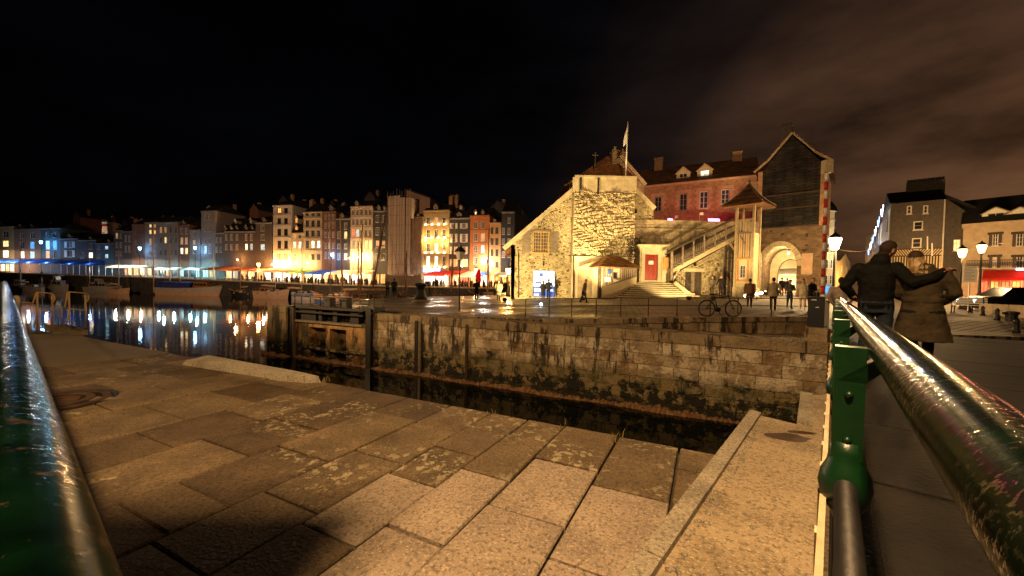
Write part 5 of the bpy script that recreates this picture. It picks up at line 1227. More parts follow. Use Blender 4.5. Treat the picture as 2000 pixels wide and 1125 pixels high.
mb = MB(); a = [fc.P(-0.2, zc_+0.2, 0.3), fc.P(fc.w, zc_+0.2, 0.3), fc.P(fc.w, zc_+3.2, -2.2), fc.P(-0.2, zc_+3.2, -2.2), fc.P(fc.w, zc_+3.2, -9), fc.P(-0.2, zc_+3.2, -9)]
mb.add(a, [(0, 1, 2, 3), (3, 2, 4, 5)]); mb.build('roof', M['slate_roof'], cf)
for px in (1944, 1991): dormer(cf, fc, px, 434, 404, 1.9, None, 2.5, fm=M['white'], out=-0.3)
mb = MB(); c = fc.Q(1957, 477, 0.25); mb.lathe([(0.02, 0), (0.22, 0.06), (0.25, 0.09)], 12, c); mb.build('dish', M['white'], cf)
# corner turret house and street behind the gatehouse
fy = FP(atY(1604, 500, 60), atY(1634, 500, 60))
yh = thing('yellow_corner_house', 'yellow corner house with dark domed turret beyond the barrier boom', 'house', fy.P(1, 1))
zt_ = fy.sz(1618, 412)[1]; zl2 = fy.sz(1618, 458)[1]
mb = MB(); fy.box(mb, 0, fy.w, 0.5, zl2, -8, 0); mb.build('lower_wall', M['cream_wall'], yh)
mb = MB(); c = fy.P(fy.w*0.45, 0, -1.2); mb.lathe([(1.35, zl2), (1.35, zt_-0.15), (1.55, zt_)], 8, c); mb.build('turret_wall', M['yellow_wall'], yh)
for dz in (1.0, 2.2):
    mb = MB(); mb.lathe([(1.38, zl2+dz), (1.46, zl2+dz+0.08), (1.38, zl2+dz+0.16)], 8, c); mb.build('string_course', M['cream_wall'], yh)
mb = MB(); mb.lathe([(1.75, zt_), (1.5, zt_+0.7), (1.0, zt_+1.5), (0.25, zt_+2.1), (0.02, zt_+2.3)], 8, c); mb.build('dome', M['slate_roof'], yh)
for i in range(2):
    for j in range(3):
        x = fy.w*(0.3+0.42*i); z = 2.6+2.4*j; window(yh, fy, x-0.4, x+0.4, z, z+1.4, nx=2, nz=2, depth=-0.03, fw=0.09)
mb = MB(); fy.box(mb, 0.2, fy.w-0.3, 1.0, 2.3, 0.004, 0.06); mb.build('shop_window', LIT['b'], yh)
fz3 = FP(atY(1634, 500, 75), atY(1662, 500, 82))
zh = thing('orange_street_house', 'warmly lit orange gabled house far down the street', 'house', fz3.P(1, 1))
mb = MB(); wall(mb, fz3, [(0, 0), (fz3.w, 0), (fz3.w, 7.5), (fz3.w*0.6, 9.2), (fz3.w*0.2, 7.5), (0, 7.5)], (), .1, 6); mb.build('wall', M['yellow_wall'], zh)
for j in range(2):
    for i in range(2): x = fz3.w*(0.3+0.4*i); window(zh, fz3, x-0.5, x+0.5, 2.8+2.5*j, 4.2+2.5*j, depth=-0.03, lit='o' if i+j == 1 else None)
fz4 = FP(atY(1690, 500, 78), atY(1712, 500, 74)); zh4 = thing('far_street_house', 'dim flat house at the far end of the street under the light wire', 'house', fz4.P(1, 1))
mb = MB(); fz4.box(mb, 0, fz4.w, 0, fz4.sz(1700, 458)[1], -8, 0); mb.build('wall', M['cream_wall'], zh4)
for j in range(3): window(zh4, fz4, 0.5, 1.3, 3+2.4*j, 4.3+2.4*j, depth=-0.03); window(zh4, fz4, 1.7, 2.4, 3+2.4*j, 4.3+2.4*j, depth=-0.03, lit='d' if j == 0 else None)
# a shop front seen through the arch
f5 = FP(atY(1488, 540, 58), atY(1560, 540, 56)); sh = thing('passage_shop', 'lit shop front seen through the stone archway', 'house', f5.P(3, 0.8))
mb = MB(); f5.box(mb, -2, f5.w+2, 0.5, 9, -6, 0); mb.build('wall', M['yellow_wall'], sh)
for i in range(4):
    x = f5.w*(i+0.5)/4; window(sh, f5, x-0.5, x+0.5, 1.2, 3.2, depth=-0.03, lit=('w', 'p', 'o', 'w')[i], sill=False, name='shop_window')
mb = MB(); mb.prism([f5.P(1, 4.6, 0.05), f5.P(f5.w-0.5, 4.6, 0.05), f5.P(f5.w-0.5, 3.7, 1.3), f5.P(1, 3.7, 1.3)], (0, 0, 0.05)); mb.build('awning', M['white_cloth'], sh)
# wire with lights across the street
a, b_ = atY(1640, 488, 40), atY(1702, 487, 60)
mb = MB(); mb.tube([a.lerp(b_, i/10)-Vector((0, 0, 0.25*math.sin(math.pi*i/10))) for i in range(11)], 0.035, 5); tag(mb.build('light_wire', M['cream']), 'pale wire strung across the street from the bright lamp', 'wire')
# ------------------------------------------------------------------ far quay of the basin with its row of houses
FQ = FP(Vector((-213, 142, 0)), Vector((8, 84.0, 0)))
def qz(s):
    if s < 132: return 1.72 + 0.9*min(1.2, (132-s)/90)
    return max(0.93, 1.72 - 0.79*(s-132)/46)
def qzxy(x, y): return qz((Vector((x, y, 0))-FQ.o).dot(FQ.s))
EO = 9.5
q0, q1 = FQ.P(-6, 0, EO), FQ.P(FQ.w-9.0, 0, EO)
qp = [v2(FQ.P(-6, 0, EO)), v2(q1), v2(FQ.P(FQ.w-2, 0, EO-2)), v2(FQ.P(FQ.w-2, 0, -14)), v2(FQ.P(-6, 0, -14))]
M['quay_wall'] = mat('quay_wall_stone', (0.05, 0.045, 0.038), 0.85, var=0.4, scale=0.8, bump=0.7, bscale=3, bdist=0.1)
M['quay_top'] = cobble_mat('quay_paving', (0.16, 0.13, 0.10), 0.6, 0.5, 0.3, R_(14), 0.5)
poly_sheet('far_quay', qp, qzxy, M['quay_top'], step=7.0)
qw = thing('quay_wall', 'long dark stone quay wall below the lit restaurants across the basin', 'wall', FQ.P(80, WZ, EO))
mb = MB(); n = 50
for i in range(n):
    s0, s1 = -6+(FQ.w-3)*i/n, -6+(FQ.w-3)*(i+1)/n
    mb.quad(FQ.P(s0, WZ-0.5, EO), FQ.P(s1, WZ-0.5, EO), FQ.P(s1, qz(s1)-0.25, EO), FQ.P(s0, qz(s0)-0.25, EO))
mb.build('wall_face', M['quay_wall'], qw)
for i in range(n):
    s0, s1 = -6+(FQ.w-3)*i/n, -6+(FQ.w-3)*(i+1)/n; mb = MB()
    mb.hexa([FQ.P(s0+0.03, qz(s0)-0.25, EO+0.12), FQ.P(s1-0.03, qz(s1)-0.25, EO+0.12), FQ.P(s1-0.03, qz(s1)-0.25, EO-0.5), FQ.P(s0+0.03, qz(s0)-0.25, EO-0.5)],
            [FQ.P(s0+0.03, qz(s0)+0.06, EO+0.12), FQ.P(s1-0.03, qz(s1)+0.06, EO+0.12), FQ.P(s1-0.03, qz(s1)+0.06, EO-0.5), FQ.P(s0+0.03, qz(s0)+0.06, EO-0.5)]); mb.build('coping_stone', M['ashlar'], qw)
# hillside behind the town, black against the sky
mb = MB(); prof = [(-30, 6), (10, 16), (40, 20), (70, 17), (100, 14), (140, 13), (185, 12), (245, 8)]
for s, h in prof:
    for o, f_ in ((-40, 0.0), (-75, 0.75), (-120, 1.0), (-200, 1.05)): mb.v.append(FQ.P(s, h*f_-0.5, o))
for i in range(len(prof)-1):
    for j in range(3): mb.f.append((i*4+j, i*4+4+j, i*4+5+j, i*4+j+1)); mb.m.append(0)
M['hill'] = mat('dark_hillside', (0.008, 0.009, 0.006), 0.95, var=0.4, scale=0.2, bump=0.5, bscale=1, bdist=0.5)
struct('hillside', mb, M['hill'], True)

W = {'yel': mat('ochre_cream_render', (0.42, 0.31, 0.15), 0.85, var=0.15, bump=0.1), 'brn': mat('brown_render', (0.17, 0.10, 0.065), 0.85, var=0.2, bump=0.1),
     'gry': mat('grey_render', (0.20, 0.17, 0.15), 0.85, var=0.2, bump=0.1), 'sla': mat('slate_hung_front', (0.035, 0.032, 0.034), 0.75, var=0.25, bump=0.3, bscale=12),
     'tea': mat('teal_painted_front', (0.035, 0.075, 0.085), 0.7, var=0.2, bump=0.1), 'whi': mat('pale_render', (0.42, 0.37, 0.31), 0.85, var=0.15, bump=0.1),
     'crm': mat('warm_cream_render', (0.40, 0.31, 0.21), 0.85, var=0.15, bump=0.1), 'org': mat('orange_render', (0.42, 0.15, 0.045), 0.85, var=0.15, bump=0.1),
     'bri': mat('dark_brick_front', (0.16, 0.075, 0.045), 0.85, var=0.25, bump=0.2), 'dim': mat('dim_slate_front', (0.07, 0.055, 0.048), 0.8, var=0.2, bump=0.2),
     'pch': mat('peach_render', (0.45, 0.25, 0.10), 0.85, var=0.15, bump=0.1)}
def q_at(px, out=0.0):
    f = FQ.shift(out); s = f.sz(px, 540)[0]; return s
def house(x0, x1, ye, wm, label, rows=(), cols=(), ww=5.5, lit={}, skip=(), roof=2.4, dorm=(), chim=(), shut=None, fm=None, setb=0.0, shop=None, nx=2, nz=3, awn=None, name='town_house', gf=518, band=None, sill=True):
    f = FQ.shift(setb); s0, s1 = f.sz(x0, 500)[0]+0.03, f.sz(x1, 500)[0]-0.03; xm = (x0+x1)/2
    zb = qz((s0+s1)/2); ze = f.sz(xm, ye)[1]
    h = thing(name, label, 'house', f.P((s0+s1)/2, zb))
    holes = []; wins = []
    for r, (y0, y1) in enumerate(rows):
        for c, xc in enumerate(cols[r] if cols and isinstance(cols[0], (list, tuple)) else cols):
            if (r, c) in skip: continue
            R = pxrect(f, xc-ww/2, xc+ww/2, y0, y1); holes.append(R); wins.append((R, lit.get((r, c))))
    sr = None
    if shop:
        n = max(2, int((s1-s0)/2.2)); wd = (s1-s0-0.4)/n
        for k in range(n):
            R = rect(s0+0.2+k*wd+0.12, s0+0.2+(k+1)*wd-0.12, zb+0.35, zb+2.75); holes.append(R); wins.append((R, shop if isinstance(shop, str) else shop[k % len(shop)], True))
    mb = MB(); wall(mb, f, [(s0, zb-1), (s1, zb-1), (s1, ze), (s0, ze)], holes, 0.2, 9); mb.build('wall', wm, h)
    for w_ in wins:
        R, l = w_[0], w_[1]
        if len(w_) > 2: window(h, f, R[0][0], R[1][0], R[0][1], R[2][1], lit=l, nx=2, nz=1, depth=0.15, fw=0.08, fmat=M['timber_dk'], name='shop_window', sill=False)
        else: window(h, f, R[0][0], R[1][0], R[0][1], R[2][1], lit=l, nx=nx, nz=nz, depth=0.13, fw=0.09, fmat=fm, shutters=shut, sill=sill)
    mb = MB(); f.box(mb, s0-0.02, s1+0.02, ze-0.3, ze+0.02, 0.0, 0.22); mb.build('cornice', M['frame_dk'] if wm in (W['sla'], W['dim'], W['tea']) else wm, h)
    if band:
        for y in band: z = f.sz(xm, y)[1]; mb = MB(); f.box(mb, s0, s1, z-0.1, z+0.1, 0.004, 0.12); mb.build('string_course', wm, h)
    if roof:
        zr = ze+roof; a = [f.P(s0, ze, 0.15), f.P(s1, ze, 0.15), f.P(s1, zr, -3.6), f.P(s0, zr, -3.6), f.P(s1, ze, -9), f.P(s0, ze, -9)]
        mb = MB(); mb.add(a, [(0, 1, 2, 3), (3, 2, 4, 5), (0, 3, 5), (1, 4, 2), (0, 5, 4, 1)]); rf = mb.build('roof', M['slate_roof'], h)
        for px, py, wpx in chim:
            g_ = f.shift(-3.6); x, zt = g_.sz(px, py); hw = wpx*0.055; mb = MB(); g_.box(mb, x-hw, x+hw, ze, zt, -0.5, 0.5); g_.box(mb, x-hw-0.08, x+hw+0.08, zt-0.35, zt-0.2, -0.58, 0.58)
            for i in range(2): mb.lathe([(0.15, 0), (0.12, 0.4)], 6, g_.P(x+(i-0.5)*hw, zt))
            mb.build('chimney', M['brick'], rf)
    for (px, yb, yt, wpx, l) in dorm: dormer(h, f, px, yb, yt, wpx*0.125, l, 1.6, fm=M['frame_dk'] if l is None else M['plaster'], out=-0.4)
    if awn:
        for (a0, a1, mk, out_, z_hi, z_lo) in awn:
            sa, sb = f.sz(a0, 540)[0], f.sz(a1, 540)[0]; mb = MB()
            mb.prism([f.P(sa, zb+z_hi, 0.05), f.P(sb, zb+z_hi, 0.05), f.P(sb, zb+z_lo, out_), f.P(sa, zb+z_lo, out_)], (0, 0, -0.05)); aw = mb.build('awning', M[mk], h)
            mb = MB(); k = max(4, int((sb-sa)/0.4))
            for i in range(k):
                xa, xb = sa+(sb-sa)*i/k, sa+(sb-sa)*(i+1)/k; mb.add([f.P(xa, zb+z_lo-0.04, out_-0.01), f.P(xb, zb+z_lo-0.04, out_-0.01), f.P(xb, zb+z_lo-0.32, out_-0.01), f.P((xa+xb)/2, zb+z_lo-0.42, out_-0.01), f.P(xa, zb+z_lo-0.32, out_-0.01)], [(0, 1, 2, 3, 4)])
            mb.build('valance', M[mk], aw, fix=False)
            for xx in (sa+0.1, (sa+sb)/2, sb-0.1):
                mb = MB(); mb.tube([f.P(xx, zb, out_-0.1), f.P(xx, zb+z_lo, out_-0.1)], 0.04, 6); mb.build('awning_pole', M['rail_steel'], aw)
    return h
SH = M['frame_dk']; SHW = M['frame']
house(-34, 28, 443, W['yel'], 'cream yellow house at the far left edge with a lit first floor window', [(452, 463), (470, 482), (489, 503)], (-14, 11), 11, {(1, 1): 'y', (2, 0): 'w', (2, 1): 'p'}, dorm=[(3, 443, 433, 9, None)], shop=['p', 'w'], nz=2)
house(28, 80, 447, W['brn'], 'brown fronted house second from the left with two roof dormers', [(455, 466), (472, 486), (491, 504)], (43, 63), 8.5, {(2, 0): 'p', (2, 1): 'c', (1, 1): 'b'}, dorm=[(40, 447, 437, 8, None), (63, 447, 437, 8, None)])
house(80, 118, 446, W['tea'], 'dark teal house lit blue by the lamp at its left corner', [(453, 464), (470, 487), (490, 504)], (93, 107), 7.5, {(1, 0): 'c', (1, 1): 'b', (2, 0): 'o'}, chim=[(100, 436, 9)])
house(118, 153, 466, W['sla'], 'low black slate house with wide white shuttered windows and square dormer', [(472, 484), (489, 502)], (136,), 10, {}, dorm=[(136, 468, 456, 13, None)], shut=SHW)
house(153, 187, 469, W['sla'], 'low black slate house behind the red beacon lamp', [(475, 487), (493, 504)], (160, 177), 8, {(1, 1): 'p'}, skip={(0, 0)}, dorm=[(177, 469, 462, 7, None)])
house(187, 222, 475, W['tea'], 'low blue green house with two small windows above the blue canopy', [(480, 487), (496, 504)], (193, 208), 6.5, {(0, 1): 'c', (1, 1): 'c'}, dorm=[(213, 475, 467, 6, None)], chim=[(203, 467, 5)])
house(222, 240, 450, W['dim'], 'very narrow dark house beside the low blue green one', [(455, 466), (473, 484), (490, 500)], (228, 236), 4.5, {(0, 0): 'd'}, chim=[(225, 436, 6)])
house(240, 258, 452, W['dim'], 'narrow dark grey house with tall chimney left of the brown house', [(460, 472), (480, 492)], (246, 253), 4.5, {}, chim=[(249, 442, 4)], shop=['d', 'w'])
house(258, 283, 438, W['bri'], 'reddish brown house with twin arched looking windows near the blue lamp', [(447, 458), (466, 478), (488, 498)], (266, 276), 5, {}, chim=[(266, 429, 4), (277, 429, 4)], fm=SH, shop=['d', 'w', 'd'])
house(283, 309, 434, W['gry'], 'grey house with a column of four warm lit windows', [(438, 444), (449, 457), (466, 478), (490, 500)], (293.5, 302), 4.5, {(0, 0): 'y', (0, 1): 'd', (1, 0): 'y', (1, 1): 'o', (2, 0): 'd'}, shop=['d', None, 'd'])
house(309, 348, 434, W['gry'], 'wide grey brown house with four window columns behind the two masts', [(443, 455), (463, 475), (487, 499)], (314, 323, 333, 343), 4.5, {(0, 0): 'd', (0, 1): 'd', (1, 1): 'y'}, chim=[(319, 424, 4), (338, 424, 4)], fm=SH, band=[460, 481], shop=[None, 'd', None, 'c'])
house(348, 370, 439, W['bri'], 'brown half timbered looking house with two bright first floor windows', [(445, 457), (464, 477), (484, 496)], (355, 364), 5.5, {(2, 0): 'p', (2, 1): 'w', (1, 0): 'd', (1, 1): 'd'}, dorm=[(359, 440, 430, 7, None)], band=[460, 480], shop=['c', None])
house(370, 391, 449, W['gry'], 'small grey house lit by the second blue lamp', [(452, 464), (469, 478), (485, 496)], (379,), 5, {(1, 0): 'd'}, shop=[None, 'c'])
house(393, 421, 412, W['gry'], 'tall narrow grey house with blue lit lower floors', [(419, 430), (440, 452), (466, 477), (480, 495)], (401, 410), 5, {(3, 0): 'c'}, chim=[(409, 404, 6)], shop=['c', 'd'])
house(421, 439, 455, W['dim'], 'low dim house with red brown roof and one chimney', [(464, 474), (482, 493)], (423.5, 431), 4.5, {}, roof=1.4, chim=[(424, 446, 4)], shut=None)
house(439, 467, 452, W['dim'], 'dim house with mansard roof and one lit dormer', [(457, 469), (477, 488)], (442, 452, 463), 5, {}, roof=4.2, dorm=[(441, 452, 440, 6, None), (452, 452, 440, 6, 'd'), (463, 452, 440, 6, None), (460, 436, 427, 5, None)], shop=['o', 'd'], awn=[(428, 466, 'orange_cloth', 5.5, 3.5, 2.7)])
house(467, 499, 452, W['dim'], 'dim mansard house with white shutters and two pale lit windows', [(457, 470), (476, 488)], (481, 491), 5, {(1, 0): 'p', (1, 1): 'c'}, roof=4.2, dorm=[(481, 452, 439, 7, None), (493, 452, 440, 5, None), (490, 436, 425, 6, None)], shop=['o', 'w'], awn=[(466, 500, 'orange_cloth', 5.5, 3.5, 2.7)])
house(499, 531, 435, W['dim'], 'dark house with single window column left of the tall white house', [(439, 451), (458, 469), (477, 488)], (513,), 8, {(2, 0): 'c'}, dorm=[(516, 436, 424, 9, None)], shop=['o', 'p', 'w'], awn=[(500, 531, 'orange_cloth', 5.5, 3.5, 2.7)])
house(533, 569, 401, W['whi'], 'tall slim white house with five rows of paired windows', [(406, 416), (426, 437), (447, 460), (470, 485), (496, 506)], (545.5, 558.5), 7, {(0, 0): 'o', (4, 0): 'd', (4, 1): 'd'}, roof=2.0, fm=M['timber_dk'], nx=2, nz=2, band=[421, 441, 464, 489], shop=['p', 'p', 'w'], awn=[(530, 592, 'pink_cloth', 5.5, 3.5, 2.6)])
house(569, 592, 455, W['crm'], 'low cream house with dark gabled attic holding two stacked lit windows', [(458, 466), (472, 485), (496, 508)], (575, 585.5), 5.5, {(0, 0): 'd', (1, 0): 'p', (1, 1): 'p', (2, 1): 'd'}, roof=5.6, dorm=[(579, 451, 437, 8, 'o'), (579, 436, 420, 8, 'o')], shop=['p', 'p', 'w'])
house(592, 629, 414, W['crm'], 'tall cream house with three window columns and two glowing second floor windows', [(416, 422), (430, 443), (450, 462), (470, 485), (496, 508)], (600, 611, 622), 6.5, {(3, 1): 'p', (3, 2): 'p', (4, 0): 'd'}, roof=2.8, fm=SH, band=[426, 446, 466, 489], shop=['w', 'p', 'w'], awn=[(592, 626, 'green_cloth', 5.5, 3.5, 2.6)], chim=[(610, 392, 9)])
house(629, 656, 413, W['bri'], 'tall brown timbered house with rows of small shutters', [(419, 429), (435, 446), (453, 464), (474, 485), (492, 505)], (636, 643, 651), 4, {(3, 1): 'd', (4, 1): 'b', (4, 2): 'c'}, roof=2.4, band=[432, 450, 468], shop=['w', 'o', 'w'], awn=[(626, 665, 'blue_cloth', 5.5, 3.4, 2.5)], dorm=[(647, 412, 400, 9, None)])
house(656, 684, 427, W['sla'], 'black slate house with one tall lit window between brown and timbered houses', [(435, 448), (452, 466), (476, 486), (495, 507)], (662, 675), 6, {(1, 1): 'y', (3, 1): 'w'}, skip={(0, 0)}, roof=2.4, chim=[(672, 398, 7)], shop=['w', 'p'], dorm=[(669, 426, 416, 6, None)])
house(684, 728, 403, W['crm'], 'tall house packed with five columns of tall windows, lit gold on lower floors', [(409, 421), (427, 440), (448, 463), (469, 486), (494, 508)], (690, 698, 706, 715, 723), 5.5, {(2, 0): 'r', (2, 1): 'c', (3, 3): 'w', (3, 4): 'w', (4, 0): 'y', (4, 1): 'y', (4, 2): 'p', (4, 3): 'p', (4, 4): 'y'}, roof=2.2, band=[405, 424, 444, 466, 490], shop=['p', 'w', 'p', 'p'], awn=[(665, 736, 'white_cloth', 5.0, 3.6, 2.7)], dorm=[(697, 402, 392, 7, None)], fm=M['frame'])
house(728, 756, 412, W['sla'], 'black slate house beside the sheeted scaffold tower', [(420, 434), (444, 459), (470, 484), (495, 508)], (737, 749), 6.5, {(2, 0): 'd', (2, 1): 'd'}, dorm=[(740, 412, 400, 7, None), (751, 412, 402, 5, None)], shop=['d'])
house(800, 826, 424, W['brn'], 'brick house hidden behind netted scaffolding', [(434, 446), (456, 468), (480, 492)], (806, 819), 6, {}, dorm=[(799, 424, 417, 5, None), (817, 424, 417, 5, None)], roof=2.2)
hot = house(826, 877, 411, W['yel'], 'brightly floodlit yellow hotel with rows of balcony lamps', [(424, 438), (448, 465), (475, 492), (500, 521)], (836, 852, 867), 7, {(2, 1): 'c', (3, 0): 'p', (3, 1): 'p', (0, 1): 'd'}, roof=2.2, nx=2, nz=2, fm=M['frame'], band=[413, 418], shop=['p', 'p', 'p'], dorm=[(851, 411, 398, 9, None)])
house(877, 917, 426, W['sla'], 'dark slate house with white shutters right of the yellow hotel', [(436, 446), (457, 473), (482, 496), (506, 520)], (886, 906), 7, {(2, 0): 'd', (3, 0): 'd', (3, 1): 'y'}, shut=SHW, dorm=[(897, 424, 414, 10, None), (900, 409, 400, 6, None)], roof=3.4, shop=['o', 'r', 'o'], awn=[(851, 890, 'red_cloth', 6.0, 3.7, 2.6), (890, 916, 'red_cloth', 5.0, 3.7, 2.8)], chim=[(882, 384, 8), (893, 383, 6)])
house(917, 955, 421, W['org'], 'orange rendered house with tall paned windows and lit dormer', [(433, 446), (456, 471), (479, 494), (502, 516)], (929, 943), 7.5, {(1, 1): 'd', (2, 1): 'c', (3, 1): 'p'}, dorm=[(929, 420, 409, 5, 'p'), (943, 420, 409, 5, None)], shop=['w', 'p', 'w'], awn=[(903, 942, 'white_cloth', 6.0, 3.6, 2.5), (942, 958, 'blue_cloth', 5.0, 3.5, 2.6)], band=[424, 450, 475, 497])
house(955, 978, 435, W['pch'], 'narrow peach house with paired windows', [(444, 456), (465, 478), (487, 500), (511, 522)], (961, 970.5), 5.5, {(3, 0): 'c'}, fm=M['timber_dk'], roof=1.8, shop=['w', 'o'], dorm=[(966, 434, 427, 5, None)])
house(978, 1004, 414, W['sla'], 'tall black slate house standing next to the flint gable', [(425, 436), (445, 458), (466, 477), (491, 503)], (983, 994), 5.5, {}, skip={(0, 0)}, shop=['o', 'w'], roof=3.0, awn=[(975, 1000, 'white_cloth', 4.5, 3.5, 2.7)])
# hotel balconies with glowing lamps
f = FQ
for r, (yb, n) in enumerate(((440, 4), (466, 4), (495, 4), (523, 5))):
    s0, s1 = f.sz(827, 470)[0], f.sz(876, 470)[0]; z = f.sz(851, yb)[1]; mb = MB(); f.box(mb, s0, s1, z-0.12, z, 0.03, 0.7); bl = mb.build('balcony', W['yel'], hot)
    for k in range(n):
        x = s0+(s1-s0)*(k+0.5)/n; mb = MB(); mb.lathe([(0.05, 0.3), (0.22, 0.1), (0.26, 0)], 8, f.P(x, z+0.02, 0.5)); mb.build('lamp', M['led_warm'], bl)
mb = MB(); r = pxrect(f, 830, 862, 525, 531); f.box(mb, r[0][0], r[1][0], r[0][1], r[2][1], 0.75, 0.9); mb.build('sign', M['led_blue'], hot)
mb = MB(); r = pxrect(f, 824, 827.5, 424, 545); f.box(mb, r[0][0], r[1][0], r[0][1], r[2][1], 0.05, 0.3); mb.build('corner_strip', W['yel'], hot)
# wall lamps that light the restaurant fronts
def wall_lamp(px, py, power, col, label, out=0.9, r=0.16, em=None):
    p = FQ.Q(px, py, out); t = thing('wall_lamp', label, 'lamp', p-Vector((0, 0, 0.3)), group='wall lamps on the quay fronts')
    mb = MB(); mb.ball(p, r, 10); mb.build('globe', em or M['led_warm'], t, True); mb = MB(); mb.tube([FQ.Q(px, py, 0.02)+Vector((0, 0, 0.3)), p+Vector((0, 0, 0.3)), p+Vector((0, 0, r))], 0.025, 6); mb.build('bracket', M['black_steel'], t)
    light('lamp_light', p+FQ.n*0.6, power*2.3, col, 0.2, parent=t); return t
WARM, ORG, BLU = (1.0, 0.60, 0.22), (1.0, 0.42, 0.10), (0.22, 0.55, 1.0)
for i, (px, py, pw, c, nm) in enumerate(((537, 517, 420, WARM, 'the tall white house'), (562, 515, 420, WARM, 'the white and low cream houses'), (584, 513, 300, WARM, 'the low cream house'), (606, 514, 260, WARM, 'the tall cream house'), (688, 505, 300, WARM, 'the left end of the timbered gold lit house'), (706, 503, 330, WARM, 'the middle of the gold lit house'), (724, 505, 300, WARM, 'the right end of the gold lit house'),
        (835, 470, 160, WARM, 'the left of the yellow hotel'), (868, 470, 160, WARM, 'the right of the yellow hotel'), (470, 508, 200, ORG, 'the mansard houses'), (950, 512, 260, (1, 0.9, 0.75), 'the orange house corner'), (905, 520, 140, ORG, 'the house with red awning'))):
    wall_lamp(px, py, pw, c, 'globe wall lamp shining on '+nm)
# ---- scaffold tower wrapped in sheeting
fsc = FQ.shift(2.0)
sc = thing('scaffold_tower', 'tall scaffold wrapped in pale sheeting with bare poles on top', 'scaffold', fsc.P(fsc.sz(778, 540)[0], qz(190)))
M['sheet'] = mat('scaffold_sheeting', (0.42, 0.33, 0.26), 0.7, var=0.12, scale=0.5, bump=0.35, bscale=1.2, bdist=0.08)
s_ = [fsc.sz(px, 450)[0] for px in (756, 768, 781, 791, 801)]; zt_ = fsc.sz(778, 382)[1]; zb = qz(190)
for k, (a, b_, o) in enumerate(((0, 1, -0.3), (1, 2, 0.0), (2, 3, 0.12), (3, 4, -0.2))):
    mb = MB(); n = 9
    for i in range(n+1):
        for j in range(5): mb.v.append(fsc.P(s_[a]+(s_[b_]-s_[a])*j/4, zb+2.6+(zt_-zb-2.6-(0.5 if k > 1 else 0))*i/n, o+0.04*math.sin(i*1.7+j*1.3)))
    for i in range(n):
        for j in range(4): mb.f.append((i*5+j, i*5+j+1, i*5+6+j, i*5+5+j)); mb.m.append(0)
    mb.build('sheeting', M['sheet'], sc, True, fix=False)
mb = MB(); fsc.box(mb, s_[0]+0.1, s_[4]-0.1, zb, zt_-0.5, -5, -0.6); mb.build('enclosed_frame', M['sheet'], sc)
for px in (757, 763, 768, 775, 781, 785, 791, 796, 801):
    x = fsc.sz(px, 450)[0]; mb = MB(); mb.tube([fsc.P(x, zb, 0.2), fsc.P(x, zt_+rnd.uniform(0.6, 1.6), 0.2)], 0.04, 5); mb.build('pole', M['rail_steel'], sc)
for k in range(9):
    z = zb+2.6+(zt_-zb-2.6)*k/8; mb = MB(); mb.tube([fsc.P(s_[0], z, 0.24), fsc.P(s_[4], z, 0.24)], 0.03, 5); mb.build('ledger', M['rail_steel'], sc)
fs2 = FQ.shift(1.6); sc2 = thing('netted_scaffold', 'lower scaffold with diagonal braces and netting left of the yellow hotel', 'scaffold', fs2.P(fs2.sz(811, 540)[0], zb))
xa, xb = fs2.sz(801, 480)[0], fs2.sz(823, 480)[0]; z1 = fs2.sz(811, 427)[1]
M['net'] = mat('scaffold_netting', (0.26, 0.17, 0.12), 0.8, var=0.3, scale=0.8, bump=0.4, bscale=2, bdist=0.1)
mb = MB(); mb.quad(fs2.P(xa, zb+2.6, -0.1), fs2.P(xb, zb+2.6, -0.1), fs2.P(xb, z1, -0.1), fs2.P(xa, z1, -0.1)); mb.build('netting', M['net'], sc2, fix=False)
for k in range(4): x = xa+(xb-xa)*k/3; mb = MB(); mb.tube([fs2.P(x, zb, 0), fs2.P(x, z1+0.5, 0)], 0.04, 5); mb.build('pole', M['rail_steel'], sc2)
for k in range(6):
    z = zb+2.6+(z1-zb-2.6)*k/5; mb = MB(); mb.tube([fs2.P(xa, z, 0.05), fs2.P(xb, z, 0.05)], 0.035, 5); mb.build('ledger', M['rail_steel'], sc2)
    if k < 5:
        zz = z+(z1-zb-2.6)/5; a, b_ = (xa, xb) if k % 2 else (xb, xa); mb = MB(); mb.tube([fs2.P(a, z, 0.08), fs2.P(b_, zz, 0.08)], 0.03, 5); mb.build('brace', M['rail_steel'], sc2)
hd_ = thing('site_hoarding', 'brown plank hoarding around the foot of the scaffold', 'hoarding', FQ.P(FQ.sz(780, 540)[0], zb, 5))
fho = FQ.shift(5.0); xa, xb = fho.sz(752, 540)[0], fho.sz(823, 540)[0]
for k in range(30):
    a = xa+(xb-xa)*k/30; mb = MB(); fho.box(mb, a+0.01, a+(xb-xa)/30-0.01, zb, zb+2.3+rnd.uniform(-0.05, 0.05), 0, 0.05+0.02*(k % 2)); mb.build('board', M['timber'], hd_, fix=False)
fpl = FQ.shift(-1.0); ph = thing('blank_sided_house', 'tall house with blank pinkish side wall rising behind the scaffold', 'house', fpl.P(fpl.sz(800, 540)[0], zb))
a = [fpl.sz(792, 370), fpl.sz(838, 386), fpl.sz(838, 440), fpl.sz(792, 440)]; a[2] = (a[2][0], zb); a[3] = (a[3][0], zb)
mb = MB(); wall(mb, fpl, a[::-1], (), 0.1, 6, -0.5); mb.build('side_wall', mat('pinkish_render', (0.22, 0.145, 0.11), 0.85, var=0.15, bump=0.1), ph)
mb = MB(); mb.bar(fpl.Q(790, 368, -0.4), fpl.Q(840, 386, -0.4), 0.3, 0.3); mb.build('roof_edge', M['slate_roof'], ph)
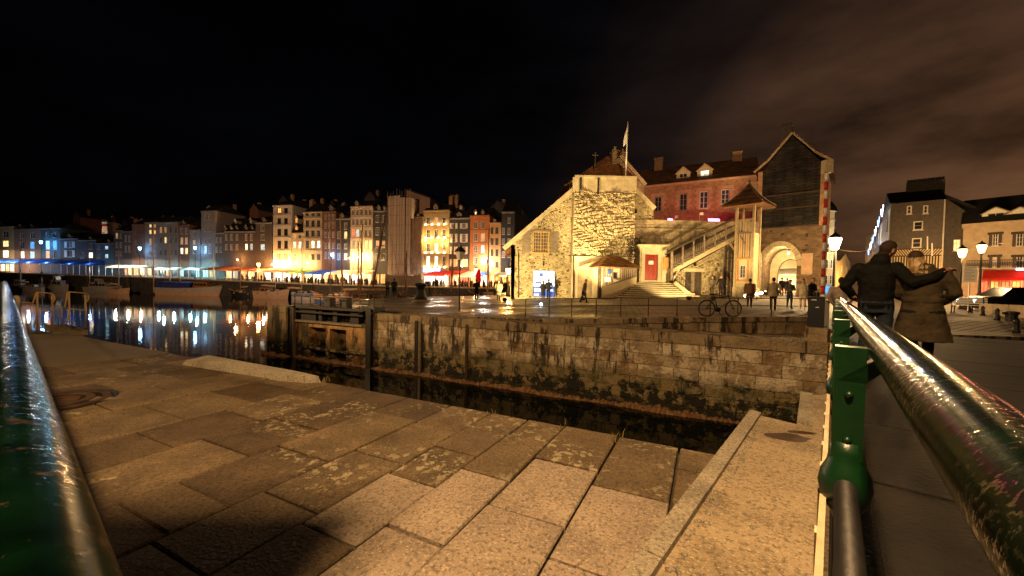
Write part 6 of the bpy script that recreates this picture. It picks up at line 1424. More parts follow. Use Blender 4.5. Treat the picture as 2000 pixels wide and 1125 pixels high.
# back row: dark roofs and chimneys that barely show
for k, (px, yt, wpx, m_, lb) in enumerate(((150, 412, 14, 'brn', 'dim square tower block on the dark hill at left'), (243, 426, 12, 'sla', 'dark roof with a pale chimney behind the narrow houses'), (437, 402, 26, 'bri', 'faint orange gable end behind the low dim house'), (496, 398, 17, 'bri', 'faint brown chimney block behind the mansard house'), (553, 382, 18, 'sla', 'dark hipped roof behind the tall white house'),
        (588, 392, 26, 'gry', 'dim pointed gable behind the tall cream house'), (612, 390, 18, 'gry', 'dim gable and chimney right of the pointed gable'), (648, 392, 16, 'sla', 'dark roof with a white dormer behind the brown timbered house'), (722, 374, 20, 'dim', 'dim house with tall chimney behind the five column house'), (884, 384, 24, 'bri', 'dark house with brick chimneys behind the red awning house'), (972, 392, 26, 'sla', 'dim gable with chimney behind the peach house'), (1012, 402, 20, 'dim', 'dark steep gable just left of the flint gable verge'))):
    f_ = FQ.shift(-12-1.2*(k % 3)); xa, zz = f_.sz(px-wpx/2, yt+12); xb = f_.sz(px+wpx/2, yt)[0]; zt_ = f_.sz(px, yt)[1]
    h = thing('back_house', lb, 'house', f_.P((xa+xb)/2, 1.0), group='back row houses')
    mb = MB(); wall(mb, f_, [(xa, 0.8), (xb, 0.8), (xb, zz), ((xa+xb)/2, zt_), (xa, zz)], (), 0.1, 6); mb.build('gable', W[m_], h)
    mb = MB()
    for s2 in (0, 1):
        e = xa-0.2 if s2 == 0 else xb+0.2; mb.prism([f_.P((xa+xb)/2, zt_+0.1, 0.2), f_.P(e, zz-0.1, 0.2), f_.P(e, zz-0.1, -6), f_.P((xa+xb)/2, zt_+0.1, -6)], (0, 0, 0.15))
    rf = mb.build('roof', M['slate_roof'], h); mb = MB(); xc = xa+(xb-xa)*(0.25 if k % 2 else 0.75); f_.box(mb, xc-0.4, xc+0.4, zz-0.5, zt_+0.9, -3, -2.3); mb.build('chimney', M['brick'], rf)
# lit mansion on the hill
fm_ = FQ.shift(-45); x0, z0 = fm_.sz(157, 452); x1, z1 = fm_.sz(211, 434); xm, z2 = fm_.sz(185, 426)
mh = thing('hill_mansion', 'white mansion lit from below with red band high on the dark hill', 'house', fm_.P((x0+x1)/2, z0-4))
mb = MB(); fm_.box(mb, x0+0.5, x1-0.5, z0-6, z1-0.6, -6, 0); mb.build('wall', mat('white_hill_render', (0.6, 0.5, 0.4), 0.8, bump=0), mh)
mb = MB(); fm_.box(mb, x0-0.3, x1+0.3, z1-0.6, z1+0.1, -6, 0.6); mb.build('cornice', M['white'], mh)
mb = MB(); fm_.box(mb, x0, x1, z1-1.9, z1-1.0, 0.02, 0.5); mb.build('red_band', M['red_cloth'], mh)
mb = MB(); wall(mb, fm_, [(xm-4, z1), (xm+4, z1), (xm+4, z1+1.6), (xm, z2), (xm-4, z1+1.6)], (), 0.1, 3, 0.3); mb.build('pediment', M['white'], mh)
for k in range(4): x = x0+3+(x1-x0-6)*k/3; window(mh, fm_, x-0.7, x+0.7, z0-3, z0-0.6, depth=-0.03, lit='d' if k in (1, 2) else None)
for k in range(2): x = xm+(k-0.5)*3; window(mh, fm_, x-0.6, x+0.6, z1+0.2, z1+1.4, depth=-0.35)
mb = MB(); fm_.box(mb, x1-1.5, x1-0.5, z1, z2+1.2, -3, -2); mb.build('chimney', M['brick'], mh)
light('mansion_flood', fm_.P((x0+x1)/2, z0-3, 7), 1800, (1, 0.72, 0.5), 0.5, parent=mh)
# ---- canopies along the left quay
def canopy(px0, px1, py_hi, py_lo, o0, o1, m, label):
    f0, f1 = FQ.shift(o0), FQ.shift(o1); a, za = f0.sz(px0, py_hi); b_, zb2 = f0.sz(px1, py_hi+1); c, zc2 = f1.sz(px0, py_lo); d, zd = f1.sz(px1, py_lo+1)
    t = thing('canopy', label, 'canopy', FQ.P((a+b_)/2, qz((a+b_)/2), (o0+o1)/2)); n = 14; mb = MB()
    for i in range(n+1):
        u = i/n
        for j in range(4):
            w_ = j/3; p = FQ.P(a+(b_-a)*u, za+(zb2-za)*u, o0).lerp(FQ.P(c+(d-c)*u, zc2+(zd-zc2)*u, o1), w_); mb.v.append(p-Vector((0, 0, 0.12*math.sin(math.pi*w_)+0.05*math.sin(u*40))))
    for i in range(n):
        for j in range(3): mb.f.append((i*4+j, i*4+4+j, i*4+5+j, i*4+j+1)); mb.m.append(0)
    mb.build('cloth', m, t, True, fix=False)
    for i in range(0, n+1, 2):
        p = FQ.P(c+(d-c)*i/n, 0, o1-0.1); s = (p-FQ.o).dot(FQ.s); mb = MB(); mb.tube([lift(p, qz(s)), lift(p, zc2+(zd-zc2)*i/n)], 0.05, 6); mb.build('pole', M['frame'], t)
    return t
canopy(-20, 118, 506, 514, 2.5, 6.5, M['blue_cloth'], 'long bright blue canopy at the far left below the cream and teal houses'); canopy(118, 205, 508, 517, 2.5, 6.5, M['blue_cloth'], 'deep blue canopy in front of the low black slate houses')
canopy(205, 300, 517, 523, 2.5, 7.0, M['white_cloth'], 'pale cream canopy left of the tall masts'); canopy(300, 420, 522, 527, 3.0, 7.0, M['white_cloth'], 'thin pale blue white canopy behind the moored wooden ship')
# red closed parasol and restaurant furniture
p = FQ.P(FQ.sz(955, 540)[0], 0, 7.0); zz = qz(210); pa = thing('parasol', 'closed tall red parasol on the terrace near the peach house', 'parasol', lift(p, zz))
mb = MB(); mb.lathe([(0.5, zz+0.9), (0.62, zz+1.4), (0.55, zz+2.6), (0.3, zz+3.6), (0.03, zz+3.9)], 10, Vector((p.x, p.y, 0))); mb.build('cloth', M['red_cloth'], pa, True); mb = MB(); mb.tube([lift(p, zz), lift(p, zz+1.0)], 0.05, 6); mb.build('pole', M['timber_dk'], pa)
# ------------------------------------------------------------------ boats in the basin
M['hull_white'] = mat('white_gelcoat', (0.34, 0.31, 0.27), 0.35, var=0.12, bump=0)
M['hull_peach'] = mat('cream_hull_paint', (0.46, 0.29, 0.18), 0.45, var=0.15, bump=0.05)
M['hull_blue'] = mat('blue_hull_paint', (0.05, 0.11, 0.30), 0.4, var=0.2, bump=0)
M['hull_dark'] = mat('black_hull_paint', (0.02, 0.02, 0.025), 0.4, var=0.3, bump=0)
M['varnish'] = mat('varnished_wood', (0.30, 0.13, 0.045), 0.4, var=0.3, scale=4, bump=0.2)
M['mast_wood'] = mat('mast_timber', (0.42, 0.24, 0.12), 0.45, var=0.25, scale=3, bump=0.1)
M['mast_alu'] = mat('mast_aluminium', (0.5, 0.46, 0.42), 0.4, metal=0.6, var=0.1, bump=0)
M['tarp'] = mat('blue_tarpaulin', (0.015, 0.035, 0.22), 0.6, var=0.2, bump=0.6, bscale=2, bdist=0.1)
M['rope'] = mat('rigging_rope', (0.16, 0.10, 0.06), 0.8, var=0.2, bump=0)
M['sail'] = mat('furled_sailcloth', (0.45, 0.32, 0.20), 0.8, var=0.2, bump=0.4, bscale=6)
def boat(label, px0, px1, wl, flip=1, free=1.0, beam=0.28, hullm='hull_white', band=None, cabin=None, masts=(), bowsprit=0.0, tarp=False, rails=True, sheer=0.16, name='sailing_boat', dz=0.0, Y=None, stern=0.55, clutter=0):
    p0 = atZ(px0, wl, WZ) if Y is None else lift(atY(px0, wl, Y), WZ); p1 = atZ(px1, wl, WZ) if Y is None else lift(atY(px1, wl, Y), WZ)
    c = (p0+p1)/2; Yc = c.y; a, b_ = atY(px0, wl, Yc), atY(px1, wl, Yc); L = b_.x-a.x; c = Vector(((a.x+b_.x)/2, Yc, WZ))
    t = thing(name, label, 'boat', c)
    B = max(1.4, L*beam); N = 10
    def sec(u):                     # u 0 stern .. 1 bow
        w = B/2*min(1, stern+ (1-stern)*min(1, u*2.5))*max(0.02, 1-max(0, (u-0.45)/0.55)**2.2)
        h = free*(1+sheer*(2*u-0.75)**2*(1.6 if u > 0.4 else 0.7)); return w, h
    def X(u): return c.x+flip*(u-0.5)*L
    mb = MB(); prof = [(0.0, -0.45), (0.55, -0.35), (0.85, 0.0), (0.97, 0.55), (1.0, 1.0)]
    for i in range(N+1):
        u = i/N; w, h = sec(u); ov = 0.05*L*max(0, (u-0.9)/0.1)
        for k in list(range(len(prof)))[::-1]:
            mb.v.append(Vector((X(u)+flip*ov*max(0, prof[k][1])-flip*0.06*L*(u < 0.01)*max(0, 0.5-prof[k][1]*0.5)*-1, Yc-w*prof[k][0], WZ+h*prof[k][1])))
        for k in range(1, len(prof)):
            mb.v.append(Vector((X(u)+flip*ov*max(0, prof[k][1]), Yc+w*prof[k][0], WZ+h*prof[k][1])))
    R = 2*len(prof)-1
    for i in range(N):
        for k in range(R-1):
            mb.k = 1 if (band and k in (0, R-2)) else 0
            mb.f.append((i*R+k, i*R+k+1, i*R+R+k+1, i*R+R+k)); mb.m.append(mb.k)
    mb.k = 0; mb.f.append(tuple(range(R))); mb.m.append(0)
    mb.build('hull', [M[hullm], M[band or hullm]], t)
    mb = MB(); pts = [[Vector((X(i/N), Yc+s_*sec(i/N)[0]*0.97, WZ+sec(i/N)[1]*0.93)) for i in range(N+1)] for s_ in (-1, 1)]
    for i in range(N): mb.quad(pts[0][i], pts[0][i+1], pts[1][i+1], pts[1][i])
    mb.build('deck', M['varnish'] if name != 'motor_boat' else M['hull_white'], t, fix=False)
    for s_ in (-1, 1):
        mb = MB(); mb.tube([Vector((X(i/N), Yc+s_*sec(i/N)[0], WZ+sec(i/N)[1]+0.03)) for i in range(N+1)], 0.05, 5); mb.build('gunwale', M['varnish'] if hullm != 'hull_white' else M['hull_white'], t)
    if rails:
        mb = MB(); top = []
        for i in range(0, N+1):
            u = i/N; w, h = sec(u); p = Vector((X(u), Yc-w*0.94, WZ+h)); mb.tube([p, p+Vector((0, 0, 0.6))], 0.02, 4); top.append(p+Vector((0, 0, 0.6)))
        mb.tube(top, 0.018, 4); mb.build('guard_rail', M['rail_steel'], t)
    if cabin:
        for (u0, u1, hh, mm) in cabin:
            w, h = sec((u0+u1)/2); w *= 0.62; z0 = WZ+h*0.9; x0, x1 = sorted((X(u0), X(u1))); mb = MB()
            mb.hexa([Vector((x0, Yc-w, z0)), Vector((x1, Yc-w, z0)), Vector((x1, Yc+w, z0)), Vector((x0, Yc+w, z0))], [Vector((x0+0.15*hh, Yc-w*0.85, z0+hh)), Vector((x1-0.3*hh, Yc-w*0.85, z0+hh)), Vector((x1-0.3*hh, Yc+w*0.85, z0+hh)), Vector((x0+0.15*hh, Yc+w*0.85, z0+hh))]); cb = mb.build('cabin', M[mm], t)
            n = max(2, int((x1-x0)/0.9))
            for k in range(n):
                xa = x0+0.2*hh+(x1-x0-0.5*hh)*(k+0.15)/n; xb = x0+0.2*hh+(x1-x0-0.5*hh)*(k+0.85)/n; yy = Yc-w*0.925-0.05
                mb = MB(); mb.hexa([Vector((xa, yy-0.03, z0+hh*0.4)), Vector((xb, yy-0.03, z0+hh*0.4)), Vector((xb, yy+0.05, z0+hh*0.4)), Vector((xa, yy+0.05, z0+hh*0.4))], [Vector((xa, yy+0.02, z0+hh*0.8)), Vector((xb, yy+0.02, z0+hh*0.8)), Vector((xb, yy+0.1, z0+hh*0.8)), Vector((xa, yy+0.1, z0+hh*0.8))]); mb.build('cabin_window', M['pane'], cb, fix=False)
            mb = MB(); mb.hexa([Vector((x0-0.1, Yc-w, z0+hh)), Vector((x1, Yc-w, z0+hh)), Vector((x1, Yc+w, z0+hh)), Vector((x0-0.1, Yc+w, z0+hh))], [Vector((x0-0.1, Yc-w*0.9, z0+hh+0.09)), Vector((x1-0.1, Yc-w*0.9, z0+hh+0.09)), Vector((x1-0.1, Yc+w*0.9, z0+hh+0.09)), Vector((x0-0.1, Yc+w*0.9, z0+hh+0.09))]); mb.build('cabin_roof', M['hull_white'] if mm != 'varnish' else M['varnish'], cb)
    for (mpx0, my0, mpx1, my1, mm, boom) in masts:
        a, b_ = atY(mpx0, my0, Yc), atY(mpx1, my1, Yc); a.z = min(a.z, WZ+free*0.8) if mpx0 == mpx1 else a.z
        r0 = 0.13*(1 if mm == 'mast_wood' else 0.85); mb = MB(); mb.tube([a, a.lerp(b_, 0.6), b_], [r0, r0*0.85, r0*0.45], 8); ms = mb.build('mast', M[mm], t, True)
        for u in (0.02, 0.98):
            w, h = sec(u); q = Vector((X(u), Yc, WZ+h)); mb = MB(); mb.tube([a.lerp(b_, 0.93), q], 0.018, 4); mb.build('stay', M['rope'], ms)
        for s_ in (-1, 1):
            q = Vector((a.x+s_*0.35, Yc-B*0.4, WZ+free)); mb = MB(); mb.tube([a.lerp(b_, 0.8), q], 0.018, 4); mb.build('shroud', M['rope'], ms)
        if boom:
            q = a.lerp(b_, 0.0); q.z = WZ+free+1.1; e = q+Vector((-flip*abs(boom), 0, 0.15)); mb = MB(); mb.tube([q, e], 0.07, 6); bo = mb.build('boom', M['mast_wood'], t, True)
            mb = MB(); mb.tube([q.lerp(e, i/6)+Vector((0, 0, 0.14+0.04*math.sin(i*2))) for i in range(7)], [0.08, 0.17, 0.2, 0.19, 0.2, 0.16, 0.08], 8); mb.build('furled_sail', M['sail'], bo, True)
    if bowsprit:
        w, h = sec(0.98); q = Vector((X(0.95), Yc, WZ+h)); e = q+Vector((flip*bowsprit, 0, 0.35)); mb = MB(); mb.tube([q, e], 0.09, 6); mb.build('bowsprit', M['mast_wood'], t, True)
    if tarp:
        x0, x1 = sorted((X(tarp[0]), X(tarp[1]))); mb = MB(); n = 8
        for i in range(n+1):
            u = tarp[0]+(tarp[1]-tarp[0])*i/n; w, h = sec(u)
            for k, (o, z) in enumerate(((-0.95, 0.1), (-0.6, 1.25), (0, 1.75), (0.6, 1.25), (0.95, 0.1))): mb.v.append(Vector((X(u), Yc+o*w, WZ+h*0.9+z+0.08*math.sin(i*2+k))))
        for i in range(n):
            for k in range(4): mb.f.append((i*5+k, i*5+k+1, i*5+6+k, i*5+5+k)); mb.m.append(0)
        mb.build('tarpaulin', M['tarp'], t, True, fix=False)
    if clutter:
        for k in range(clutter):
            u = rnd.uniform(0.1, 0.85); w, h = sec(u); x = X(u); y = Yc-w*rnd.uniform(0.1, 0.8); z = WZ+h*0.93; s_ = rnd.uniform(0.15, 0.4); mb = MB()
            if k % 3 == 0: mb.ball(Vector((x, Yc-w-0.12, z-0.3)), 0.17, 8, 1.3); mb.build('fender', M['hull_white'], t, True)
            else: mb.hexa([Vector((x-s_, y-s_, z)), Vector((x+s_, y-s_, z)), Vector((x+s_, y+s_, z)), Vector((x-s_, y+s_, z))], [Vector((x-s_*0.8, y-s_*0.7, z+s_*1.3)), Vector((x+s_*0.8, y-s_*0.7, z+s_*1.3)), Vector((x+s_*0.8, y+s_*0.7, z+s_*1.3)), Vector((x-s_*0.8, y+s_*0.7, z+s_*1.3))]); mb.build('deck_gear', M[rnd.choice(('sail', 'varnish', 'hull_white', 'iron'))], t)
    return t
boat('small dark motor boat with cream wheelhouse at the far left', 18, 64, 557, 1, 1.3, 0.32, 'hull_dark', None, [(0.3, 0.62, 1.7, 'hull_white')], (), name='motor_boat', Y=104)
boat('little cluttered open boat between the two leftmost cruisers', 66, 95, 558, -1, 0.8, 0.36, 'hull_dark', None, [(0.35, 0.6, 1.1, 'hull_white')], ((82, 556, 82, 542, 'mast_alu', 0),), name='motor_boat', clutter=4, Y=104)
boat('boxy white motor cruiser seen from the stern', 99, 133, 560, 1, 1.3, 0.45, 'hull_white', None, [(0.12, 0.8, 1.7, 'hull_white'), (0.2, 0.6, 3.0, 'hull_white')], (), name='motor_boat', sheer=0.2, Y=104)
boat('long low white motor yacht moored below the blue canopy', 166, 244, 565, 1, 1.2, 0.26, 'hull_white', None, [(0.16, 0.62, 1.5, 'hull_white'), (0.28, 0.46, 2.5, 'hull_white')], ((175, 562, 175, 503, 'mast_alu', 0),), name='motor_boat', sheer=0.3, Y=104)
boat('black hulled fishing boat with gear stacked at its stern left of the cream ship', 236, 303, 571, 1, 1.6, 0.28, 'hull_dark', None, [(0.55, 0.8, 1.6, 'varnish')], ((279, 568, 279, 520, 'mast_wood', 0), (288, 568, 288, 505, 'mast_wood', 3), ), clutter=12, name='fishing_boat')
boat('large cream wooden ship with varnished deckhouse, blue tarpaulin and two tall masts', 306, 428, 577, 1, 1.75, 0.24, 'hull_peach', 'hull_white', [(0.62, 0.86, 1.5, 'varnish')], ((300, 572, 300, 438, 'mast_wood', 0), (332, 570, 332, 476, 'mast_wood', 0), (352, 570, 352, 500, 'mast_alu', 0)), 1.5, (0.04, 0.6), clutter=9, name='wooden_ship')
boat('low dark blue boat moored between the cream ship and the peach sailing boat', 434, 490, 577, 1, 1.0, 0.26, 'hull_blue', None, None, (), rails=False, name='open_boat')
boat('peach hulled sailing boat with bowsprit pointing right in mid basin', 496, 562, 583, 1, 1.55, 0.28, 'hull_peach', 'hull_peach', [(0.2, 0.55, 0.9, 'varnish')], ((538, 578, 538, 520, 'mast_alu', 3.2),), 2.0, clutter=12)
boat('white dinghy cluster tender right of the peach sailing boat', 568, 592, 580, -1, 0.7, 0.4, 'hull_white', None, None, (), rails=False, name='open_boat')
boat('blue and peach sailing boat with dark mast behind the lock gate', 616, 716, 581, -1, 1.5, 0.22, 'hull_blue', 'hull_peach', [(0.35, 0.62, 0.8, 'varnish')], ((645.5, 575, 643.5, 415, 'mast_alu', 0), (669, 575, 664.5, 418, 'mast_wood', 4)), 1.2, clutter=10, Y=62)
boat('wooden boat with pale twin masts behind the lock railing', 676, 748, 583, -1, 1.6, 0.24, 'hull_peach', None, None, ((704, 575, 708, 436, 'mast_wood', 4), (700, 575, 700, 478, 'mast_wood', 0)), 0.5, clutter=8, Y=56)
boat('boat with raked orange mast leaning right past the scaffold', 718, 790, 583, -1, 1.7, 0.24, 'hull_peach', None, None, ((729, 560, 756, 402, 'mast_wood', 0),), 0.4, clutter=8, Y=52)
boat('small wooden boat with short mast below the hoarding', 780, 850, 585, -1, 1.75, 0.26, 'hull_dark', 'varnish', [(0.4, 0.6, 0.8, 'varnish')], ((793, 570, 794, 490, 'mast_wood', 0),), 0.4, clutter=9, Y=48)
boat('boat with slender dark mast in front of the red awning', 848, 918, 583, -1, 1.9, 0.24, 'hull_peach', None, None, ((881, 570, 888, 428, 'mast_wood', 0),), 0.4, clutter=9, Y=58)
boat('boat with blue tipped mast in front of the blue awning', 916, 985, 581, -1, 2.0, 0.24, 'hull_dark', None, [(0.3, 0.6, 0.9, 'varnish')], ((952, 570, 955, 446, 'mast_wood', 0),), 0.4, clutter=7, Y=60)
# cross spar on the raked mast
a, b_ = atY(735, 482, 52), atY(757, 479, 52); mb = MB(); mb.tube([a, b_], 0.07, 6); tag(mb.build('spar', M['mast_wood'], smooth=True), 'short cross spar lashed to the raked orange mast', 'spar')

boat('slim grey sailing boat moored behind the bow of the cream ship', 396, 446, 573, 1, 1.1, 0.25, 'hull_white', None, [(0.3, 0.6, 0.7, 'hull_white')], ((417, 570, 417, 486, 'mast_alu', 2.5),), 0.0, clutter=5, Y=96)
boat('small dark sailing boat moored left of the peach one', 452, 494, 576, -1, 1.1, 0.27, 'hull_dark', None, [(0.3, 0.6, 0.7, 'varnish')], ((470, 572, 470, 496, 'mast_wood', 2.5),), 0.8, clutter=6, Y=93)
boat('white sailing boat moored against the quay right of the peach one', 570, 616, 578, 1, 1.2, 0.27, 'hull_white', 'hull_blue', [(0.3, 0.62, 0.7, 'hull_white')], ((589, 572, 590, 470, 'mast_alu', 3.0),), 0.0, clutter=6, Y=84)
boat('small pale sailing boat moored between the dark fishing boat and the white yacht', 212, 252, 568, 1, 1.1, 0.27, 'hull_peach', None, [(0.3, 0.6, 0.7, 'hull_white')], ((232, 566, 232, 488, 'mast_alu', 2.5),), 0.0, clutter=5, Y=96)
boat('little pale sailing boat at the far left in front of the brown house', 44, 84, 560, -1, 1.1, 0.27, 'hull_white', None, [(0.3, 0.6, 0.7, 'hull_white')], ((40, 556, 40, 478, 'mast_alu', 2.0),), 0.0, clutter=4, Y=99)
# ------------------------------------------------------------------ people: one continuous skin each
SKIN = mat('skin', (0.42, 0.22, 0.14), 0.55, var=0.1, bump=0); HAIRC = {}
CL = {}
def cloth(c, rough=0.85):
    k = tuple(c)
    if k not in CL: CL[k] = mat('cloth_%d' % len(CL), c, rough, var=0.35, scale=7, bump=0.9, bscale=9, bdist=0.035, spec=0.12)
    return CL[k]
class Fig:
    def __init__(s): s.mb = MB(); s.z = []; s.heads = []
    def _z(s, zone): s.z += [zone]*(len(s.mb.v)-len(s.z))
    def cap(s, p0, r0, p1, r1, zone, n=10):
        p0, p1 = Vector(p0), Vector(p1); d = (p1-p0).normalized()
        pts = [p0-d*r0*0.95, p0-d*r0*0.6, p0, p0.lerp(p1, 0.5), p1, p1+d*r1*0.6, p1+d*r1*0.95]; rr = [r0*0.3, r0*0.8, r0, (r0+r1)/2, r1, r1*0.8, r1*0.3]
        s.mb.tube(pts, rr, n); s._z(zone); return s
    def chain(s, pts, zone):
        for (a, ra), (b_, rb) in zip(pts, pts[1:]): s.cap(a, ra, b_, rb, zone)
        return s
    def loft(s, rings, zone, n=16):
        o = len(s.mb.v)
        for (x, y, z, rx, ry) in rings:
            for k in range(n): an = 2*math.pi*k/n; s.mb.v.append(Vector((x+rx*math.cos(an), y+ry*math.sin(an), z)))
        for i in range(len(rings)-1):
            for k in range(n): s.mb.f.append((o+i*n+k, o+i*n+(k+1) % n, o+(i+1)*n+(k+1) % n, o+(i+1)*n+k)); s.mb.m.append(0)
        s.mb.f.append(tuple(o+k for k in range(n))[::-1]); s.mb.m.append(0); s.mb.f.append(tuple(o+(len(rings)-1)*n+k for k in range(n))); s.mb.m.append(0)
        s._z(zone); return s
    def ell(s, c, rx, ry, rz, zone, n=14):
        return s.loft([(c[0], c[1], c[2]-rz*math.cos(math.pi*i/8), max(0.003, rx*math.sin(math.pi*i/8)), max(0.003, ry*math.sin(math.pi*i/8))) for i in range(9)], zone, n)
    def xform(s, mat_, start=0):
        for i in range(start, len(s.mb.v)): s.mb.v[i] = mat_ @ s.mb.v[i]
        return s
    def bake(s, name, mats, vox, it=3, folds=0.0, nape=None):
        me = bpy.data.meshes.new('tmp'); me.from_pydata([tuple(p) for p in s.mb.v], [], s.mb.f); clean(me)
        o = bpy.data.objects.new('tmp', me); COL.objects.link(o)
        m = o.modifiers.new('r', 'REMESH'); m.mode = 'VOXEL'; m.voxel_size = vox; m.use_smooth_shade = True
        m2 = o.modifiers.new('s', 'SMOOTH'); m2.factor = 0.5; m2.iterations = it
        dg = bpy.context.evaluated_depsgraph_get(); dg.update()
        out = bpy.data.meshes.new_from_object(o.evaluated_get(dg)); out.name = name
        bpy.data.objects.remove(o); bpy.data.meshes.remove(me)
        kd = kdtree.KDTree(len(s.mb.v))
        for i, p in enumerate(s.mb.v): kd.insert(p, i)
        kd.balance(); keys = list(mats.keys()); out.materials.clear()
        for k in keys: out.materials.append(mats[k])
        for p in out.polygons:
            zn = s.z[kd.find(p.center)[1]]
            if zn in ('skin', 'hair'):
                for inv, fc_, k in s.heads:
                    q = inv @ p.center
                    if q.length < 0.17*k and q.z > -0.1*k: zn = 'hair' if (q.z > 0.062*k or -fc_*q.y > 0.012*k-0.35*(q.z+0.03*k)) and not (abs(q.x) > 0.082*k and q.z < 0.03*k) and q.z > -0.085*k else 'skin'
            if nape and zn in ('skin', 'hair') and p.center.y < 0.03 and p.center.z > nape[0] and (zn == 'skin' or p.center.z < nape[1]): zn = 'hairl'
            p.material_index = keys.index(zn); p.use_smooth = True
        if folds:
            cloths = {keys.index(k) for k in keys if k in ('top', 'coat', 'bot')}; mv = set()
            for p in out.polygons:
                if p.material_index in cloths: mv.update(p.vertices)
            nr = [v.normal.copy() for v in out.vertices]
            for i in mv:
                q = out.vertices[i].co; a_ = mnoise.noise(Vector((q.x*5+q.z*3.0, q.y*5, q.z*9-q.x*4))); b2 = mnoise.noise(Vector((q.x*14+3, q.y*14, q.z*20+q.x*9)))
                out.vertices[i].co = q + nr[i]*folds*((1-2*abs(a_))*0.9+0.45*b2)
        return out
def head(F, x, y, z, face, hair, k=1.0, tilt=0.0, long=0.0, yaw=0.0, hood=False):
    """head centred at (x,y,z); face = +1 looks away (+y), -1 looks to the camera"""
    st = len(F.mb.v)
    F.ell((0, 0, 0), 0.076*k, 0.095*k, 0.118*k, 'skin'); F.ell((0, face*0.012*k, -0.06*k), 0.055*k, 0.075*k, 0.065*k, 'skin')
    F.cap((0, face*0.09*k, 0.005), 0.012*k, (0, face*0.108*k, -0.025*k), 0.015*k, 'skin', 6)
    for s_ in (-1, 1): F.ell((s_*0.079*k, 0, -0.01*k), 0.014*k, 0.025*k, 0.034*k, 'skin', 8); F.ell((s_*0.03*k, face*0.088*k, 0.018*k), 0.013*k, 0.012*k, 0.010*k, 'hair', 6)
    F.cap((-0.022*k, face*0.093*k, -0.06*k), 0.007*k, (0.022*k, face*0.093*k, -0.06*k), 0.007*k, 'hair' if False else 'skin', 6)
    if hair:
        F.ell((0, -face*0.014*k, 0.028*k), 0.086*k, 0.10*k, 0.105*k, 'hair')
        if long: F.loft([(0, -face*0.055, -long, 0.07, 0.03), (0, -face*0.06, -long*0.6, 0.10, 0.05), (0, -face*0.045, -0.02, 0.097, 0.068), (0, -face*0.03, 0.05, 0.088, 0.07)], 'hair')
    mx = Matrix.Translation((x, y, z)) @ Matrix.Rotation(tilt, 4, 'Y') @ Matrix.Rotation(yaw, 4, 'Z'); F.heads.append((mx.inverted(), face, k)); F.xform(mx, st)
def hand(F, w, d, n, k=1.0, curl=0.6, thumb=1):
    """palm from wrist w along d, fingers curling towards n"""
    w, d, n = Vector(w), Vector(d).normalized(), Vector(n).normalized(); sd = d.cross(n).normalized()
    F.cap(w, 0.024*k, w+d*0.075*k, 0.026*k, 'skin'); F.cap(w+sd*0.02*k, 0.02*k, w+d*0.07*k+sd*0.028*k, 0.016*k, 'skin'); F.cap(w-sd*0.02*k, 0.02*k, w+d*0.07*k-sd*0.028*k, 0.016*k, 'skin')
    for i, l in enumerate((0.068, 0.078, 0.073, 0.058)):
        b0 = w+d*0.085*k+sd*(0.033-0.022*i)*k; m1 = b0+(d*math.cos(curl*0.5)+n*math.sin(curl*0.5))*l*0.5*k; e = m1+(d*math.cos(curl*1.3)+n*math.sin(curl*1.3))*l*0.5*k
        F.chain([(b0, 0.0098*k), (m1, 0.009*k), (e, 0.008*k)], 'skin')
    t0 = w+d*0.03*k+sd*0.032*k*thumb; F.chain([(t0, 0.012*k), (t0+(d*0.6+sd*thumb*0.7)*0.035*k, 0.011*k), (t0+(d+sd*thumb*0.45+n*0.5)*0.062*k, 0.009*k)], 'skin')
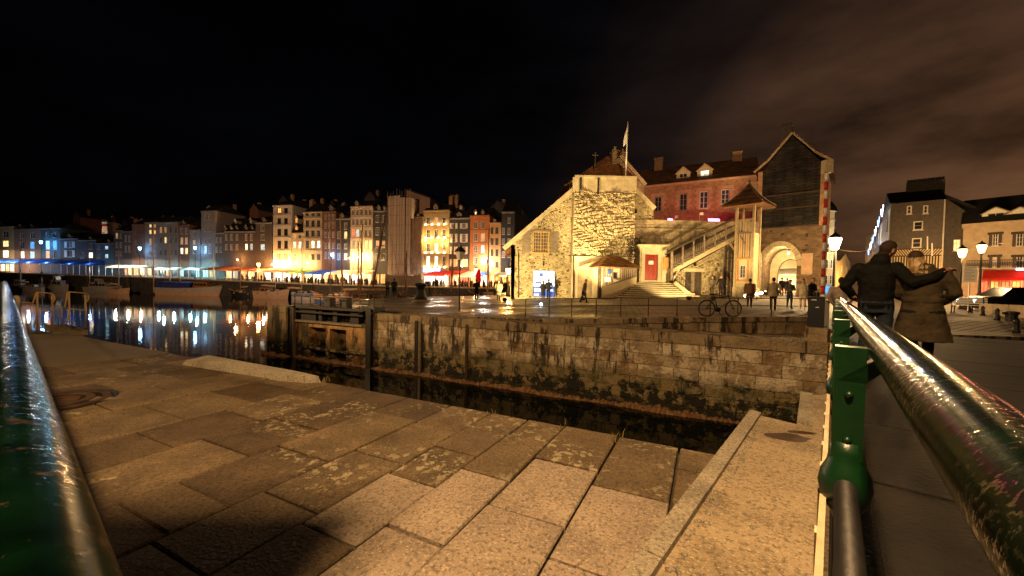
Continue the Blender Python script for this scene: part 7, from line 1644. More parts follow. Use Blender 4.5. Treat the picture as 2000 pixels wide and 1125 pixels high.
def person(label, pos, h, rz, top, bottom, hair=(0.03, 0.02, 0.015), face=1, stride=0.0, coat=0.0, arms='down', longh=0.0, vox=0.024, lean=0.0, shoes=(0.02, 0.018, 0.016), group='people on the quay', hatc=None, bulk=1.0):
    F = Fig(); k = 1.0; fw = face
    for s_ in (-1, 1):
        sw = stride*s_*fw
        F.chain([((s_*0.085, 0, 0.90), 0.088), ((s_*0.09, sw*0.45+0.01*fw, 0.49), 0.062), ((s_*0.09, sw*(0.9 if sw*fw > 0 else 1.15), 0.10+(0.06 if sw*fw < 0 else 0)), 0.044)], 'bot')
        ax, ay, az = s_*0.09, sw*(0.9 if sw*fw > 0 else 1.15), 0.055+(0.05 if sw*fw < 0 else 0)
        F.cap((ax, ay-0.05*fw, az), 0.042, (ax+s_*0.02, ay+0.13*fw, az-0.012), 0.036, 'shoe')
    F.loft([(0, 0, 0.82, 0.15, 0.11), (0, 0, 0.95, 0.165, 0.12)], 'bot'); b = bulk
    F.loft([(0, 0, 0.90, 0.165*b, 0.125*b), (0, 0, 1.05, 0.155*b, 0.12*b), (0, 0, 1.25, 0.18*b, 0.128*b), (0, 0, 1.38, 0.19*b, 0.115*b), (0, 0, 1.44, 0.13, 0.09), (0, 0, 1.49, 0.06, 0.06)], 'top')
    if coat: F.loft([(0, 0, coat, 0.215*b, 0.16*b), (0, 0, coat+0.02, 0.22*b, 0.165*b), (0, 0, 0.95, 0.18*b, 0.14*b), (0, 0, 1.2, 0.175*b, 0.13*b)], 'top')
    F.cap((0, 0, 1.44), 0.052, (0, 0.01*fw, 1.56), 0.05, 'skin')
    for s_ in (-1, 1):
        sh = (s_*0.195*b, 0, 1.39)
        if arms == 'down': el, wr = (s_*0.245*b, -s_*0.10*stride*fw, 1.12), (s_*0.235*b, -s_*0.25*stride*fw+0.06*fw, 0.87)
        elif arms == 'pocket': el, wr = (s_*0.285*b, -0.03*fw, 1.13), (s_*0.20*b, 0.09*fw, 0.93)
        elif arms == 'front': el, wr = (s_*0.24*b, 0.06*fw, 1.13), (s_*0.10, 0.26*fw, 1.12)
        elif arms == 'out': el, wr = (s_*0.30*b, 0, 1.16), (s_*0.40*b, 0.05*fw, 0.95)
        elif arms == 'link': el, wr = ((s_*0.25, 0, 1.13), (s_*0.24, 0.06*fw, 0.88)) if s_ < 0 else ((s_*0.28, 0.02, 1.14), (s_*0.16, 0.15*fw, 1.05))
        F.chain([(sh, 0.072*b), (el, 0.055*b), (wr, 0.042)], 'top')
        wv, ev = Vector(wr), Vector(el); d = (wv-ev).normalized(); F.cap(wv+d*0.04, 0.032, wv+d*0.11, 0.024, 'skin', 8)
        for i in range(4): F.cap(wv+d*0.10+Vector((0, (i-1.5)*0.018, 0)), 0.011, wv+d*0.165+Vector((0, (i-1.5)*0.02, 0)), 0.009, 'skin', 6)
        F.cap(wv+d*0.05, 0.013, wv+d*0.11+Vector((0, 0.035*fw, 0)), 0.011, 'skin', 6)
    head(F, 0, 0.012*fw, 1.635, fw, True, long=longh)
    if hatc: F.ell((0, 0, 1.70), 0.098, 0.115, 0.065, 'hat'); F.loft([(0, 0.02*fw, 1.685, 0.12, 0.15), (0, 0.02*fw, 1.70, 0.118, 0.148)], 'hat')
    if lean:
        for i, p in enumerate(F.mb.v):
            if p.z > 0.9: F.mb.v[i] = Vector((p.x+(p.z-0.9)*lean[0], p.y+(p.z-0.9)*lean[1], p.z-(p.z-0.9)*0.25*(abs(lean[0])+abs(lean[1]))))
    mats = {'skin': SKIN, 'hair': cloth(hair, 0.6), 'top': cloth(top), 'bot': cloth(bottom), 'shoe': cloth(shoes, 0.5)}
    if hatc: mats['hat'] = cloth(hatc)
    me = F.bake('person', mats, vox)
    zmin = min(v.co.z for v in me.vertices); sc_ = h/1.755
    me.transform(Matrix.Scale(sc_, 4) @ Matrix.Translation((0, 0, -zmin)))
    o = obj('person', me); o.location = pos; o.rotation_euler = (0, 0, rz); return tag(o, label, 'person', group)
def at_q(px, Y): p = atY(px, 560, Y); return Vector((p.x, p.y, zq(p.x, p.y)))
BLK, DRK = (0.012, 0.011, 0.012), (0.03, 0.026, 0.024)
def toward(px): return -math.atan((px-1000)/FPX)
person('person in pale top standing at the basin edge left of the iron bollard', at_q(757, 37.5), 1.68, 0, (0.25, 0.2, 0.17), BLK, face=-1, arms='front', longh=0.15)
person('person in long dark coat standing beside the pale topped one at the basin edge', at_q(770, 37.3), 1.72, 0.3, (0.05, 0.045, 0.04), BLK, coat=0.45, arms='pocket')
person('person in dark clothes standing in front of the glowing white awning', at_q(931, 33), 1.74, 0.4, BLK, BLK, arms='front')
person('person in mottled green coat left of the flint gable corner', at_q(974, 31), 1.7, -0.4, (0.10, 0.085, 0.035), DRK, coat=0.5, arms='pocket', bulk=1.15)
person('shorter person in black coat reading the blue poster, left of the pair', at_q(1061, 35.2), 1.66, 0.1, BLK, BLK, coat=0.35, arms='pocket', longh=0.16)

person('taller person in black jacket reading the blue poster, right of the pair', at_q(1071.5, 35.1), 1.8, -0.05, BLK, BLK, arms='pocket', bulk=1.1)
person('person in long brown coat walking hunched past the tower', at_q(1141, 26.6), 1.66, 1.3, (0.13, 0.085, 0.055), BLK, face=-1, stride=0.22, coat=0.5, arms='pocket', lean=(0, -0.15), bulk=1.1)
person('faint grey person standing by the store wall left of the dark man', at_q(1391, 33.4), 1.66, 0, (0.13, 0.10, 0.075), (0.06, 0.045, 0.035), face=-1, arms='down')
person('man in black standing by the plank screen with one arm out', at_q(1408, 31.8), 1.75, 0, BLK, BLK, face=-1, arms='out')
person('man in brown coat walking away in front of the turret', at_q(1465, 22.8), 1.72, toward(1465), (0.16, 0.09, 0.045), DRK, face=1, stride=0.16, coat=0.62, arms='down', bulk=1.08)
person('person in beige and black jacket walking in front of the archway', at_q(1511, 20.4), 1.75, toward(1511), (0.27, 0.21, 0.13), BLK, face=1, stride=0.06, coat=0.75, arms='pocket', bulk=1.15)
person('person in grey jacket and blue jeans beside the archway', at_q(1543, 22.8), 1.7, toward(1543)+0.4, (0.10, 0.095, 0.09), (0.035, 0.06, 0.11), face=-1, stride=0.05, arms='front', hatc=(0.03, 0.02, 0.02))
person('person all in cream white clothes right of the archway', at_q(1569, 21.2), 1.74, toward(1569), (0.60, 0.50, 0.34), (0.58, 0.48, 0.33), face=-1, stride=0.08, arms='down', shoes=(0.5, 0.45, 0.35), bulk=1.12)
person('person in black leaning by the dark cabinet at the bridge end', at_q(1584, 18.6), 1.72, toward(1584)+1.0, BLK, BLK, face=-1, arms='front', lean=(0, -0.12), longh=0.14)
person('dark person inside the archway, left of two', at_q(1527, 36.5), 1.72, toward(1527), BLK, BLK, face=1, stride=0.1)
person('dark person inside the archway, right of two', at_q(1537, 36.2), 1.68, toward(1537), DRK, BLK, face=1, stride=0.12, coat=0.6)
person('person in pale jacket with dark strap just left of the embracing couple', at_q(1643, 12.6), 1.78, toward(1643), (0.42, 0.33, 0.25), DRK, face=1, arms='pocket', vox=0.018, bulk=1.1)
# seated and standing guests on the restaurant terraces: one far crowd
mb = MB()
for k in range(150):
    px = rnd.choice([rnd.uniform(470, 735), rnd.uniform(560, 735), rnd.uniform(830, 995)]); o_ = rnd.uniform(2.5, 8.3); s = FQ.shift(o_).sz(px, 550)[0]; p = FQ.P(s, qz(s), o_); hh = rnd.choice((1.25, 1.3, 1.7))
    mb.lathe([(0.14, 0), (0.2, hh*0.35), (0.24, hh*0.72), (0.1, hh*0.84), (0.11, hh*0.92), (0.05, hh)], 6, p)
tag(mb.build('crowd', cloth((0.05, 0.035, 0.03))), 'far crowd of guests sitting and standing on the restaurant terraces', 'crowd', kind='stuff')
mb = MB()
for k in range(70):
    px = rnd.choice([rnd.uniform(440, 735), rnd.uniform(830, 995)]); o_ = rnd.uniform(3, 7.5); s = FQ.shift(o_).sz(px, 550)[0]; p = FQ.P(s, qz(s), o_)
    mb.lathe([(0.05, 0), (0.04, 0.7), (0.45, 0.72), (0.45, 0.76)], 8, p)
tag(mb.build('terrace_tables', M['white']), 'far mass of round tables on the restaurant terraces', 'tables', kind='stuff')

# ------------------------------------------------------------------ the embracing couple on the bridge
def couple():
    az = R_(43.5); fwd = Vector((math.sin(az), math.cos(az), 0)); rt = Vector((math.cos(az), -math.sin(az), 0))
    dz = deck_z(7.6)
    # man: jacket black, jeans, head leaning to the woman, right arm round her shoulders
    mp = Vector((5.22, 5.58, dz)); F = Fig()
    for s_ in (-1, 1):
        F.chain([((s_*0.095, 0, 0.92), 0.105), ((s_*0.10, 0.03, 0.50), 0.072), ((s_*0.11, 0.0, 0.10), 0.05)], 'bot'); F.cap((s_*0.11, -0.06, 0.05), 0.045, (s_*0.13, 0.15, 0.04), 0.04, 'shoe')
    F.loft([(0, 0, 0.82, 0.175, 0.135), (0, 0, 0.98, 0.185, 0.14)], 'bot')
    F.loft([(0, 0.0, 0.915, 0.195, 0.145), (0, 0, 0.94, 0.19, 0.15), (0, 0, 0.985, 0.185, 0.145), (0, 0, 1.08, 0.195, 0.148), (0, 0, 1.25, 0.205, 0.152), (0.0, 0, 1.40, 0.21, 0.145), (0.0, 0, 1.48, 0.18, 0.12), (0.01, 0, 1.54, 0.11, 0.09), (0.02, 0, 1.58, 0.08, 0.08)], 'top')
    F.loft([(0.02, -0.045, 1.50, 0.10, 0.07), (0.025, -0.05, 1.56, 0.105, 0.075), (0.03, -0.03, 1.62, 0.088, 0.07), (0.035, -0.02, 1.65, 0.075, 0.06)], 'top')   # collar / lowered hood
    F.cap((0.02, 0, 1.50), 0.065, (0.045, 0.01, 1.66), 0.062, 'skin')
    head(F, 0.10, 0.02, 1.715, 1, True, 1.03, tilt=R_(22), yaw=R_(-45))
    F.chain([((-0.20, 0.0, 1.455), 0.082), ((-0.345, -0.02, 1.20), 0.066), ((-0.24, 0.12, 1.03), 0.052)], 'top'); hand(F, (-0.235, 0.125, 1.025), (0.5, 0.6, -0.6), (0.6, 0.2, 0.2))
    F.chain([((0.19, 0.0, 1.465), 0.082), ((0.35, -0.16, 1.25), 0.072), ((0.53, -0.15, 1.315), 0.06), ((0.635, -0.06, 1.405), 0.048)], 'top')
    hand(F, (0.64, -0.055, 1.415), (0.55, 0.55, 0.22), (0.5, 0.5, -0.9), curl=1.0)
    me = F.bake('person', {'skin': SKIN, 'hair': cloth((0.035, 0.022, 0.014), 0.7), 'top': cloth((0.007, 0.007, 0.006), 0.75), 'bot': cloth((0.025, 0.035, 0.05)), 'shoe': cloth((0.015, 0.014, 0.013), 0.5)}, 0.0095, 4, 0.008)
    o = obj('person', me); o.location = mp; o.rotation_euler = (0, 0, -az); tag(o, 'man in black jacket and jeans with his arm round the woman on the bridge', 'person', 'embracing couple')
    # woman: olive beige belted coat, blond hair
    HL = mat('blond_hair', (0.15, 0.09, 0.035), 0.4, var=0.6, scale=60, stretch=(1, 1, 0.12), bump=0.8, bscale=120, bdist=0.004, col2=(0.36, 0.24, 0.095))
    wp = mp+rt*0.455-fwd*0.02; F = Fig()
    for s_ in (-1, 1):
        F.chain([((s_*0.08, 0, 0.88), 0.085), ((s_*0.075, 0.02, 0.46), 0.058), ((s_*0.075, 0.0, 0.10), 0.042)], 'bot'); F.cap((s_*0.075, -0.05, 0.045), 0.04, (s_*0.085, 0.13, 0.035), 0.035, 'shoe')
    n = 22; rings = []
    for z, rx, ry in ((0.47, 0.285, 0.20), (0.48, 0.29, 0.205), (0.62, 0.262, 0.185), (0.78, 0.232, 0.168), (0.93, 0.202, 0.148), (1.02, 0.185, 0.135), (1.12, 0.187, 0.132), (1.27, 0.198, 0.135), (1.36, 0.195, 0.125), (1.42, 0.16, 0.105), (1.46, 0.10, 0.085)): rings.append((0, 0, z, rx, ry))
    o0 = len(F.mb.v); F.loft(rings, 'coat', 28)
    for i in range(o0, len(F.mb.v)):                 # skirt folds and a back vent
        p = F.mb.v[i]; an = math.atan2(p.y, p.x); f_ = max(0, (0.98-p.z)/0.5); q = 1+0.055*f_*math.sin(an*7+1.0)+0.03*f_*math.sin(an*11)
        if p.y < 0 and abs(p.x+0.01) < 0.03 and p.z < 0.7: q -= 0.22*f_
        F.mb.v[i] = Vector((p.x*q, p.y*q, p.z))
    F.loft([(0, 0, 0.985, 0.196, 0.147), (0, 0, 1.0, 0.203, 0.153), (0, 0, 1.03, 0.203, 0.151), (0, 0, 1.045, 0.195, 0.144)], 'coat', 24)
    F.loft([(0, -0.02, 1.40, 0.125, 0.095), (0, -0.025, 1.46, 0.105, 0.085), (0, -0.01, 1.50, 0.085, 0.075)], 'coat')
    for s_ in (-1, 1):
        el, wr = ((0.295, -0.01, 1.12), (0.20, 0.14, 1.0)) if s_ > 0 else ((-0.25, 0.05, 1.10), (-0.12, 0.2, 1.02))
        F.chain([((s_*0.185, 0, 1.375), 0.082), (el, 0.066), (wr, 0.05)], 'coat'); hand(F, wr, (-0.5*s_, 0.6, -0.3), (-0.5*s_, 0, 0.3), 0.92)
    F.cap((0, 0, 1.43), 0.048, (-0.025, 0.01, 1.52), 0.046, 'skin')
    head(F, -0.075, 0.015, 1.57, 1, True, 0.95, tilt=R_(-14), yaw=R_(20))
    F.loft([(-0.035, -0.07, 1.36, 0.045, 0.022), (-0.045, -0.085, 1.40, 0.085, 0.036), (-0.057, -0.08, 1.46, 0.097, 0.046), (-0.068, -0.055, 1.53, 0.088, 0.056), (-0.078, -0.03, 1.58, 0.072, 0.06)], 'hairl')
    me = F.bake('person', {'skin': SKIN, 'hair': cloth((0.05, 0.03, 0.018), 0.5), 'hairl': HL, 'coat': cloth((0.055, 0.041, 0.023), 0.8), 'bot': cloth((0.012, 0.012, 0.013)), 'shoe': cloth((0.015, 0.014, 0.013), 0.5)}, 0.0095, 3, 0.007, (1.37, 1.575))
    o = obj('person', me); o.location = wp; o.rotation_euler = (0, 0, -az); tag(o, 'woman with blond hair in long olive coat leaning into the man on the bridge', 'person', 'embracing couple')
couple()

# ------------------------------------------------------------------ street furniture on the far side
def poly_at(path, px):                   # point of a plan polyline that the pixel column meets
    d = ray(px, 580); a = d.x/d.y
    for p, q in zip(path, path[1:]):
        f0, f1 = p[0]-a*p[1], q[0]-a*q[1]
        if f0*f1 <= 0: t = f0/(f0-f1); return Vector((p[0]+(q[0]-p[0])*t, p[1]+(q[1]-p[1])*t, 0))
fpath = [(-0.6, 15.75), (8.2, 15.32), (13.0, 16.05)]
fe = thing('steel_fence', 'low steel tube fence with two rails along the far quay behind the lock', 'fence', (5, 15.5, 0.1)); tops = []
for px in (1027, 1073, 1117, 1165, 1213, 1267, 1323, 1388, 1442, 1508, 1583):
    p = poly_at(fpath, px); z = zq(p.x, p.y); mb = MB(); mb.tube([lift(p, z-0.05), lift(p, z+0.74)], 0.022, 6); mb.build('fence_post', M['iron'], fe, True); tops.append(lift(p, z+0.73))
for k, dz in enumerate((0.0, -0.30)):
    for a, b_ in zip(tops, tops[1:]): mb = MB(); mb.tube([a+Vector((0, 0, dz)), b_+Vector((0, 0, dz))], 0.016, 5); mb.build('rail', M['iron'], fe, True)
# bicycle leaning on the fence
pa, pb = poly_at(fpath, 1380.5), poly_at(fpath, 1424.5); dirb = (pb-pa).normalized(); L = 1.06; mid = (pa+pb)/2; nb = Vector((dirb.y, -dirb.x, 0)); base = mid+nb*0.16
zb_ = zq(base.x, base.y)+0.01; bk = thing('bicycle', 'mountain bike with black tyres parked against the steel fence', 'bicycle', lift(base, zb_))
def bp_(x, z, y=0.0): return lift(base+dirb*x+nb*y, zb_+z)
R_w = 0.335
for x in (-L/2, L/2):
    w_ = bp_(x, R_w); mb = MB(); mb.tube([bp_(x+R_w*0.95*math.cos(a), R_w+R_w*0.95*math.sin(a)) for a in [2*math.pi*i/32 for i in range(32)]], 0.026, 8, closed=True); wh = mb.build('wheel', M['black_steel'], bk, True)
    mb = MB(); mb.tube([bp_(x+R_w*0.87*math.cos(a), R_w+R_w*0.87*math.sin(a)) for a in [2*math.pi*i/32 for i in range(32)]], 0.013, 6, closed=True); mb.build('rim', M['rail_steel'], wh, True)
    mb = MB()
    for i in range(16): a = 2*math.pi*i/16; mb.tube([bp_(x, R_w, 0.02*(-1)**i), bp_(x+R_w*0.87*math.cos(a), R_w+R_w*0.87*math.sin(a))], 0.003, 3)
    mb.build('spokes', M['rail_steel'], wh, fix=False); mb = MB(); mb.tube([bp_(x, R_w, -0.05), bp_(x, R_w, 0.05)], 0.03, 8); mb.build('hub', M['black_steel'], wh)
BB, ST, HT, HB, RA, FA = (-0.09, 0.29), (-0.23, 0.74), (0.33, 0.80), (0.375, 0.66), (-L/2, R_w), (L/2, R_w)
for nm, a, b_, r, m_ in (('top_tube', ST, HT, 0.018, 'frame'), ('down_tube', BB, HB, 0.022, 'frame'), ('seat_tube', BB, (-0.26, 0.84), 0.018, 'black_steel'), ('head_tube', HT, HB, 0.022, 'black_steel')):
    mb = MB(); mb.tube([bp_(*a), bp_(*b_)], r, 8); mb.build(nm, M['rail_steel'] if nm == 'down_tube' else M['black_steel'], bk, True)
for s_ in (-0.05, 0.05):
    for nm, a, b_ in (('chain_stay', BB, RA), ('seat_stay', ST, RA), ('fork_blade', HB, FA)): mb = MB(); mb.tube([bp_(*a, s_*0.5), bp_(*b_, s_)], 0.013, 6); mb.build(nm, M['black_steel'], bk, True)
mb = MB(); mb.tube([bp_(0.30, 0.98, -0.3), bp_(0.34, 0.98, -0.1), bp_(0.33, 0.97, 0.1), bp_(0.28, 0.98, 0.3)], 0.014, 6); mb.tube([bp_(*HT), bp_(0.31, 0.97)], 0.017, 6); mb.build('handlebar', M['black_steel'], bk, True)
mb = MB(); mb.hexa([bp_(-0.40, 0.86, -0.08), bp_(-0.12, 0.87, -0.025), bp_(-0.12, 0.87, 0.025), bp_(-0.40, 0.86, 0.08)], [bp_(-0.41, 0.91, -0.07), bp_(-0.12, 0.90, -0.02), bp_(-0.12, 0.90, 0.02), bp_(-0.41, 0.91, 0.07)]); mb.build('saddle', M['black_steel'], bk)
mb = MB(); mb.tube([bp_(BB[0], BB[1], -0.06), bp_(BB[0], BB[1], 0.06)], 0.09, 14); mb.tube([bp_(BB[0], BB[1], 0.07), bp_(BB[0]+0.04, BB[1]-0.17, 0.07)], 0.012, 5); mb.tube([bp_(BB[0], BB[1], -0.07), bp_(BB[0]-0.04, BB[1]+0.17, -0.07)], 0.012, 5); mb.bar(bp_(BB[0]+0.0, BB[1]-0.17, 0.12), bp_(BB[0]+0.09, BB[1]-0.17, 0.12), 0.09, 0.02); mb.build('crank', M['black_steel'], bk)
# iron mooring bollard
p = at_q(822, 27.5); bo = thing('mooring_bollard', 'big cast iron mooring bollard on the basin corner', 'bollard', p)
mb = MB(); mb.lathe([(0.62, -0.05), (0.62, 0.1), (0.5, 0.14)], 14, p); mb.build('base', M['ashlar_dk'], bo)
mb = MB(); mb.lathe([(0.46, 0.14), (0.36, 0.35), (0.27, 0.7), (0.29, 1.0), (0.42, 1.12), (0.44, 1.22), (0.3, 1.3)], 16, p); mb.build('iron_body', M['black_steel'], bo, True)
# unlit lantern post
p = at_q(897.5, 18.2); lp = thing('lantern_post', 'thin black post with unlit glass lantern standing on the wet quay', 'street lamp', p); zl = p.z
mb = MB(); mb.tube([p, lift(p, zl+2.45)], 0.032, 8); mb.build('post', M['black_steel'], lp, True)
mb = MB(); mb.lathe([(0.12, zl+2.45), (0.23, zl+2.82)], 4, Vector((p.x, p.y, 0)), caps=False); mb.build('glass', M['frame'], lp)
mb = MB(); mb.lathe([(0.30, zl+2.82), (0.22, zl+2.9), (0.07, zl+3.05), (0.05, zl+3.15)], 4, Vector((p.x, p.y, 0))); mb.build('cap', M['black_steel'], lp)
# ground lights: white globes on short stems
GL = []
for i, (px, py, Y, lb) in enumerate(((992, 590, 25.5, 'white globe ground light on the wet setts left of the flint gable'), (1057, 594, 24.5, 'white globe ground light in front of the poster door'), (1456.5, 577.5, 27.5, 'white globe ground light left of the brown coated man'), (1478, 574, 28.5, 'white globe ground light right of the brown coated man'), (1487, 572, 30, 'white globe ground light by the turret base'), (1497, 569.5, 31, 'white globe ground light at the foot of the arch'))):
    c = atY(px, py, Y); gnd = zq(c.x, c.y); t = thing('ground_light', lb, 'lamp', lift(c, gnd), group='ground lights')
    mb = MB(); mb.ball(c, 0.085 if px < 1100 else 0.11, 10); mb.build('globe', M['led_white' if px < 1100 else 'led_warm'], t, True); mb = MB(); mb.tube([lift(c, gnd-0.02), lift(c, c.z-0.05)], 0.02, 6); mb.build('stem', M['rail_steel'], t); GL.append((c, t))
# bridge-end pier, cabinet, posts, barrier boom
pr = thing('bridge_pier', 'square stone pier carrying the dark cabinet at the end of the lock wall', 'pier', (8.4, 10.6, WZ)); pc = Vector((8.42, 10.62, 0))
for k in range(7):
    z0 = -2.9+0.46*k; mb = MB(); q = [pc+BR(a, b_)*1.0 for a, b_ in ((-0.45, -0.3), (-0.45, 0.18), (0.5, 0.18), (0.5, -0.3))]
    mb.hexa([lift(x, z0+0.005) for x in q], [lift(x, z0+0.455) for x in q]); mb.build('pier_stone', rnd.choice(M['lock']) if k < 6 else M['lock_cop'], pr)
ztp = -2.9+0.46*7; cb = thing('control_cabinet', 'dark blue black control cabinet with white mark on the bridge pier', 'cabinet', lift(pc, ztp))
def cq(a, b_, z): return lift(pc+BR(a, b_), z)
mb = MB(); q = [(-0.2, -0.26), (-0.2, 0.10), (0.2, 0.10), (0.2, -0.26)]; mb.hexa([cq(a, b_, ztp) for a, b_ in q], [cq(a, b_, ztp+0.78) for a, b_ in q]); mb.build('body', mat('cabinet_paint', (0.012, 0.015, 0.022), 0.45, var=0.2, bump=0.05), cb)
mb = MB(); q = [(-0.23, -0.29), (-0.23, 0.13), (0.23, 0.13), (0.23, -0.29)]; mb.hexa([cq(a, b_, ztp+0.78) for a, b_ in q], [cq(a*0.9, b_*0.9, ztp+0.83) for a, b_ in q]); mb.build('lid', M['black_steel'], cb)
for a0, a1, z0, z1 in ((-0.2, -0.08, 0.72, 0.745), (-0.1, -0.02, 0.52, 0.545)):
    mb = MB(); mb.hexa([cq(-0.204, a0, ztp+z0), cq(-0.204, a1, ztp+z0), cq(-0.2, a1, ztp+z0), cq(-0.2, a0, ztp+z0)], [cq(-0.204, a0+0.02, ztp+z1), cq(-0.204, a1, ztp+z1), cq(-0.2, a1, ztp+z1), cq(-0.2, a0+0.02, ztp+z1)]); mb.build('mark', M['white'], cb)
p = atY(1607, 560, 13.2); gz_ = zq(p.x, p.y); bb = thing('barrier_boom', 'raised red and white striped barrier boom beside the gatehouse', 'barrier', lift(p, gz_)); a, b_ = lift(p, gz_+0.9), atY(1614.5, 338, 13.2)
mb = MB(); mb.box(p.x-0.14, p.x+0.14, p.y-0.14, p.y+0.14, gz_-0.05, gz_+1.0); mb.build('housing', M['frame'], bb)
M['boom_red'] = mat('red_stripe', (0.55, 0.03, 0.02), 0.4, var=0.1, bump=0); n = 15
for k in range(n): mb = MB(); mb.tube([a.lerp(b_, k/n), a.lerp(b_, (k+1)/n)], 0.055, 10); mb.build('stripe', M['boom_red' if k % 2 else 'white'], bb, True)
mb = MB(); mb.box(b_.x-0.12, b_.x+0.14, b_.y-0.1, b_.y+0.1, b_.z, b_.z+0.42); mb.build('end_box', M['cream'], bb)
for k, px in enumerate((1590, 1597)):
    p = atY(px, 600, 15.0); g_ = zq(p.x, p.y); mb = MB(); mb.tube([lift(p, g_), lift(p, g_+1.0)], 0.045, 8); mb.ball(lift(p, g_+1.02), 0.06); tag(mb.build('short_post', M['black_steel'], smooth=True), ('left', 'right')[k]+' one of two short black posts next to the dark cabinet', 'post', 'short posts')
# street lamps
def street_lamp(label, base, hgt, power, col, em, r=0.22, style='post', target=None):
    t = thing('street_lamp', label, 'street lamp', base, group='lit street lamps'); z = base.z
    mb = MB(); mb.lathe([(0.24, z), (0.22, z+0.5), (0.12, z+0.7), (0.075, z+1.2), (0.05, z+hgt-0.5), (0.09, z+hgt-0.4), (0.05, z+hgt-0.3)], 10, Vector((base.x, base.y, 0))); mb.build('post', M['black_steel'], t, True)
    c = lift(base, z+hgt); mb = MB(); mb.lathe([(r*0.55, -r*1.3), (r, r*0.6), (r*0.95, r*0.9)], 8, c); mb.build('lantern', em, t)
    mb = MB(); mb.lathe([(r*1.15, r*0.92), (r*0.9, r*1.3), (r*0.25, r*1.9), (0.02, r*2.3)], 8, c); mb.build('cap', M['black_steel'], t)
    light('lamp_light', c-Vector((0, 0, r*1.6)), power, col, r*0.9, parent=t); return t
M['sodium'] = emat('sodium_lantern', (1.0, 0.50, 0.14), 14.0); M['cold_lamp'] = emat('cold_lantern', (0.25, 0.55, 1.0), 13.0); M['warm_lamp'] = emat('warm_lantern', (1.0, 0.72, 0.38), 30.0)
# chain posts on the plaza, with chains
cp = []
for i, (px, py) in enumerate(((1855, 601.6), (1875, 607), (1894, 611), (1919, 616.6), (1947, 625), (1985.5, 636))):
    p = atZ(px, py, 0.26); z = zq(p.x, p.y); t = thing('chain_post', 'black iron chain post, %s from the left of the row on the plaza' % ('first', 'second', 'third', 'fourth', 'fifth', 'sixth')[i], 'bollard', lift(p, z), group='chain posts')
    mb = MB(); mb.lathe([(0.10, z-0.02), (0.10, z+0.08), (0.07, z+0.12), (0.065, z+0.36), (0.085, z+0.40), (0.06, z+0.44), (0.02, z+0.50)], 10, Vector((p.x, p.y, 0))); mb.build('shaft', M['black_steel'], t, True); cp.append(lift(p, z+0.38))
for i, (a, b_) in enumerate(zip(cp, cp[1:])):
    mb = MB(); n = 18
    for k in range(n):
        u0, u1 = k/n, (k+1.25)/n; q0_, q1_ = [a.lerp(b_, u)-Vector((0, 0, 0.22*4*u*(1-u))) for u in (u0, min(1, u1))]; mb.bar(q0_, q1_, 0.035 if k % 2 else 0.012, 0.012 if k % 2 else 0.035)
    tag(mb.build('chain', M['black_steel'], fix=False), 'sagging iron chain between chain posts %s and %s' % (('one', 'two', 'three', 'four', 'five')[i], ('two', 'three', 'four', 'five', 'six')[i]), 'chain', 'chains')
def bench(px, py, Y, rz, label):
    p = atY(px, py, Y); z = zq(p.x, p.y); t = thing('bench', label, 'bench', lift(p, z), rz)
    for k in range(4): mb = MB(); mb.box(-0.75, 0.75, -0.2+0.11*k, -0.2+0.11*k+0.09, 0.42, 0.455); mb.build('seat_slat', M['white'], t, world=False)
    for k in range(3): mb = MB(); mb.hexa([Vector((-0.75, 0.24+0.03*k, 0.52+0.12*k)), Vector((0.75, 0.24+0.03*k, 0.52+0.12*k)), Vector((0.75, 0.27+0.03*k, 0.52+0.12*k)), Vector((-0.75, 0.27+0.03*k, 0.52+0.12*k))], [Vector((-0.75, 0.265+0.03*k, 0.61+0.12*k)), Vector((0.75, 0.265+0.03*k, 0.61+0.12*k)), Vector((0.75, 0.295+0.03*k, 0.61+0.12*k)), Vector((-0.75, 0.295+0.03*k, 0.61+0.12*k))]); mb.build('back_slat', M['white'], t, world=False)
    for s_ in (-0.6, 0.6): mb = MB(); mb.tube([(s_, -0.2, 0), (s_, -0.18, 0.42), (s_, 0.22, 0.42), (s_, 0.34, 0.9)], 0.03, 6); mb.tube([(s_, 0.25, 0.0), (s_, 0.2, 0.42)], 0.03, 6); mb.build('leg_frame', M['black_steel'], t, world=False)
bench(1866, 590, 22, -0.6, 'slatted white bench nearest the olive coat'); bench(1893, 592, 21.5, -0.6, 'slatted white bench below the white notice board')
p = atY(1894, 575, 23); z = zq(p.x, p.y); nb_ = thing('notice_board', 'white notice board with lines of small print on a pale post', 'sign', lift(p, z)); fn = FP(atY(1880.5, 535, 23), atY(1908.5, 535, 22.6)); r = pxrect(fn, 1880.5, 1908.5, 520, 551)
mb = MB(); fn.box(mb, r[0][0], r[1][0], r[0][1], r[2][1], -0.03, 0.0); mb.build('board', M['white'], nb_)
for k in range(9): mb = MB(); zz = r[2][1]-0.09-0.088*k; fn.box(mb, r[0][0]+0.07, r[1][0]-0.08-0.12*(k % 3 == 1), zz-0.012, zz+0.012, 0.002, 0.005); mb.build('print_line', M['frame_dk'], nb_, fix=False)
mb = MB(); q = fn.P((r[0][0]+r[1][0])/2, 0, -0.05); mb.tube([lift(q, z), lift(q, r[0][1]+0.3)], 0.035, 6); mb.build('post', M['white'], nb_)
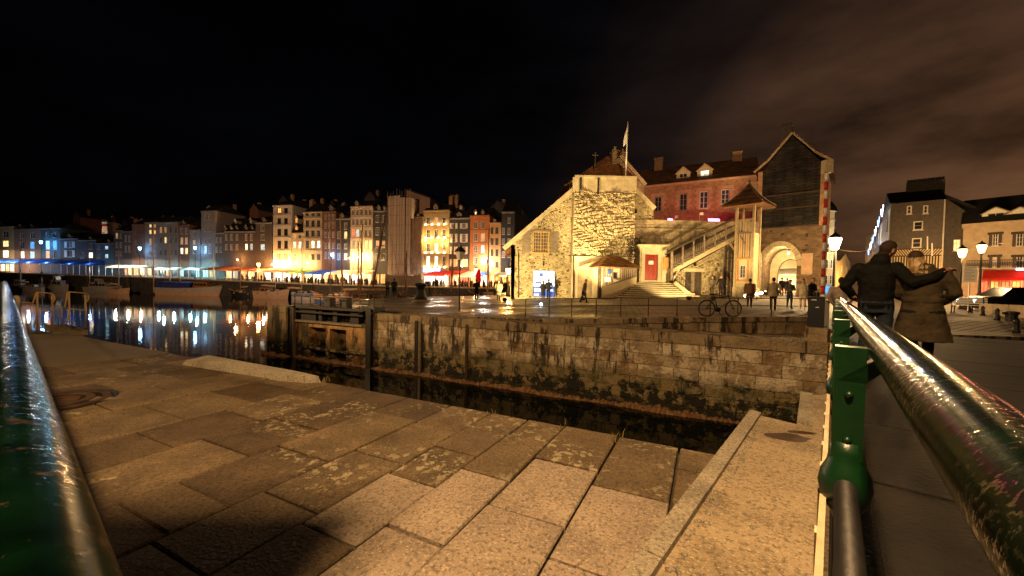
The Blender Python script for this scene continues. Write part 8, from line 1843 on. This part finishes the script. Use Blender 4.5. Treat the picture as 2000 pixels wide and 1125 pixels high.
# low wall, iron stump and parked car
fw2 = FP(atY(1912, 590, 20.5), atY(2040, 600, 17.0)); lw = thing('low_wall', 'low pale concrete wall at the right edge behind the chain posts', 'wall', fw2.P(2, 0.2))
for k in range(4): a = fw2.w*k/4; mb = MB(); fw2.box(mb, a+0.01, a+fw2.w/4-0.01, 0.0, 0.85, -0.3, 0.0); mb.build('wall_section', M['concrete'], lw)
p = atY(1976, 607, 15.8); z = zq(p.x, p.y); mb = MB(); mb.lathe([(0.17, z-0.02), (0.17, z+0.25), (0.22, z+0.3), (0.22, z+0.36), (0.1, z+0.4)], 12, Vector((p.x, p.y, 0))); mb.bar(lift(p, z+0.31)-Vector((0.33, 0, 0)), lift(p, z+0.31), 0.1); tag(mb.build('mooring_stump', M['black_steel'], smooth=False), 'short black iron mooring stump in front of the low wall', 'bollard')
def car(label, c, rz, paint):
    t = thing('parked_car', label, 'car', c, rz); mb = MB()
    sec_ = [(-2.1, 0.45, 0.75, 0.70), (-2.05, 0.35, 0.92, 0.82), (-1.2, 0.28, 0.98, 0.86), (0.0, 0.28, 0.96, 0.87), (1.0, 0.28, 0.92, 0.86), (1.8, 0.32, 0.80, 0.82), (2.1, 0.45, 0.66, 0.68)]
    for x, z0, z1, w in sec_:
        for y, z in ((-w, z0), (-w*1.02, (z0+z1)/2), (-w*0.92, z1), (w*0.92, z1), (w*1.02, (z0+z1)/2), (w, z0)): mb.v.append(Vector((x, y, z)))
    for i in range(len(sec_)-1):
        for k in range(6): mb.f.append((i*6+k, i*6+(k+1) % 6, i*6+6+(k+1) % 6, i*6+6+k)); mb.m.append(0)
    mb.f += [tuple(range(6))[::-1], tuple(range(36, 42))]; mb.m += [0, 0]; mb.build('body', paint, t, True, world=False)
    mb = MB(); mb.hexa([Vector((-1.75, -0.78, 0.93)), Vector((0.95, -0.78, 0.90)), Vector((0.95, 0.78, 0.90)), Vector((-1.75, 0.78, 0.93))], [Vector((-1.15, -0.58, 1.42)), Vector((0.15, -0.58, 1.44)), Vector((0.15, 0.58, 1.44)), Vector((-1.15, 0.58, 1.42))]); mb.build('cabin_glass', M['pane'], t, world=False)
    mb = MB(); mb.hexa([Vector((-1.2, -0.6, 1.42)), Vector((0.2, -0.6, 1.44)), Vector((0.2, 0.6, 1.44)), Vector((-1.2, 0.6, 1.42))], [Vector((-1.1, -0.5, 1.48)), Vector((0.1, -0.5, 1.49)), Vector((0.1, 0.5, 1.49)), Vector((-1.1, 0.5, 1.48))]); mb.build('roof', paint, t, world=False)
    for x in (-1.3, 1.3):
        for y in (-0.8, 0.8):
            mb = MB(); mb.tube([Vector((x, y-0.1, 0.32)), Vector((x, y+0.1, 0.32))], 0.32, 18); wh = mb.build('wheel', M['black_steel'], t, world=False); mb = MB(); mb.tube([Vector((x, y-0.115, 0.32)), Vector((x, y+0.115, 0.32))], 0.2, 12); mb.build('rim', M['rail_steel'], wh, world=False)
    for y in (-0.55, 0.55): mb = MB(); mb.ball((2.06, y, 0.62), 0.10, 8); mb.build('headlight', M['led_white'], t, world=False)
    for y in (-0.6, 0.6): mb = MB(); mb.ball((-2.06, y, 0.75), 0.08, 8); mb.build('tail_light', LIT['r'], t, world=False)
    return t
p = atY(1962, 585, 24); car('dark parked car with lit headlamps behind the low wall at right', Vector((p.x, p.y, zq(p.x, p.y))), R_(172), mat('dark_car_paint', (0.008, 0.009, 0.012), 0.4, var=0.1, bump=0, coat=0.1))
# signs on the terrace
for k, (px, py0, py1, w_) in enumerate(((1318, 421, 430, 5), (1366, 415, 431, 6))):
    p = atY(px, py1, 36.9); q = atY(px+1, py0, 36.9); t = thing('terrace_sign', ('small white sign near the left pink floodlight', 'small white sign on a tall stick between the pink floodlights')[k], 'sign', p); mb = MB(); mb.tube([p, q], 0.03, 5); mb.build('stick', M['white'], t); mb = MB(); mb.box(q.x, q.x+w_*0.05, 36.85, 36.88, q.z-0.25, q.z); mb.build('board', M['white'], t)
# gangway rails at the end of the near quay
gw = thing('jetty_gangway', 'rusty tube framed gangway with two gates at the end of the near quay', 'gangway', UV(13.8, 3, -0.1))
def gq(px, py): return on_plane(px, py, UV(14.1, 0), UV(1, 0))
def gt(pts, r=0.025, m='iron', nm='frame_tube'):
    mb = MB(); mb.tube([gq(*p) for p in pts], r, 6); mb.build(nm, M[m], gw, True)
M['ochre_steel'] = mat('ochre_tube_paint', (0.30, 0.19, 0.07), 0.5, var=0.35, bump=0.2)
for pts in ([(73, 650), (73, 571)], [(102, 649), (102, 574)], [(70, 571), (103, 573)], [(73, 606), (102, 608)], [(71, 572), (64, 592), (45, 590)], [(136, 636), (135, 571)], [(167, 640), (167, 573)], [(132, 570), (170, 573)], [(136, 603), (167, 606)], [(132, 571), (127, 600), (112, 598)], [(73, 610), (66, 640)], [(136, 605), (130, 634)], [(172, 575), (173, 583), (170, 590)], [(104, 575), (107, 584), (103, 592)]): gt(pts, 0.018, 'ochre_steel')
for pts in ([(40, 632), (54, 634), (56, 652)], [(60, 636), (62, 652)], [(121, 602), (121, 638)], [(114, 600), (114, 636)]): gt(pts, 0.011, 'rail_steel')
mb = MB(); a, b_, c, d = gq(118, 650), gq(172, 645), gq(166, 638)+UV(1.2, 0), gq(120, 640)+UV(1.2, 0); mb.prism([a, b_, c, d], (0, 0, -0.12)); mb.build('gangway_plate', M['rail_steel'], gw)
mb = MB(); a, b_ = gq(74, 650), gq(104, 650); mb.prism([a, b_, b_+UV(0.8, 0), a+UV(0.8, 0)], (0, 0, -0.15)); mb.build('gangway_plate', M['iron'], gw)
mb = MB(); c = gq(50, 640)+UV(0.6, 0); mb.lathe([(0.05, WZ), (0.045, 0.6), (0.06, 0.62), (0.06, 0.75), (0.03, 0.8)], 10, Vector((c.x, c.y, 0))); tag(mb.build('mooring_post', M['timber_pale'], smooth=True), 'pale wooden mooring post left of the gangway gates', 'post')
# ------------------------------------------------------------------ lamps
# tall lanterns behind the photographer's corner light the near quay and the lock wall
street_lamp('tall warm street lamp on the road just behind the railing corner', Vector((-1.25, -1.5, -0.06)), 9.0, 3800, (1.0, 0.61, 0.28), M['sodium'], 0.30)
# unseen masts added for extra light, behind the bridge and left of the basin
def added_light_mast(label, base, hgt, heads):
    t = thing('added_light_mast', label, 'added light mast', base); top = lift(base, base.z+hgt)
    mb = MB(); mb.tube([base, top], [0.16, 0.09], 10); mb.build('mast', M['rail_steel'], t, True)
    mb = MB(); mb.bar(top-Vector((0.9, 0, 0)), top+Vector((0.9, 0, 0)), 0.1); mb.build('cross_arm', M['rail_steel'], t)
    for i, (tg, pw, col, sz) in enumerate(heads):
        c = top+Vector((-0.7+1.4*i/max(1, len(heads)-1), 0, 0.25)); n = (Vector(tg)-c).normalized(); s_ = n.cross(Vector((0, 0, 1))).normalized(); u_ = s_.cross(n)
        mb = MB(); mb.hexa([c-n*0.25+s_*p*0.15+u_*q*0.1 for p, q in ((-1, -1), (1, -1), (1, 1), (-1, 1))], [c+s_*p*0.22+u_*q*0.16 for p, q in ((-1, -1), (1, -1), (1, 1), (-1, 1))]); mb.build('added_lamp_head', M['black_steel'], t)
        light('flood_light', c+n*0.05, pw, col, 0.2, 'SPOT', t, tg, R_(sz), 0.8)  # added fill light, aimed where more brightness was wanted
added_light_mast('unseen mast added behind the bridge to light the roofs and walls', Vector((4.0, -16.0, -0.05)), 12.0, [((14, 40, 15.0), 14000, (1.0, 0.58, 0.26), 30), ((4.5, 36, 9.5), 10000, (1.0, 0.62, 0.25), 28)])
added_light_mast('unseen mast added left of the basin to light boats and lock wall', Vector((-52, 15.0, -0.06)), 13.0, [((-72, 95, -1), 44000, (1.0, 0.60, 0.32), 72), ((-24, 88, 5), 46000, (1.0, 0.56, 0.28), 44), ((4.5, 12.2, -1.0), 52000, (1.0, 0.58, 0.24), 21), ((11, 23, 1.0), 45000, (1.0, 0.60, 0.26), 20)])
p = atY(1630, 500, 28); street_lamp('bright round street lamp right of the striped barrier boom', Vector((p.x, p.y, zq(p.x, p.y))), 4.3, 2000, (1.0, 0.62, 0.25), M['warm_lamp'], 0.36)
p = atY(1913.5, 560, 26); street_lamp('glowing street lamp on a black post right of the notice board', Vector((p.x, p.y, zq(p.x, p.y))), 4.0, 420, (1.0, 0.60, 0.24), M['sodium'], 0.22)
p = atY(1876, 560, 38.5); street_lamp('glowing street lamp above the benches, left of the notice board', Vector((p.x, p.y, zq(p.x, p.y))), 4.6, 2600, (1.0, 0.58, 0.22), M['sodium'], 0.34)
def quay_lamp(px, py, out, power, col, em, label, r=0.3):
    s = FQ.shift(out).sz(px, py)[0]; z = FQ.shift(out).sz(px, py)[1]; b = FQ.P(s, qz(s), out); street_lamp(label, b, z-qz(s), power, col, em, r)
CB = (0.16, 0.45, 1.0)
quay_lamp(80, 473, 2.2, 560, CB, M['cold_lamp'], 'blue white quay lamp between the brown and teal houses', 0.36)
quay_lamp(273, 485, 1.8, 280, CB, M['cold_lamp'], 'blue white quay lamp in front of the reddish brown house', 0.33)
quay_lamp(381, 484, 1.8, 330, CB, M['cold_lamp'], 'blue white quay lamp in front of the small grey house', 0.33)
quay_lamp(648, 497, 1.8, 460, CB, M['cold_lamp'], 'blue white quay lamp above the blue awning', 0.30)
quay_lamp(505, 517, 3.5, 2200, (1.0, 0.42, 0.10), M['sodium'], 'orange quay lamp left of the tall white house', 0.38)
quay_lamp(930, 528, 5.0, 1500, (1.0, 0.50, 0.14), M['sodium'], 'orange quay lamp above the white awning', 0.40)
p = atY(992.5, 560, 44); street_lamp('orange lamp beside the flint gable, reflecting on the wet setts', Vector((p.x, p.y, zq(p.x, p.y))), 2.9, 1500, (1.0, 0.44, 0.10), M['sodium'], 0.30)
quay_lamp(948, 507, 2.5, 700, (0.8, 0.9, 1.0), M['cold_lamp'], 'white lamp on the orange house corner', 0.3)
# glow under the awnings
def under(px, out, power, col, z=2.1):
    s = FQ.shift(out).sz(px, 550)[0]; light('terrace_light', FQ.P(s, qz(s)+z, out), power*1.6, col, 0.25)
for px, pw, c in ((450, 90, ORG), (485, 160, WARM), (515, 200, (0.9, 0.95, 1)), (550, 260, WARM), (580, 260, WARM), (610, 260, WARM), (645, 260, (1, 0.6, 0.35)), (680, 300, WARM), (715, 300, WARM), (840, 300, (1, 0.95, 0.85)), (860, 300, (1, 0.95, 0.85)), (880, 220, (1, 0.35, 0.2)), (905, 260, ORG), (925, 320, WARM), (948, 260, WARM), (985, 320, ORG), (20, 500, (1, 0.75, 0.55)), (-10, 300, (1, 0.75, 0.55)), (250, 420, (0.9, 1, 0.85)), (225, 320, (1, 0.9, 0.8)), (275, 260, (0.8, 0.95, 1)), (310, 200, (0.5, 0.85, 1)), (340, 220, (0.5, 0.85, 1)), (372, 260, (0.3, 0.85, 1)), (400, 380, (0.3, 0.9, 1))):
    under(px, 4.2, pw, c)
for px, pw, z_, c in ((-5, 160, 3.6, (1, 0.8, 0.7)), (25, 260, 3.6, (0.6, 0.75, 1)), (55, 260, 3.6, (0.4, 0.6, 1)), (90, 260, 3.4, (0.4, 0.6, 1)), (135, 150, 3.2, (0.3, 0.5, 1)), (175, 110, 3.0, (0.3, 0.5, 1)), (320, 120, 3.0, (0.5, 0.8, 1)), (385, 160, 3.0, (0.4, 0.8, 1))): under(px, 5.2, pw*1.0, c, z_)
# red beacon on the yacht mast
p = atY(175, 499, atZ(205, 565, WZ).y); t = thing('beacon', 'small red beacon light on the thin mast at left', 'lamp', p); mb = MB(); mb.ball(p, 0.28, 10); mb.build('globe', emat('red_beacon', (1, 0.03, 0.08), 12), t, True); light('beacon_light', p-Vector((0, 0.4, 0)), 200, (1, 0.05, 0.1), 0.2, parent=t)
# floods on the harbour building, at the ground lights
FY = (1.0, 0.71, 0.31)
def flood(loc, target, power, col, size=70, label=None, par=None):
    d = (Vector(target)-Vector(loc)); rz = math.atan2(d.y, d.x)
    t = thing('floodlight', label, 'floodlight', Vector(loc)-Vector((0, 0, 0.2)), group='floodlights')
    n = d.normalized(); L_ = Vector(loc); mb = MB(); s_ = Vector((-math.sin(rz), math.cos(rz), 0)); u_ = s_.cross(n).normalized()
    mb.hexa([L_-n*0.22+s_*a*0.12+u_*b_*0.08 for a, b_ in ((-1, -1), (1, -1), (1, 1), (-1, 1))], [L_-n*0.05+s_*a*0.18+u_*b_*0.13 for a, b_ in ((-1, -1), (1, -1), (1, 1), (-1, 1))]); mb.build('housing', M['black_steel'], t)
    mb = MB(); mb.tube([L_-n*0.12-Vector((0, 0, 0.25)), L_-n*0.12], 0.03, 6); mb.build('stand', M['black_steel'], t)
    light('flood_light', L_+n*0.02, power, col, 0.15, 'SPOT', t, target, R_(size)); return t
flood((5.6, 30.6, zq(5.6, 30.6)+0.22), ft.P(3.4, 7.4), 3400, FY, 80, 'low floodlight on the setts aimed at the rough tower')
flood((-0.5, 29.0, zq(-0.5, 29)+0.22), fg.P(2.6, 4.6), 4600, FY, 95, 'low floodlight on the setts aimed at the flint gable')
flood((13.0, 28.6, zq(13.0, 28.6)+0.22), ftw.P(3.0, 4.6), 1500, FY, 80, 'low floodlight on the setts aimed at the stone doorway')
flood((14.5, 28.0, zq(14.5, 28)+0.22), fs.P(3.4, 4.0), 1100, (1, 0.66, 0.27), 75, 'low floodlight on the setts aimed at the timber staircase')
flood(tuple(GL[4][0]+Vector((-0.3, -1.0, 0.1))), ftu.P(0.8, 6), 420, FY, 60, 'low floodlight on the setts aimed at the bell turret')
# pink floods on the terrace
PK = (1.0, 0.05, 0.12)
M['pink'] = emat('pink_lens', (1.0, 0.06, 0.35), 22.0)
for k, (px, py, Y) in enumerate(((1308, 432, 37.2), (1393, 431, 37.2))):
    p = atY(px, py, Y); p.z = max(p.z, ztr+0.25); t = thing('pink_floodlight', ('left', 'right')[k]+' pink glowing floodlight on the terrace wall', 'floodlight', p-Vector((0, 0, 0.3)), group='pink floodlights')
    mb = MB(); mb.box(p.x-0.3-0.3*k, p.x+0.3+0.3*k, p.y-0.12, p.y+0.1, p.z-0.12, p.z+0.12); mb.build('housing', M['black_steel'], t); mb = MB(); mb.box(p.x-0.22-0.3*k, p.x+0.22+0.3*k, p.y-0.15, p.y-0.122, p.z-0.09, p.z+0.09); mb.box(p.x-0.2-0.3*k, p.x+0.2+0.3*k, p.y-0.1, p.y+0.1, p.z+0.121, p.z+0.16); mb.build('lens', M['pink'], t)
    light('pink_light', p+Vector((0, 0.5, 0.5)), 60, PK, 0.25, parent=t)
# archway and street
light('arch_light', al.location-Vector((0, 0, 0.3)), 420, (1.0, 0.70, 0.32), 0.12, parent=al)
light('shop_light', f5.P(3, 3.2, 2.5), 500, (1, 0.75, 0.45), 0.3, parent=sh)
light('street_light', fy.P(fy.w*0.4, 7.0, 4.0), 900, (1, 0.74, 0.36), 0.3, parent=yh)
light('street_light', fz3.P(1.5, 4.0, 3.0), 700, (1, 0.6, 0.2), 0.3, parent=zh)
light('cafe_light', fc.P(4.6, zaw-1.2, 1.2), 260, (1, 0.25, 0.12), 0.3, parent=cf); light('cafe_light', fc.P(9.3, zaw-1.2, 1.2), 260, (1, 0.25, 0.12), 0.3, parent=cf)
light('garland_light', fsd.P(fsd.w*0.7, 8.0, 3.0), 500, (0.45, 0.6, 1.0), 0.5, parent=sid)
# unseen board on a tall post, added to drop a shadow on the near slabs
c = Vector((-1.62, 0.18, 0)); t = thing('shadow_board', 'unseen blue board on a post, added to shade the near slabs', 'sign', lift(c, -0.06))
mb = MB(); mb.tube([lift(c, -0.06), lift(c, 4.6)], 0.04, 8); mb.build('post', M['rail_steel'], t, True)
mb = MB(); q0_, q1_ = c+Vector((-0.3, 0.06, 0)), c+Vector((0.62, 0.10, 0)); o_ = Vector((0, 0.03, 0)); mb.hexa([lift(x, 3.3) for x in (q0_, q1_, q1_+o_, q0_+o_)], [lift(x, 4.55) for x in (q0_, q1_, q1_+o_, q0_+o_)]); mb.build('board', M['blue_paint'], t)
